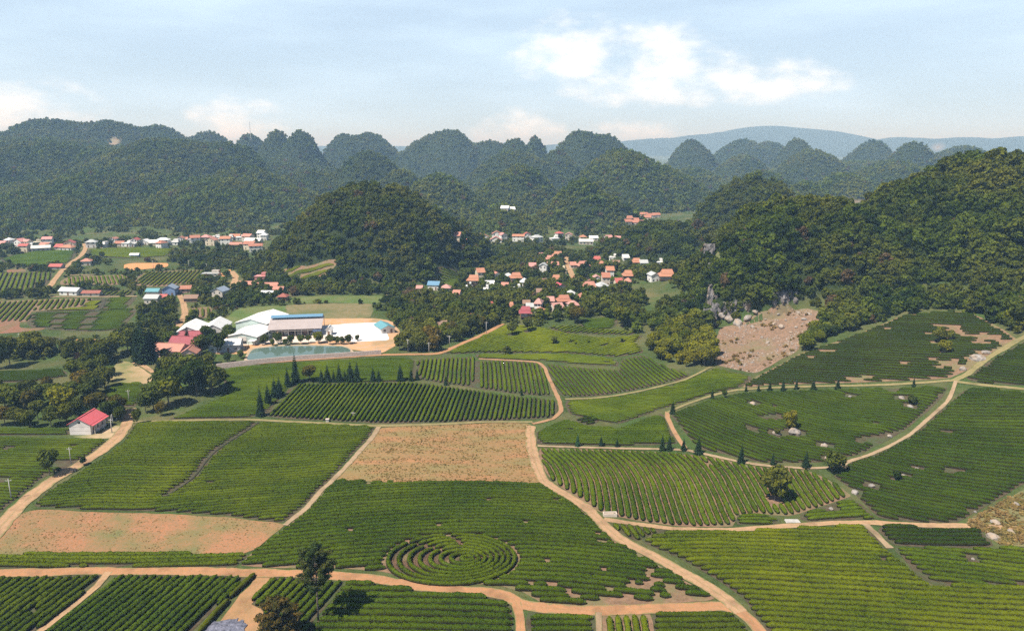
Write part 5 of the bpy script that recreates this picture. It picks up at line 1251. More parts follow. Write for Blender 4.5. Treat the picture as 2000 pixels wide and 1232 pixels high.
def hedge_mesh(line, w, h, seed, closed=False):
    """One clipped tea hedge swept along a ground line."""
    c = np.asarray(line)
    n = len(c)
    t = np.gradient(c, axis=0) if not closed else np.roll(c, -1, 0) - np.roll(c, 1, 0)
    t /= np.linalg.norm(t, axis=1)[:, None] + 1e-9
    nr = np.column_stack([-t[:, 1], t[:, 0]])
    r = np.random.default_rng(seed)
    K = len(PROF)
    end = np.ones(n)
    if not closed and n > 3:
        end[0] = end[-1] = 0.38; end[1] = end[-2] = 0.80
    ww = w / 2 * end * (1 + 0.10 * vnoise(c[:, 0] / 1.7, c[:, 1] / 1.7, seed))
    hh = h * (0.45 + 0.55 * end) * (1 + 0.12 * vnoise(c[:, 0] / 2.1, c[:, 1] / 2.1, seed + 3))
    ws = ww[:, None] * PROF[None, :, 0] * (1 + 0.085 * r.standard_normal((n, K)))
    hs = hh[:, None] * PROF[None, :, 1] * (1 + 0.075 * r.standard_normal((n, K)))
    xy = c[:, None, :] + nr[:, None, :] * ws[:, :, None]
    z = gz(xy[..., 0], xy[..., 1]) + hs + 0.03
    z[:, 0] -= 0.06; z[:, -1] -= 0.06
    V = np.concatenate([xy, z[..., None]], -1).reshape(-1, 3)
    A = np.tile(PROF[:, 1], n)
    i = np.arange(n if closed else n - 1)[:, None]; k = np.arange(K - 1)[None, :]
    a = i * K + k; b = ((i + 1) % n) * K + k
    F = np.stack([a, a + 1, b + 1, b], -1).reshape(-1, 4)
    F = F[:, ::-1]
    if not closed:                                       # close both ends
        e0 = np.array([(0, 1, 5, 6), (1, 2, 4, 5), (2, 3, 4, 4)])[:2]
        e1 = (np.array([(6, 5, 1, 0), (5, 4, 2, 1)]) + (n - 1) * K)
        F = np.vstack([F, e0[:, ::-1], e1[:, ::-1]])
    return V, F, A


def sprigs(V, n, per, seed):
    """Loose shoots standing out of the clipped top of a hedge."""
    r = np.random.default_rng(seed); K = len(PROF); G = V.reshape(n, K, 3)
    m = int((n - 1) * per)
    i = r.integers(0, n - 1, m); k = r.integers(1, K - 2, m); a = r.random((m, 1)); b = r.random((m, 1))
    c = (G[i, k] * (1 - a) + G[i + 1, k] * a) * (1 - b) + (G[i, k + 1] * (1 - a) + G[i + 1, k + 1] * a) * b
    c[:, 2] += 0.03
    u = r.standard_normal((m, 3)); u /= np.linalg.norm(u, axis=1)[:, None]; w = np.cross(u, r.standard_normal((m, 3))); w /= np.linalg.norm(w, axis=1)[:, None]
    s = 0.06 + 0.09 * r.random((m, 1))
    Q = np.stack([c - u * s - w * s, c + u * s - w * s, c + u * s + w * s, c - u * s + w * s], 1).reshape(-1, 3)
    return Q, np.arange(4 * m).reshape(m, 4)


def field_rows(f, seed):
    poly = np.asarray(f['poly'], float)
    g = np.asarray(f['guide'], float)
    d = g[-1] - g[0]; d /= np.linalg.norm(d); nrm = np.array([-d[1], d[0]])
    o = g[0]
    gu = (g - o) @ d; gv = (g - o) @ nrm
    if len(g) > 2:                                       # smooth the bend of the guide row
        uu = np.linspace(gu[0], gu[-1], 60); vv = np.interp(uu, gu, gv)
        ker = np.hanning(21); ker /= ker.sum()
        vv = np.convolve(np.pad(vv, 10, 'edge'), ker, 'valid'); gu, gv = uu, vv
    pu = (poly - o) @ d; pv = (poly - o) @ nrm
    gmin, gmax = gv.min(), gv.max()
    cent = poly.mean(0); dist = np.hypot(*cent)
    ds = 0.55 if dist < 175 else 0.8 if dist < 260 else 1.2 if dist < 360 else 3.0
    u = np.arange(pu.min() - 1, pu.max() + 1, ds)
    base = np.interp(u, gu, gv)
    k0 = int((pv.min() - gmax) / f['sp']) - 1; k1 = int((pv.max() - gmin) / f['sp']) + 1
    rows = []
    for k in range(k0, k1 + 1):
        v = base + k * f['sp']
        xy = o + u[:, None] * d + v[:, None] * nrm
        xy = xy + nrm * (f['wob'] * vnoise(xy[:, 0] / 9, xy[:, 1] / 9 + k * 0.2, seed))[:, None]
        x, y = xy[:, 0], xy[:, 1]
        ok = inside(poly, x, y)
        if not ok.any(): continue
        for cp, cw in f['cuts']: ok &= seg_dist(cp, x, y) > cw / 2 + 0.25
        if f.get('ring') is not None:
            rc, rx, ry = f['ring']; ok &= ((x - rc[0]) / rx) ** 2 + ((y - rc[1]) / ry) ** 2 > 1.0
        gp = f['gap']
        jx = float(vnoise(k * 7.31, 3.7, seed)) * 1.6
        if gp:
            nz = vnoise(x / 5.0, y / 5.0, seed + 50) * 0.6 + 0.5 * vnoise(x / 1.9, y / 1.9 + k * 3.1, seed + 51)
            if gp == 2:                                   # thin towards the lower end by the dirt road
                thin = np.clip((x + 6) / 55, 0, 1) * np.clip((152 - y) / 28, 0, 1)
                edge = np.clip(1 - seg_dist(poly, x, y, True) / 9, 0, 1) * (x > 5) * (y < 160)
                nz = 0.35 * vnoise(x / 6, y / 6, seed + 50) + 0.85 * vnoise(x / 1.5 + k * 3.3, y / 0.9, seed + 51)
                ok &= nz < 0.90 - 0.95 * thin - 0.35 * edge
            elif gp == 3:
                sc = vnoise((x + jx) / 8 + y / 30, y / 14, seed + 60) + 0.35 * vnoise(x / 1.6, y / 1.6, seed + 66)
                ok &= (nz < 0.80) & (sc + 0.25 * vnoise(x / 2, y / 2, seed + 61) < 0.78)
            else:
                ok &= nz < 0.98 - 0.10 * gp
                ok &= vnoise(x / 11, y / 11, seed + 62) < 0.86 - 0.05 * gp
        if not gp: ok &= vnoise(x / 1.6 + k * 5.3, y / 1.6, seed + 70) < 0.975
        for rx_, ry_, rs in PLAN['rocks']: ok &= np.hypot(x - rx_, y - ry_) > rs * 0.55 + 0.7
        for tx, ty, th, tw, tt in PLAN['trees']: ok &= np.hypot(x - tx, y - ty) > max(0.9, th * 0.22)
        for rl, rw in road_lines:
            if rl[:, 1].min() - 4 < y.max() and rl[:, 1].max() + 4 > y.min() and rl[:, 0].min() - 4 < x.max() and rl[:, 0].max() + 4 > x.min():
                ok &= seg_dist(rl[::2], x, y) > rw / 2 + 0.35
        e = np.flatnonzero(np.diff(np.concatenate([[0], ok.astype(np.int8), [0]])))
        for a, b in zip(e[::2], e[1::2]):
            if b - a >= (4 if ds < 1 else 3): rows.append(xy[a:b])
    return rows


def tea_field(f, idx, rows):
    cen = np.mean(f['poly'], 0)
    root = empty('tea_plot', (cen[0], cen[1], float(gz(*cen))))
    tag(root, f['label'], 'tea plot', kind='thing')
    tint = (*f['tint'], 1.0)
    off = np.array([cen[0], cen[1], float(gz(*cen))])
    if f['poly']:
        V, F = drape(smooth_line(f['poly'], 3.0 if np.hypot(*cen) < 330 else 8, 0.15, idx, True), 0.05)
        add('soil_bed', mesh_np('soil_bed', V - off, F, MT['soil1' if f['soil'] else 'soil0']), root)
    rows = sorted(rows, key=lambda r: -len(r))
    single = rows[:290] if f['rows'] else []
    rest = rows[len(single):]
    for j, r in enumerate(single):
        V, F, A = hedge_mesh(r, f['w'], f['h'], idx * 997 + j, f.get('closed', False))
        if np.hypot(*cen) < 235:
            Q, QF = sprigs(V, len(r), 6.5 if np.hypot(*cen) < 185 else 5.0, idx * 31 + j)
            F = np.vstack([F, QF + len(V)]); V = np.vstack([V, Q]); A = np.concatenate([A, np.ones(len(Q))])
        o = add('tea_hedge', mesh_np('tea_hedge', V - off, F, MT['tea'], False, dict(hgt=('FLOAT', A))), root)
        o.color = tint
    if rest:
        Vs, Fs, As = [], [], []; b = 0
        for j, r in enumerate(rest):
            V, F, A = hedge_mesh(r, f['w'], f['h'], idx * 997 + j); Vs.append(V - off); Fs.append(F + b); As.append(A); b += len(V)
        o = add('tea_hedges', mesh_np('tea_hedges', np.vstack(Vs), np.vstack(Fs), MT['tea'], False, dict(hgt=('FLOAT', np.concatenate(As)))), root)
        o.color = tint; o['kind'] = 'stuff'
    return len(single), len(rest)


R = PLAN['rings'][0]
ring_c = np.array([(R['e'][0] + R['w'][0]) / 2, (R['n'][1] + R['s'][1]) / 2])
ring_rx, ring_ry = (R['e'][0] - R['w'][0]) / 2, (R['n'][1] - R['s'][1]) / 2
tally = [0, 0]
for i, f in enumerate(PLAN['fields']):
    if f['gap'] == 2: f['ring'] = (ring_c, ring_rx + 0.4, ring_ry + 0.4)
    a, b = tea_field(f, i, field_rows(f, 1000 + 13 * i)); tally[0] += a; tally[1] += b
rings = []
nring = 8
for q in range(1, nring + 1):                            # rings of the garden, centre pushed towards its east side
    s = q / nring
    cc = ring_c + np.array([4.0 * (1 - s), -0.6 * (1 - s)])
    per = 2 * math.pi * ring_rx * s; n = max(12, int(per / 0.6))
    a = np.linspace(0.35, 0.35 + 2 * math.pi, n, endpoint=False)
    p = np.column_stack([cc[0] + (ring_rx * s - 0.5) * np.cos(a), cc[1] + (ring_ry * s - 0.4) * np.sin(a)])
    cut = (np.abs(a % (2 * math.pi) - (1.25 + 0.05 * q)) > 0.45 / max(1.0, ring_ry * s)) | (q < 5)
    cut &= (np.abs(a % (2 * math.pi) - (2.15 + 0.03 * q)) > 0.45 / max(1.0, ring_rx * s)) | (q < 4)
    e = np.flatnonzero(np.diff(np.concatenate([[0], cut.astype(np.int8), [0]])))
    for u, v in zip(e[::2], e[1::2]):
        if v - u > 3: rings.append(np.vstack([p[u:v], p[(v) % n]]) if v < n or (v == n and cut[0]) else p[u:v])
tea_field(dict(label='round tea garden of concentric ring hedges', poly=[tuple(ring_c + np.array([ring_rx * math.cos(t), ring_ry * math.sin(t)])) for t in np.linspace(0, 2 * math.pi, 28, endpoint=False)],
               tint=(1.05, 1.1, 0.95), rows=1, soil=0, w=0.92, h=0.95), 77, rings)
print('tea hedges', tally)


# ------------------------------------------------------------------ trees
def leaf_quads(C, Nn, size, r, aspect=1.0):
    """Leaf sprays: one small quad per point, facing roughly along Nn."""
    n = len(C)
    Nn = Nn + 0.55 * r.standard_normal((n, 3)); Nn /= np.linalg.norm(Nn, axis=1)[:, None]
    a = np.cross(Nn, r.standard_normal((n, 3))); a /= np.linalg.norm(a, axis=1)[:, None]
    b = np.cross(Nn, a)
    s = (size * (0.6 + 0.8 * r.random(n)))[:, None] / 2
    j = 1 + 0.35 * r.standard_normal((n, 4, 1))
    V = np.stack([-a * aspect - b, a * aspect - b, a * aspect + b, -a * aspect + b], 1) * s[:, None] * j + C[:, None]
    F = np.arange(4 * n).reshape(n, 4)
    return V.reshape(-1, 3), F


def sphere_pts(n, r, up=0.25):
    d = r.standard_normal((n, 3)); d[:, 2] += up; d /= np.linalg.norm(d, axis=1)[:, None]
    return d


def crown_mesh(name, seed, mat, H=8.0, rad=3.0, base=0.22, nblob=12, leaves=1500, size=0.5, shape='round', wild=False):
    r = np.random.default_rng(seed)
    cz = H * (1 + base) / 2; hz = H * (1 - base) / 2
    B = []
    for k in range(nblob):
        d = sphere_pts(1, r, 0.35)[0]
        q = r.random() ** 0.5 * (0.72 if not wild else 0.98)
        if shape == 'tall': c = d * np.array([rad * 0.62, rad * 0.62, hz * 0.8]) * q
        else: c = d * np.array([rad, rad, hz]) * q
        B.append((c + np.array([0, 0, cz]), rad * ((0.30 + 0.26 * r.random()) if not wild else (0.20 + 0.26 * r.random()))))
    B.append((np.array([0, 0, cz]), rad * 0.55))
    w = np.array([b[1] ** 2 for b in B]); w /= w.sum()
    Cs, Ns = [], []
    for (c, br), ww in zip(B, w):
        m = int(leaves * ww) + 4
        d = sphere_pts(m, r, 0.35)
        lump = 1 + 0.18 * vnoise(d[:, 0] * 3 + c[0], d[:, 1] * 3 + d[:, 2] * 2 + c[2], seed)
        Cs.append(c + d * (br * (0.80 + 0.26 * r.random(m)) * lump)[:, None] * np.array([1, 1, 0.85])); Ns.append(d)
    V, F = leaf_quads(np.vstack(Cs), np.vstack(Ns), size, r)
    V[:, 2] = np.maximum(V[:, 2], 0.15)
    return mesh_np(name, V, F, mat)


def trunk_mesh(name, seed, H, r0, crown_base, limbs=4, spread=1.4):
    r = random.Random(seed); mb = MB()
    top = Vector((r.uniform(-.2, .2), r.uniform(-.2, .2), H * 0.72))
    mid = Vector((r.uniform(-.12, .12), r.uniform(-.12, .12), H * 0.35))
    mb.tube((0, 0, -0.4), mid, r0, r0 * 0.72); mb.tube(mid, top, r0 * 0.72, r0 * 0.25)
    for k in range(limbs):
        a = 2 * math.pi * (k + r.random()) / limbs; z = H * r.uniform(crown_base, 0.55)
        p0 = mid.lerp(top, max(0, (z - mid.z) / (top.z - mid.z))) if z > mid.z else Vector((0, 0, 0)).lerp(mid, z / mid.z)
        mb.tube(p0, p0 + Vector((math.cos(a) * spread, math.sin(a) * spread, H * r.uniform(.12, .24))), r0 * 0.4, r0 * 0.12, 5)
    return mb.mesh(name, MT['bark'])


def conifer_mesh(name, seed, H=7.0, R=1.5, levels=15):
    r = np.random.default_rng(seed); Cs, Ns = [], []
    V, F = [], []
    b = 0
    for k in range(levels):
        t = k / (levels - 1); z = H * (0.06 + 0.92 * t); rad = R * (1 - t) ** 0.85 * (0.85 + 0.3 * r.random()) + 0.10
        m = max(5, int(15 * (1 - t) + 4))
        for q in range(m):
            a = 2 * math.pi * (q + r.random()) / m
            L_ = rad * (0.75 + 0.4 * r.random()); dr = -0.16 - 0.25 * r.random()
            for s0, s1 in ((0.05, 0.55), (0.45, 1.0)):
                w = 0.30 * rad * (1.15 - s1) + 0.14
                d = np.array([math.cos(a), math.sin(a), 0]); e = np.array([-math.sin(a), math.cos(a), 0])
                p0 = d * L_ * s0 + np.array([0, 0, z + dr * L_ * s0]); p1 = d * L_ * s1 + np.array([0, 0, z + dr * L_ * s1 * 1.2 + 0.05 * r.standard_normal()])
                V += [p0 - e * w, p0 + e * w, p1 + e * w * 0.5, p1 - e * w * 0.5]; F.append((b, b + 1, b + 2, b + 3)); b += 4
                V += [p0 + np.array([0, 0, w * .7]), p0 - np.array([0, 0, w * .9]), p1 - np.array([0, 0, w * .5]), p1 + np.array([0, 0, w * .3])]; F.append((b, b + 1, b + 2, b + 3)); b += 4
    return mesh_np(name, np.array(V), np.array(F), MT['needle'])


NB = 8
broad = [(trunk_mesh('trunk', 40 + k, 8.0, 0.17, 0.25), crown_mesh('crown', 60 + k, MT['leaf'], 8.0, 2.9 + 0.12 * k, 0.10 + 0.03 * (k % 4), 11 + k, 1900, 0.46, 'tall' if k in (3, 6) else 'round')) for k in range(NB)]
conif = [(trunk_mesh('trunk', 90 + k, 7.0, 0.11, 0.2, 0), conifer_mesh('crown', 95 + k, 7.0, 1.25 + 0.14 * k)) for k in range(4)]
TINTS = [(1, 1, 1, 1), (1.5, 1.45, 1.1, 1), (1.75, 1.5, 0.8, 1), (1.0, 1.15, 1.3, 1), (1.25, 0.86, 0.85, 1)]
TINT_WORD = ['dark green', 'fresh green', 'yellow green', 'grey green', 'bronze tinged']


def plant(name, protos, k, x, y, h, H0, wf, tint, label, cat, group=None):
    tr, cr = protos[k % len(protos)]
    s = h / H0
    root = empty(name, (x, y, float(gz(x, y))), random.uniform(0, 6.28))
    root.scale = (s * wf, s * wf, s)
    tag(root, label, cat, group)
    add('trunk', tr, root)
    c = add('crown', cr, root); c.color = tint
    return root


def near_what(x, y):
    """A findable thing beside a tree, for its label."""
    best = None
    for (lx, ly, txt, rad) in LANDMARKS:
        d = math.hypot(x - lx, y - ly)
        if d < rad and (best is None or d / rad < best[0]): best = (d / rad, txt)
    return best[1] if best else None


LANDMARKS = []
for nm, a, b, dp, ev, rd, kd, rf, wl, lb in PLAN['factory']:
    LANDMARKS.append(((a[0] + b[0]) / 2, (a[1] + b[1]) / 2 + dp / 2, {'barn': 'the red roofed field barn', 'open_shed': 'the long open sided shed', 'warehouse': 'the wide white warehouse', 'gatehouse': 'the small salmon gatehouse',
                      'office_wing': 'the tiled office wings', 'shed': 'the white workers shed' if rf == 'white' else 'the small teal shed', 'kiosk': 'the white kiosk', 'factory_hall': 'the mint green factory hall'}[nm], {'barn': 46, 'open_shed': 34}.get(nm, 30)))
for i, f in enumerate(PLAN['fields']):
    c_ = np.mean(f['poly'], 0); LANDMARKS.append((c_[0], c_[1], 'the ' + f['label'].split(',')[0], 55))

SIZES = ((3.0, 'small'), (5.5, 'medium'), (8.0, 'tall'), (99, 'very tall'))


def size_word(h): return next(w for lim, w in SIZES if h < lim)


for k, (x, y, h, wf, t) in enumerate(PLAN['trees']):
    where = near_what(x, y) or 'the valley path'
    if h < 2.6:
        lb = f"{TINT_WORD[t]} low bush beside {where}"; nm, ct = 'bush', 'bush'
    else:
        lb = f"{size_word(h)} {TINT_WORD[t]} broadleaf tree near {where}"; nm, ct = 'broadleaf_tree', 'tree'
    plant(nm, broad, k * 5 + t, x, y, h, 8.0, wf, TINTS[t], ' '.join(lb.split()[:16]), ct, 'single trees of the tea valley')
for k, (x, y, h) in enumerate(PLAN['conifers']):
    where = near_what(x, y) or 'the ochre footpath'
    t = (1, 1, 1, 1)
    word = 'slender dark'
    if k == 21: t, word = (1.6, 2.0, 2.3, 1), 'bluish frosted'
    elif h > 9: word = 'tall dark'
    elif h < 4.5: word = 'little dark'
    plant('conifer', conif, k, x, y, h, 7.0, 1.05 if h < 9 else 0.9, t, ' '.join(f"{word} pointed conifer by {where}".split()[:16]), 'conifer', 'conifers planted along paths and fields')


# the tall pine with a bare trunk and its reddish neighbour
def pine_tree(x, y, H, label, tint, bare, seed, crown_r, dens=1.0):
    root = empty('pine_tree', (x, y, float(gz(x, y)))); tag(root, label, 'pine tree')
    mb = MB(); mb.tube((0, 0, -0.5), (0.15, 0, H * 0.5), 0.20, 0.15, 8); mb.tube((0.15, 0, H * 0.5), (0.1, 0.1, H * 0.97), 0.15, 0.04, 7)
    r = np.random.default_rng(seed); Cs, Ns = [], []
    limbs = MB()
    for k in range(int(74 * dens)):
        z = H * (bare + (1 - bare) * r.random() ** 0.85); t = (z / H - bare) / (1 - bare)
        L_ = crown_r * (0.45 + 0.75 * math.sin(math.pi * min(1, 0.22 + 0.72 * t))) * (0.55 + 0.55 * r.random())
        if t > 0.93: L_ *= 0.5
        a = r.random() * 6.283; tip = np.array([math.cos(a) * L_, math.sin(a) * L_, z + 0.28 * L_ + 0.2 * r.standard_normal()])
        limbs.tube((0.1, 0.05, z), tuple(tip), 0.05, 0.015, 4)
        for q in range(3):
            c = np.array([0.1, 0.05, z]) * (1 - (0.62 + 0.19 * q)) + tip * (0.62 + 0.19 * q)
            d = sphere_pts(46, r, 0.4); Cs.append(c + d * 0.72 * r.random((46, 1)) ** 0.4 * np.array([1, 1, 0.6])); Ns.append(d)
    V, F = leaf_quads(np.vstack(Cs), np.vstack(Ns), 0.30, r, 0.55)
    mb.build('trunk', MT['bark'], root, True); limbs.build('limb_whorls', MT['bark'], root)
    c = add('crown', mesh_np('crown', V, F, MT['pine']), root); c.color = tint


pine_tree(*PLAN['pine'][0], 15.5, 'tall pine with bare lower trunk rising from the straight tea plot', (1.35, 1.3, 1.0, 1), 0.42, 5, 3.0)
pine_tree(*PLAN['pine'][1], 9.0, 'reddish brown tinged bushy pine beside the black plastic sheet', (2.1, 1.25, 0.9, 1), 0.12, 8, 3.2, 1.3)

# ------------------------------------------------------------------ woods and forested hills
HOUSES = [(h[0], h[1], h[2], h[3]) for h in PLAN['houses']]
FACT = [(min(f[1][0], f[2][0]) - 2, max(f[1][0], f[2][0]) + 3, min(f[1][1], f[2][1]) - 3, max(f[1][1], f[2][1]) + f[3] + 2) for f in PLAN['factory']]


def free_of_built(x, y, front=7.0):
    ok = np.ones(len(x), bool)
    for hx, hy, w, d in HOUSES: ok &= ~((np.abs(x - hx * (1 + (y - hy) / max(hy, 1))) < w / 2 + 1.2) & (y > hy - front) & (y < hy + d + 1.5))
    for x0, x1, y0, y1 in FACT: ok &= ~((x > x0) & (x < x1) & (y > y0) & (y < y1))
    for rl, rw in road_lines: 
        m = ok & (x > rl[:, 0].min() - 5) & (x < rl[:, 0].max() + 5) & (y > rl[:, 1].min() - 5) & (y < rl[:, 1].max() + 5)
        if m.any(): ok[m] &= seg_dist(rl[::3], x[m], y[m]) > rw / 2 + 1.6
    return ok


def free_of_fields(x, y, margin=1.0):
    ok = np.ones(len(x), bool)
    for p in worked:
        P = np.asarray(p)
        m = ok & (x > P[:, 0].min() - 2) & (x < P[:, 0].max() + 2) & (y > P[:, 1].min() - 2) & (y < P[:, 1].max() + 2)
        if m.any(): ok[m] &= ~(inside(P, x[m], y[m]) | (seg_dist(P, x[m], y[m], True) < margin))
    return ok


def jitter_grid(x0, x1, y0, y1, sp, seed):
    r = np.random.default_rng(seed)
    X, Y = np.meshgrid(np.arange(x0, x1, sp), np.arange(y0, y1, sp), indexing='ij')
    X = X + (np.arange(X.shape[1]) % 2)[None, :] * sp / 2
    return (X + sp * 0.42 * r.uniform(-1, 1, X.shape)).ravel(), (Y + sp * 0.42 * r.uniform(-1, 1, Y.shape)).ravel()


# which ground a person in the valley could see from here: running skyline per bearing
def seen(x, y, top):
    az = np.arctan2(x, y); d = np.hypot(x, y)
    return (np.abs(az) < math.radians(40)) & (top > SKY_LINE(az, d) - 14)


_AZ = np.radians(np.arange(-41, 41.01, 0.25)); _D = np.concatenate([np.arange(80, 800, 6), np.arange(800, 2700, 14)])
_ZZ = gz(np.sin(_AZ)[:, None] * _D[None, :], np.cos(_AZ)[:, None] * _D[None, :])
_EL = np.maximum.accumulate((_ZZ - CAM_H) / _D[None, :], axis=1)


def SKY_LINE(az, d):
    i = np.clip(((az - _AZ[0]) / (_AZ[1] - _AZ[0])).astype(int), 0, len(_AZ) - 1); j = np.clip(np.searchsorted(_D, d) - 2, 0, len(_D) - 1)
    return CAM_H + _EL[i, j] * d


wood_col = bpy.data.collections.new('woodland_crowns')
far_col = bpy.data.collections.new('far_crowns')
for k in range(NB):
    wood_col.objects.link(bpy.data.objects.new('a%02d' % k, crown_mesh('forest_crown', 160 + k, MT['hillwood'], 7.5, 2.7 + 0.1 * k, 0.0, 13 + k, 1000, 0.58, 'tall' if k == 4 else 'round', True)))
for k in range(6):
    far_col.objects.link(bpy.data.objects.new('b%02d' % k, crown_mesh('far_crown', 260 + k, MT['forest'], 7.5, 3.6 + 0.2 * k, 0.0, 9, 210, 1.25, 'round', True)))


weed_col = bpy.data.collections.new('weed_tufts')
for k in range(4):
    weed_col.objects.link(bpy.data.objects.new('w%02d' % k, crown_mesh('weed_tuft', 360 + k, MT['weed'], 7.5, 4.0 + 0.5 * k, 0.0, 5, 46, 2.6, 'round', True)))


def scatter_group():
    ng = bpy.data.node_groups.new('scatter_crowns', 'GeometryNodeTree')
    ng.interface.new_socket('Geometry', in_out='INPUT', socket_type='NodeSocketGeometry')
    ng.interface.new_socket('Crowns', in_out='INPUT', socket_type='NodeSocketCollection')
    ng.interface.new_socket('Geometry', in_out='OUTPUT', socket_type='NodeSocketGeometry')
    N, L = ng.nodes.new, ng.links.new
    gi, go = N('NodeGroupInput'), N('NodeGroupOutput')
    ci = N('GeometryNodeCollectionInfo'); ci.inputs['Separate Children'].default_value = True; ci.inputs['Reset Children'].default_value = True
    L(gi.outputs['Crowns'], ci.inputs['Collection'])
    ip = N('GeometryNodeInstanceOnPoints'); ip.inputs['Pick Instance'].default_value = True
    L(gi.outputs['Geometry'], ip.inputs['Points']); L(ci.outputs[0], ip.inputs['Instance'])
    def attr(nm, ty):
        a = N('GeometryNodeInputNamedAttribute'); a.data_type = ty; a.inputs['Name'].default_value = nm; return a.outputs['Attribute']
    L(attr('crown_kind', 'INT'), ip.inputs['Instance Index'])
    L(attr('turn', 'FLOAT_VECTOR'), ip.inputs['Rotation'])
    L(attr('size', 'FLOAT_VECTOR'), ip.inputs['Scale'])
    L(ip.outputs[0], go.inputs[0])
    return ng


SCATTER = scatter_group()


def wood_mass(name, x, y, h, col, label, seed, sink=0.6, squash=1.0):
    r = np.random.default_rng(seed); n = len(x)
    me = bpy.data.meshes.new(name)
    me.vertices.add(n); me.vertices.foreach_set('co', np.column_stack([x, y, gz(x, y) - sink]).astype(np.float32).ravel())
    a = me.attributes.new('crown_kind', 'INT', 'POINT'); a.data.foreach_set('value', r.integers(0, len(col.objects), n).astype(np.int32))
    a = me.attributes.new('turn', 'FLOAT_VECTOR', 'POINT'); a.data.foreach_set('vector', np.column_stack([r.normal(0, .08, n), r.normal(0, .08, n), r.uniform(0, 6.28, n)]).astype(np.float32).ravel())
    s = h / 7.5
    a = me.attributes.new('size', 'FLOAT_VECTOR', 'POINT'); a.data.foreach_set('vector', np.column_stack([s * r.uniform(.85, 1.25, n) * squash, s * r.uniform(.85, 1.25, n) * squash, s]).astype(np.float32).ravel())
    me.update()
    o = add(name, me); tag(o, label, 'woodland', kind='stuff')
    md = o.modifiers.new('scatter', 'NODES'); md.node_group = SCATTER
    for it in SCATTER.interface.items_tree:
        if it.item_type == 'SOCKET' and it.in_out == 'INPUT' and it.name == 'Crowns': md[it.identifier] = col
    return n


single = []        # (distance, x, y, height, tint, label)
for zi, z in enumerate(PLAN['zones']):
    P = np.asarray(z['poly'])
    x, y = jitter_grid(P[:, 0].min(), P[:, 0].max(), P[:, 1].min(), P[:, 1].max(), z['sp'], 500 + zi)
    m = inside(P, x, y); x, y = x[m], y[m]
    m = free_of_built(x, y); x, y = x[m], y[m]
    if z['tint'] != 2:
        m = free_of_fields(x, y); x, y = x[m], y[m]
    h = rng.uniform(*z['h'], len(x)) * (0.8 + 0.35 * rng.random(len(x)))
    for a, b, c in zip(x, y, h): single.append((math.hypot(a, b) + (0 if z['ind'] else 400), a, b, c, z['tint'], z['label']))
# the steep hill over the tea slopes
x, y = jitter_grid(70, 420, 225, 470, 2.5, 601)
m = (hill_sum(x, y) > 1.6) | inside(PLAN['hill_skirt'][0], x, y) | inside(PLAN['hill_skirt'][1], x, y); x, y = x[m], y[m]
m = free_of_fields(x, y, 1.2); x, y = x[m], y[m]
h = np.clip(4.6 * np.exp(0.36 * rng.standard_normal(len(x)) + 0.35 * fbm(x / 22, y / 22, 44, 2)), 3.2, 11)
m = seen(x, y, gz(x, y) + h); x, y, h = x[m], y[m], h[m]
near_hill_n = len(x)
for a, b, c in zip(x, y, h): single.append((math.hypot(a, b) + 20, a, b, c, 5, 'tree on the lower edge of the steep forested hill'))
single.sort(key=lambda s: s[0])
NSINGLE = 185
for k, (d, x_, y_, h_, t, lb) in enumerate(single[:NSINGLE]):
    ti = {2: 2, 1: 1, 5: (0, 1, 0, 2)[k % 4]}.get(t, (0, 1, 0, 4, 0)[k % 5])
    tt = TINTS[ti]
    plant('broadleaf_tree', broad, k * 3, x_, y_, h_, 8.0, 1.15, tt, ' '.join(f"{size_word(h_)} {TINT_WORD[ti]} {lb}".split()[:16]), 'tree', lb.replace('tree', 'trees', 1))
rest = single[NSINGLE:]
for key, nm, lb in (('hill', 'hill_forest', 'dense forest covering the steep hill above the tea slopes'), ('village', 'village_woods', 'green woods and gardens between the village houses')):
    S = [s for s in rest if (s[4] == 5) == (key == 'hill')]
    wood_mass(nm, np.array([s[1] for s in S]), np.array([s[2] for s in S]), np.array([s[3] for s in S]), wood_col, lb, 700 + len(nm))
# other wooded hills, nearer ones finer
n_f = 0
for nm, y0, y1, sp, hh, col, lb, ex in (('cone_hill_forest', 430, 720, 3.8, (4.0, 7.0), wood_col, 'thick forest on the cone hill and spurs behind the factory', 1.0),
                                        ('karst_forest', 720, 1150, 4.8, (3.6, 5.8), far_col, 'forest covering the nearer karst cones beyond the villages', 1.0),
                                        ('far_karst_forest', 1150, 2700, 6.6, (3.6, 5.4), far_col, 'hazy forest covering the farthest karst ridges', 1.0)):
    w = y1 * 0.86
    x, y = jitter_grid(-w, w, y0, y1, sp, 800 + int(y0))
    m = np.abs(np.arctan2(x, y)) < math.radians(40); x, y = x[m], y[m]
    m = seen(x, y, gz(x, y) + 8); x, y = x[m], y[m]
    hs = hill_sum(x, y)
    m = (hs > 2.2 + 1.2 * vnoise(x / 9, y / 9, 5)) & (scar_amount(x, y) < 0.5); x, y = x[m], y[m]
    m = free_of_fields(x, y, 1.5); x, y = x[m], y[m]
    if y0 < 1100:
        m = free_of_built(x, y); x, y = x[m], y[m]
    n_f += wood_mass(nm, x, y, np.clip(np.mean(hh) * np.exp(0.32 * rng.standard_normal(len(x)) + 0.3 * fbm(x / 40, y / 40, 45, 2)), 2.2, 12 if y0 < 700 else 7.5), col, lb, int(y0))
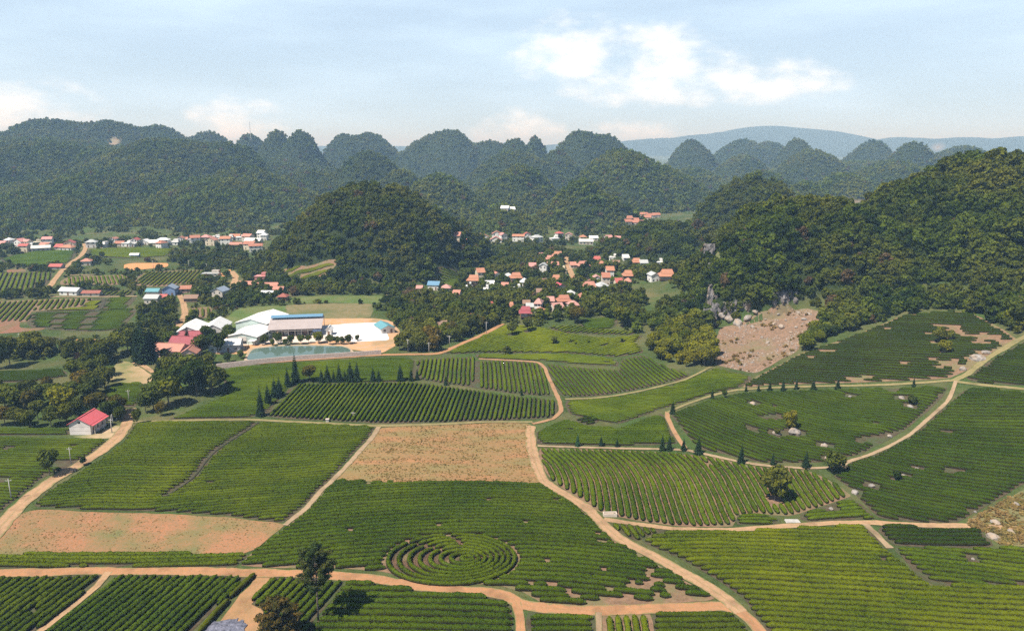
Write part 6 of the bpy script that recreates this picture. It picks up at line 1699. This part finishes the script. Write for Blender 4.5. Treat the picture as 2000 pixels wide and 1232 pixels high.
# shrubs and hedgerow trees scattered over the valley floor
x, y = jitter_grid(-640, 420, 235, 900, 4.6, 901)
dn = fbm(x / 26, y / 26, 905, 3)
m = (dn + 0.10 * (y > 420) - 0.25 * (y < 330) > 0.10) & (hill_sum(x, y) < 2.2) & (np.abs(np.arctan2(x, y)) < math.radians(40)); x, y = x[m], y[m]
m = (x < 60) | (y > 420); x, y = x[m], y[m]
m = free_of_fields(x, y, 0.8); x, y = x[m], y[m]
m = free_of_built(x, y, 8); x, y = x[m], y[m]
m = ~((x > -150) & (x < -45) & (y > 295) & (y < 395)); x, y = x[m], y[m]
wood_mass('valley_shrubs', x, y, 1.6 + 4.2 * rng.random(len(x)) ** 2.2, wood_col, 'scattered shrubs and hedgerow trees between the valley fields', 911, 0.4, 1.2)
print('forest crowns', near_hill_n, n_f, len(rest), len(x))

for nm, key, n_, hr in (('rough_grass', 'rough', 1500, (.15, .7)), ('field_weeds', 'tan_field', 3400, (.08, .28)), ('field_weeds', 'orange_field', 1800, (.07, .2))):
    P = np.asarray([p for a_, b_, p in PLAN['sheets'] if b_ == key or a_.startswith(key)][0])
    x = rng.uniform(P[:, 0].min(), P[:, 0].max(), n_ * 3); y = rng.uniform(P[:, 1].min(), P[:, 1].max(), n_ * 3)
    m = inside(P, x, y) & (0.5 * vnoise(x / 7, y / 3, 77) + 0.8 * rng.random(len(x)) > 0.35); x, y = x[m], y[m]
    wood_mass(nm, x, y, rng.uniform(*hr, len(x)), weed_col, 'dry grass and scrub on the rough rocky corner' if key == 'rough' else 'sparse weeds and stubble on the bare ' + ('tan' if 'tan' in key else 'orange') + ' field', 930, 0.05, 1.5)

P = np.asarray(scree_polys[0]); x = rng.uniform(P[:, 0].min(), P[:, 0].max(), 900); y = rng.uniform(P[:, 1].min(), P[:, 1].max(), 900)
m = inside(P, x, y) & (vnoise(x / 9, y / 9, 177) + 0.9 * rng.random(len(x)) > 0.55); x, y = x[m], y[m]
wood_mass('scree_scrub', x, y, 0.25 + 1.1 * rng.random(len(x)) ** 3, weed_col, 'dry scrub and tufts growing on the scree slope', 950, 0.05, 1.3)

# ------------------------------------------------------------------ rocks
def rock_mesh(name, seed, sx, sy, sz, mat, sub=2, rough=0.28):
    import bmesh
    bm = bmesh.new(); bmesh.ops.create_icosphere(bm, subdivisions=sub, radius=1.0)
    r = np.random.default_rng(seed); off = r.random(3) * 20
    for v in bm.verts:
        c = v.co
        q = 1 + rough * float(vnoise(c.x * 1.6 + off[0], c.y * 1.6 + c.z * 1.1 + off[1], seed)) + 0.5 * rough * float(vnoise(c.x * 4 + off[2], c.y * 4 - c.z * 3, seed + 1))
        v.co = Vector((c.x * sx * q, c.y * sy * q, c.z * sz * q))
    me = bpy.data.meshes.new(name); bm.to_mesh(me); bm.free(); me.materials.append(mat)
    return me


ROCK = [rock_mesh('boulder', 20 + k, 0.55, 0.45 + 0.06 * k, 0.34 + 0.05 * (k % 3), MT['stone']) for k in range(6)]
scree_P = np.asarray(scree_polys[0])
for k, (x, y, s) in enumerate(PLAN['rocks']):
    o = add('boulder', ROCK[k % 6], None, (x, y, float(gz(x, y)) + 0.10 * s))
    sc = max(0.7, s * (0.5 if inside(scree_P, np.array([x]), np.array([y]))[0] else 0.75)); o.scale = (sc, sc, sc); o.rotation_euler = (random.uniform(-.2, .2), random.uniform(-.2, .2), random.uniform(0, 6.28))
    on = bool(inside(scree_P, np.array([x]), np.array([y]))[0])
    if on: tag(o, 'pale limestone boulder lying on the bare scree slope', 'boulder', 'boulders on the scree')
    else:
        w = near_what(x, y) or 'the ochre footpath'
        tag(o, ' '.join(f"{'large' if s > 2.4 else 'small'} grey limestone boulder in {w}".split()[:16]), 'boulder', 'boulders among the tea hedges')
# loose stones on the scree
x, y = jitter_grid(scree_P[:, 0].min(), scree_P[:, 0].max(), scree_P[:, 1].min(), scree_P[:, 1].max(), 0.95, 61)
m = inside(scree_P, x, y) & (vnoise(x / 6, y / 6, 62) + 0.3 * rng.random(len(x)) > 0.15); x, y = x[m], y[m]
Vs, Fs = [], []; b = 0
_o = rock_mesh('stone_proto', 5, 1, 0.8, 0.6, MT['stone'], 1)
pv = np.array([v.co[:] for v in _o.vertices]); pf = np.array([p.vertices[:] for p in _o.polygons])
for a, c in zip(x, y):
    s = 0.10 + 0.55 * rng.random() ** 3; th = rng.random() * 6.28
    q = pv * s; q = np.column_stack([q[:, 0] * math.cos(th) - q[:, 1] * math.sin(th), q[:, 0] * math.sin(th) + q[:, 1] * math.cos(th), q[:, 2]])
    Vs.append(q + np.array([a, c, float(gz(a, c)) + 0.12 * s])); Fs.append(pf + b); b += len(pv)
tag(add('scree_rubble', mesh_np('scree_rubble', np.vstack(Vs), np.vstack(Fs), MT['stone'])), 'loose limestone rubble strewn over the scree', 'rubble', kind='stuff')


# ------------------------------------------------------------------ buildings
def gable_roof(x0, x1, y0, y1, eave, ridge, axis, over=0.5, th=0.16):
    """Closed chevron slab; ridge along axis."""
    mb = MB()
    lo, hi, a0, a1 = (y0, y1, x0, x1) if axis == 'x' else (x0, x1, y0, y1)
    mid = (lo + hi) / 2; sl = (ridge - eave) / (mid - lo); dz = over * sl
    prof = [(lo - over, eave - dz), (mid, ridge), (hi + over, eave - dz), (hi + over, eave - dz + th), (mid, ridge + th), (lo - over, eave - dz + th)]
    mb.prism(prof, a0 - over, a1 + over, axis)
    return mb


def hip_roof(x0, x1, y0, y1, eave, ridge, over=0.6, flare=0.0, frac=0.5):
    mb = MB(); w, d = x1 - x0 + 2 * over, y1 - y0 + 2 * over
    xa, xb, ya, yb = x0 - over, x1 + over, y0 - over, y1 + over
    ym = (ya + yb) / 2; rl = max(0.6, w - d * 0.9) / 2; xm = (xa + xb) / 2
    z0 = eave - 0.12
    if flare:                                            # two pitches: shallow skirt, steep top with gablets
        zi = eave + (ridge - eave) * 0.38; s = frac
        ix, iy = (w / 2) * (1 - s * 0.72), (d / 2) * (1 - s)
        P = [(xa, ya, z0), (xb, ya, z0), (xb, yb, z0), (xa, yb, z0), (xm - ix, ym - iy, zi), (xm + ix, ym - iy, zi), (xm + ix, ym + iy, zi), (xm - ix, ym + iy, zi)]
        mb.poly(P, [(0, 1, 5, 4), (1, 2, 6, 5), (2, 3, 7, 6), (3, 0, 4, 7), (3, 2, 1, 0)])
        o = 0.25
        P = [(xm - ix - o, ym - iy - o, zi + .05), (xm + ix + o, ym - iy - o, zi + .05), (xm + ix + o, ym + iy + o, zi + .05), (xm - ix - o, ym + iy + o, zi + .05), (xm - ix * 0.9, ym, ridge), (xm + ix * 0.9, ym, ridge)]
        mb.poly(P, [(0, 1, 5, 4), (1, 2, 5), (2, 3, 4, 5), (3, 0, 4), (3, 2, 1, 0)])
    else:
        P = [(xa, ya, z0), (xb, ya, z0), (xb, yb, z0), (xa, yb, z0), (xm - rl, ym, ridge), (xm + rl, ym, ridge)]
        mb.poly(P, [(0, 1, 5, 4), (1, 2, 5), (2, 3, 4, 5), (3, 0, 4), (3, 2, 1, 0)])
    return mb


def gable_wall(x0, x1, y0, y1, eave, ridge, axis):
    mb = MB()
    if axis == 'x': lo, hi, a0, a1 = y0, y1, x0, x1
    else: lo, hi, a0, a1 = x0, x1, y0, y1
    mid = (lo + hi) / 2
    mb.prism([(lo, -0.8), (hi, -0.8), (hi, eave - 0.03), (mid, ridge - 0.05), (lo, eave - 0.03)], a0, a1, axis)
    return mb


def window(parent, x, y, z, w, h, face='front', fine=False):
    mb = MB(); t = 0.05
    if face == 'front': mb.box(x - w / 2, x + w / 2, y - t, y + 0.02, z, z + h)
    else: mb.box(y - t, y + t, x - w / 2, x + w / 2, z, z + h)
    if not fine: return mb.build('window', MT['glass'], parent)
    o = mb.build('window', MT['frame'], parent)
    mb = MB(); q = 0.09
    if face == 'front':
        mb.box(x - w / 2 + q, x - q / 3, y - t - 0.03, y - t + 0.01, z + q, z + h - q); mb.box(x + q / 3, x + w / 2 - q, y - t - 0.03, y - t + 0.01, z + q, z + h - q)
    else: mb.box(y - t - 0.03, y + t + 0.03, x - w / 2 + q, x + w / 2 - q, z + q, z + h - q)
    mb.build('pane', MT['glass'], o)
    return o


def house(x, y, w, d, eave, kind, roof, wall, rot, label, group, name='house'):
    w *= 0.88; d *= 0.85; eave *= 0.9
    zg = min(float(gz(x + a, y + b)) for a in (-w / 2, w / 2) for b in (0, d))
    root = empty(name, (x, y, zg + 0.05), math.radians(rot)); tag(root, label, 'house', group)
    x0, x1, y0, y1 = -w / 2, w / 2, 0.0, d
    far = math.hypot(x, y) > 560
    rd = eave + (d if kind != 'gable_end' else w) * (0.27 if kind != 'thai' else 0.42)
    if kind == 'gable':
        gable_wall(x0, x1, y0, y1, eave, rd, 'x').build('wall', WM[wall], root); gable_roof(x0, x1, y0, y1, eave, rd, 'x').build('roof', RM[roof], root)
    elif kind == 'gable_end':
        gable_wall(x0, x1, y0, y1, eave, rd, 'y').build('wall', WM[wall], root); gable_roof(x0, x1, y0, y1, eave, rd, 'y').build('roof', RM[roof], root)
    elif kind == 'flat':
        MB().box(x0, x1, y0, y1, -0.8, eave).build('wall', WM[wall], root)
        r = MB().box(x0 - .35, x1 + .35, y0 - .35, y1 + .35, eave + .003, eave + 0.22).build('roof', RM[roof], root)
        MB().box(x0 + w * .55, x1 - .4, y0 + d * .4, y1 - .4, eave + 0.225, eave + 2.2).build('stair_tower', WM[wall], r)
    elif kind == 'hip':
        MB().box(x0, x1, y0, y1, -0.8, eave).build('wall', WM[wall], root); hip_roof(x0, x1, y0, y1, eave, rd).build('roof', RM[roof], root)
    else:
        st = 1.5                                          # stilt house: posts, floor, wall, tall two-pitch roof
        MB().box(x0 + .3, x1 - .3, y0 + .3, y1 - .3, st, eave + 0.02).build('wall', WM[wall], root)
        MB().box(x0 - .1, x1 + .1, y0 - .1, y1 + .1, st - .2, st - .003).build('floor_deck', MT['door'], root)
        for px_ in np.linspace(x0 + .3, x1 - .3, 4):
            for py_ in (y0 + .3, y1 - .3): MB().box(px_ - .12, px_ + .12, py_ - .12, py_ + .12, -0.8, st - .203).build('post', MT['door'], root)
        hip_roof(x0, x1, y0, y1, eave, rd, 0.8, 1.0, 0.5).build('roof', RM[roof], root)
    z0 = 1.5 if kind == 'thai' else 0.0
    ya = 0.3 if kind == 'thai' else 0.0
    n = max(2, int(w / 3.2))
    for st in range(2 if eave > 5 else 1):
        zz = z0 + st * 3.0
        if zz + 2.2 > eave + 0.4: continue
        for k in range(n):
            xx = x0 + w * (k + 0.5) / n
            if st == 0 and k == n // 2:
                MB().box(xx - .5, xx + .5, ya - .06, ya + .02, zz + .05, zz + 2.05).build('door', MT['door'], root)
            else: window(root, xx, ya, zz + 0.9, 1.1, 1.2, fine=not far)
    if not far and kind != 'thai':
        for sx in (x0, x1): window(root, d / 2, sx, 0.9, 1.1, 1.2, 'side', True)
    return root


for h in PLAN['houses']: house(*h)

# ------------------------------------------------------------------ tea factory, office wings, barn
def factory(name, a, b, depth, eave, ridge, kind, roof, wall, label):
    a = np.array(a); b = np.array(b); w = float(np.hypot(*(b - a))); rz = math.atan2(b[1] - a[1], b[0] - a[0])
    zg = float(gz(*((a + b) / 2)))
    root = empty(name, (float(a[0]), float(a[1]), zg), rz); tag(root, label, {'factory_hall': 'factory', 'open_shed': 'shed', 'office_wing': 'office', 'barn': 'barn', 'gatehouse': 'gatehouse', 'warehouse': 'warehouse', 'kiosk': 'kiosk'}.get(name, 'shed'))
    if kind in ('front', 'side'):
        ax = 'y' if kind == 'front' else 'x'
        gable_wall(0, w, 0, depth, eave, ridge, ax).build('wall', WM[wall], root)
        r = gable_roof(0, w, 0, depth, eave, ridge, ax, 0.45).build('roof', RM[roof], root)
        rb = MB()
        if kind == 'front': rb.box(w / 2 - .22, w / 2 + .22, -.5, depth + .5, ridge + .13, ridge + .24)
        else: rb.box(-.5, w + .5, depth / 2 - .22, depth / 2 + .22, ridge + .13, ridge + .24)
        rb.build('ridge_cap', RM[roof], r)
    if name == 'factory_hall':
        d = MB().box(w * .36, w * .36 + 4.0, -0.08, 0.03, 1.6, 3.6).build('roller_door', RM['pale'], root)
        MB().box(w * .36 + .05, w * .36 + 3.95, -0.05, 0.02, 0.05, 1.597).build('door_opening', MT['glass'], root)
        for k in range(4): MB().box(w * .36 + .05, w * .36 + 3.95, -0.12, -0.083, 1.75 + .46 * k, 1.83 + .46 * k).build('slat', RM['white'], d)
        for k in range(6):
            yy = depth * (k + .5) / 6
            MB().box(w - .02, w + .06, yy - 1.0, yy + 1.0, eave * .55, eave * .55 + 1.1).build('window', MT['glass'], root)
        MB().box(w * .78, w * .78 + 3.2, -3.0, -0.1, 2.3, 2.45).build('canopy', RM['white'], root)
        for q in (0.1, 3.0): MB().box(w * .78 + q, w * .78 + q + .12, -2.95, -2.8, 0, 2.297).build('canopy_post', MT['steel'], root)
    elif kind == 'shed':                                  # open sided, long grey front slope, blue band along the ridge
        mb = MB(); mb.prism([(-1.2, eave), (depth * .62, ridge), (depth * .62, ridge + .16), (-1.2, eave + .16)], -0.6, w + .6, 'x'); mb.build('roof', RM['greyrose'], root)
        mb = MB(); mb.prism([(depth * .50, ridge + .7), (depth * .66, ridge + 1.35), (depth + .8, eave + .6), (depth + .8, eave + .75), (depth * .66, ridge + 1.55), (depth * .50, ridge + .86)], -0.3, w + .3, 'x'); mb.build('ridge_band', RM['blue'], root)
        for k in range(9):
            xx = w * k / 8
            for yy in (0.0, depth): MB().box(xx - .13, xx + .13, yy - .13, yy + .13, -.3, eave + (0.45 if yy == 0 else 0.3)).build('post', MT['steel'], root)
        MB().box(0.2, w - .2, depth * .55, depth * .55 + .2, 0, ridge - .9).build('back_wall', MT['darkroom'], root)
        MB().box(0.2, w - .2, 0.18, 0.3, 2.6, 3.0).build('rail', MT['steel'], root)
        for k in range(8):
            xx = w * (k + .5) / 8; hh = 1.0 + 0.5 * (k % 3)
            MB().box(xx - 1.0, xx + .9, 2.5, 4.6, 0.02, hh).build('withering_trough', MT['darkroom'] if k % 2 else MT['steel'], root)
        MB().box(w - 3.8, w + .1, -0.15, 1.0, 2.0, eave - .6).build('blue_banner', WM['blue'], root)
    elif kind == 'front2':
        m = w * .5
        gable_wall(0, m - .05, 0, depth, eave, ridge - .6, 'y').build('wall', WM[wall], root); gable_wall(m + .05, w, 0, depth, eave, ridge, 'y').build('wall', WM[wall], root)
        gable_roof(0, m - .5, 0, depth, eave, ridge - .6, 'y', 0.3).build('roof', RM[roof], root); gable_roof(m + .3, w, 0, depth, eave + .05, ridge, 'y', 0.3).build('roof', RM[roof], root)
        for k in (0.25, 0.75): MB().box(w * k - 1.6, w * k + 1.6, -.07, .03, 0.02, 2.8).build('door', MT['steel'], root)
    elif name in ('office_wing', 'shed', 'gatehouse', 'kiosk'):
        n = max(1, int(w / 3)); 
        for k in range(n):
            xx = w * (k + .5) / n
            if k == n // 2: MB().box(xx - .5, xx + .5, -.06, .02, .05, 2.1).build('door', MT['door'], root)
            else: window(root, xx, 0.0, 0.95, 1.3, 1.2, fine=True)
        window(root, depth / 2, w, 0.95, 1.2, 1.2, 'side', True)
    elif name == 'barn':
        MB().box(w - .02, w + .07, 1.2, 2.5, .05, 2.3).build('door', MT['door'], root)
        for k in range(4): window(root, 4.2 + 2.6 * k, w, 1.0, 1.3, 1.3, 'side', True)
        for k in range(6): MB().box(w + .85, w + 1.0, .6 + 2.5 * k, .75 + 2.5 * k, -.2, eave - .55).build('porch_post', MT['steel'], root)
        mb = MB(); mb.prism([(w + .35, eave - .28), (w + 1.2, eave - .5), (w + 1.2, eave - .4), (w + .35, eave - .18)], -.3, depth + .3, 'y'); mb.build('porch_roof', RM[roof], root)
        MB().box(w * .5 - .35, w * .5 + .35, -.05, .03, eave + .2, eave + .8).build('vent', MT['glass'], root)
        for k in (1, 2): MB().box(-.03, w + .03, -.035, -.002, 1.4 * k, 1.4 * k + .06).build('block_course', WM['pale'], root)
    return root


for f in PLAN['factory']: factory(*f)

# stone faced embankment under the pond
em = smooth_line(PLAN['embankment'][0], 2.5)
t_ = np.gradient(em, axis=0); t_ /= np.linalg.norm(t_, axis=1)[:, None]; nr_ = np.column_stack([-t_[:, 1], t_[:, 0]])
zg = gz(em[:, 0], em[:, 1]); V = []
for off, dz in ((0.0, -0.5), (0.55, 2.0), (1.1, 2.05), (1.15, -0.6)):
    p = em + nr_ * off; V.append(np.column_stack([p, zg + dz]))
V = np.vstack(V); n_ = len(em)
F = [(a * n_ + i, a * n_ + i + 1, (a + 1) * n_ + i + 1, (a + 1) * n_ + i) for a in range(3) for i in range(n_ - 1)]
o = add('retaining_wall', mesh_np('retaining_wall', V, [tuple(reversed(q)) for q in F], MT['masonry'])); tag(o, 'long stone retaining wall below the factory pond', 'wall')

# ------------------------------------------------------------------ small things
for k, (x, y, h) in enumerate(PLAN['poles']):
    root = empty('utility_pole', (x, y, float(gz(x, y))), random.uniform(-.4, .4))
    tag(root, ' '.join(f"pale concrete utility pole standing by {near_what(x, y) or 'the valley woods'}".split()[:16]), 'pole', 'concrete poles of the valley')
    MB().tube((0, 0, -.5), (0, 0, h), 0.17, 0.10, 6).build('shaft', MT['pole'], root, True)
    MB().box(-.75, .75, -.05, .05, h - .55, h - .43).build('cross_arm', MT['pole'], root)
    for q in (-.65, .65): MB().tube((q, 0, h - .43), (q, 0, h - .22), .06, .05, 5).build('insulator', MT['frame'], root)


def small(kind, x, y):
    z = float(gz(x, y))
    if kind == 'car':
        r = empty('car', (x, y, z + .15), math.radians(70)); tag(r, 'dark car driving down the sandy farm lane', 'car')
        MB().prism([(-2.1, .35), (2.1, .35), (2.15, .8), (1.2, .95), (-1.9, .98), (-2.15, .8)], -.85, .85, 'y').build('body', MT['car'], r)
        MB().prism([(-1.7, .985), (1.0, .955), (.35, 1.5), (-1.2, 1.52)], -.74, .74, 'y').build('cabin', MT['glass'], r)
        for wx in (-1.35, 1.35):
            for wy in (-.8, .8): MB().tube((wx, wy - .1, .33), (wx, wy + .1, .33), .33, .33, 10).build('wheel', MT['rubber'], r)
        for wy in (-.6, .6): MB().box(2.13, 2.19, wy - .18, wy + .18, .6, .75).build('headlight', MT['frame'], r)
    elif kind == 'sign':
        r = empty('concrete_trough', (x, y, z), math.radians(3)); tag(r, 'pale concrete water trough at the fork of the tan tracks', 'trough')
        MB().box(-1.7, 1.7, -.08, .08, -.2, .85).build('front_wall', MT['pale_concrete'], r); MB().box(-1.7, 1.7, 1.0, 1.16, -.2, .9).build('back_wall', MT['pale_concrete'], r)
        for s in (-1.7, 1.54): MB().box(s, s + .16, .083, .997, -.2, .88).build('end_wall', MT['pale_concrete'], r)
        MB().box(-1.5, 1.5, .1, .98, -.1, .4).build('floor', MT['pond_kerb'], r)
    elif kind == 'slab':
        o = MB().prism([(-1.9, -.3), (1.9, -.3), (1.7, .14), (-1.6, .2)], -.8, .9, 'y').build('concrete_slab', MT['pole']); o.location = (x, y, z); tag(o, 'worn pale concrete slab on the edge of the tan track', 'slab')
    elif kind == 'pump':
        r = empty('pump_box', (x, y, z)); tag(r, 'little pale pump box at the end of the striped tea hedges', 'box')
        MB().box(-.5, .5, -.4, .4, -.2, .9).build('housing', MT['pole'], r); MB().box(-.62, .62, -.52, .52, .903, 1.02).build('lid', MT['pale_concrete'], r)
    elif kind == 'grave':
        o = MB().prism([(-1.6, -.3), (1.6, -.3), (1.5, .14), (-1.5, .16)], -1.3, 1.3, 'y').build('cleared_patch', MT['green_meadow']); o.location = (x, y, z); tag(o, 'square grassy mound cut into the striped tea field', 'mound')
    elif kind == 'mast':
        r = empty('radio_mast', (x, y, z)); tag(r, 'thin lattice radio mast on the hazy ridge', 'mast'); H = 46
        for a in range(3):
            p = [math.cos(a * 2.094) * 1.6, math.sin(a * 2.094) * 1.6]; MB().tube((p[0], p[1], -2), (p[0] * .25, p[1] * .25, H), .22, .12, 4).build('leg', MT['steel'], r)
        for k in range(12):
            zz = 3 + k * 3.5; s = 1.6 * (1 - .75 * zz / H); mb = MB()
            for a in range(3):
                mb.tube((math.cos(a * 2.094) * s, math.sin(a * 2.094) * s, zz), (math.cos((a + 1) * 2.094) * s * .93, math.sin((a + 1) * 2.094) * s * .93, zz + 3.2), .09, .09, 4)
            mb.build('brace', MT['steel'], r)
    elif kind == 'tarp':
        n = 26; g = np.linspace(-1, 1, n); X, Y = np.meshgrid(g * 4.3, g * 2.8, indexing='ij')
        wx = x + X + .5 * vnoise(Y, X, 3); wy = y + Y + .6 * vnoise(X / 2, Y, 5)
        Z = gz(wx, wy) + .18 + .42 * (1 - np.clip(np.hypot(X / 4.3, Y / 2.8), 0, 1)) * (1 + fbm(X / 1.2, Y / 1.2, 9, 3) * 1.6) + .10 * np.abs(fbm(X * 1.1, Y * 1.1, 12, 3))
        idx = np.arange(n * n).reshape(n, n); F = np.stack([idx[:-1, :-1], idx[1:, :-1], idx[1:, 1:], idx[:-1, 1:]], -1).reshape(-1, 4)
        keep = (np.hypot(X / 4.3, Y / 2.8) < 1.02 + .18 * vnoise(X, Y, 8)).ravel(); F = F[keep[F].all(1)]
        o = add('plastic_sheet', mesh_np('plastic_sheet', np.stack([wx, wy, Z], -1).reshape(-1, 3), F, MT['tarp'], False)); tag(o, 'crumpled grey plastic sheet thrown on the orange clearing', 'plastic sheet')


for m_ in PLAN['misc']: small(*m_)
# two clipped single hedges beside the dirt clearing
for lb, pts in (('short clipped hedge between thick tea hedges and the dirt clearing', PLAN['hedges'][0]), ('clipped hedge beside the crumpled plastic sheet', PLAN['hedges'][1])):
    V, F, A = hedge_mesh(smooth_line(pts, 0.5), 1.1, 1.15, 4)
    o = add('clipped_hedge', mesh_np('clipped_hedge', V, F, MT['tea'], True, dict(hgt=('FLOAT', A)))); o.color = (1.1, 0.95, 0.8, 1); tag(o, lb, 'hedge')
# limestone faces under the forest: ragged vertical sheets backed into the hill
def cliff_mesh(w, h, seed):
    nx, nz = 15, 11
    X, Z = np.meshgrid(np.linspace(-w / 2, w / 2, nx), np.linspace(-1.5, h, nz), indexing='ij')
    t = (Z + 1.5) / (h + 1.5)
    Y = 1.5 * fbm(X * 0.55, Z * 0.22, seed, 3) + 1.1 * np.round(2.5 * vnoise(X * 0.8, Z * 0.3, seed + 5)) / 2.5 + 1.6 * t ** 2 + 0.5 * (np.abs(X) / (w / 2)) ** 3
    Xj = X + 0.35 * vnoise(X * 2, Z * 2, seed + 9); Zj = Z + 0.9 * t * vnoise(X * 0.9, 7.7, seed + 11)
    front = np.stack([Xj, Y, Zj], -1).reshape(-1, 3); back = front.copy(); back[:, 1] = 5.0; back[:, 2] -= 0.4
    idx = np.arange(nx * nz).reshape(nx, nz); n = nx * nz
    F = [tuple(q) for q in np.stack([idx[:-1, :-1], idx[1:, :-1], idx[1:, 1:], idx[:-1, 1:]], -1).reshape(-1, 4)]
    ring = list(idx[:, 0]) + list(idx[-1, 1:]) + list(idx[-2::-1, -1]) + list(idx[0, -2:0:-1])
    F += [(ring[k], ring[k - 1], ring[k - 1] + n, ring[k] + n) for k in range(len(ring))]
    return mesh_np('rock_face', np.vstack([front, back]), [tuple(int(v) for v in f) for f in F], MT['cliff'])


for k, (x, y, w, h) in enumerate(PLAN['cliff']):
    o = add('rock_face', cliff_mesh(w, h, 300 + k), None, (x, y, float(gz(x, y)))); o.rotation_euler = (0, 0, random.uniform(-.45, .1))
    if k < 8: tag(o, 'shade-darkened limestone cliff face between the scree slope and the forest', 'rock face', 'cliff faces above the scree')
    else: tag(o, 'grey limestone crag breaking through the trees of the steep forested hill', 'rock face', 'crags in the hill forest')

# ------------------------------------------------------------------ haze
HAZE_DENSITY = 0.00018
hz = MB().box(-21500, 21500, -120, 27500, float(GZ.min()) - 1.2, float(GZ.max()) + 12).build('haze', None)
hz.data.materials.clear()
m, nt, N, L = nodes('valley_haze')
pv_ = N('ShaderNodeVolumePrincipled'); pv_.inputs['Color'].default_value = (0.42, 0.68, 1.0, 1); pv_.inputs['Absorption Color'].default_value = (1, 1, 1, 1); pv_.inputs['Density'].default_value = HAZE_DENSITY; pv_.inputs['Anisotropy'].default_value = 0.0
L(pv_.outputs[0], N('ShaderNodeOutputMaterial').inputs['Volume'])
hz.data.materials.append(m)
tag(hz, 'thin blue valley haze', kind='stuff')
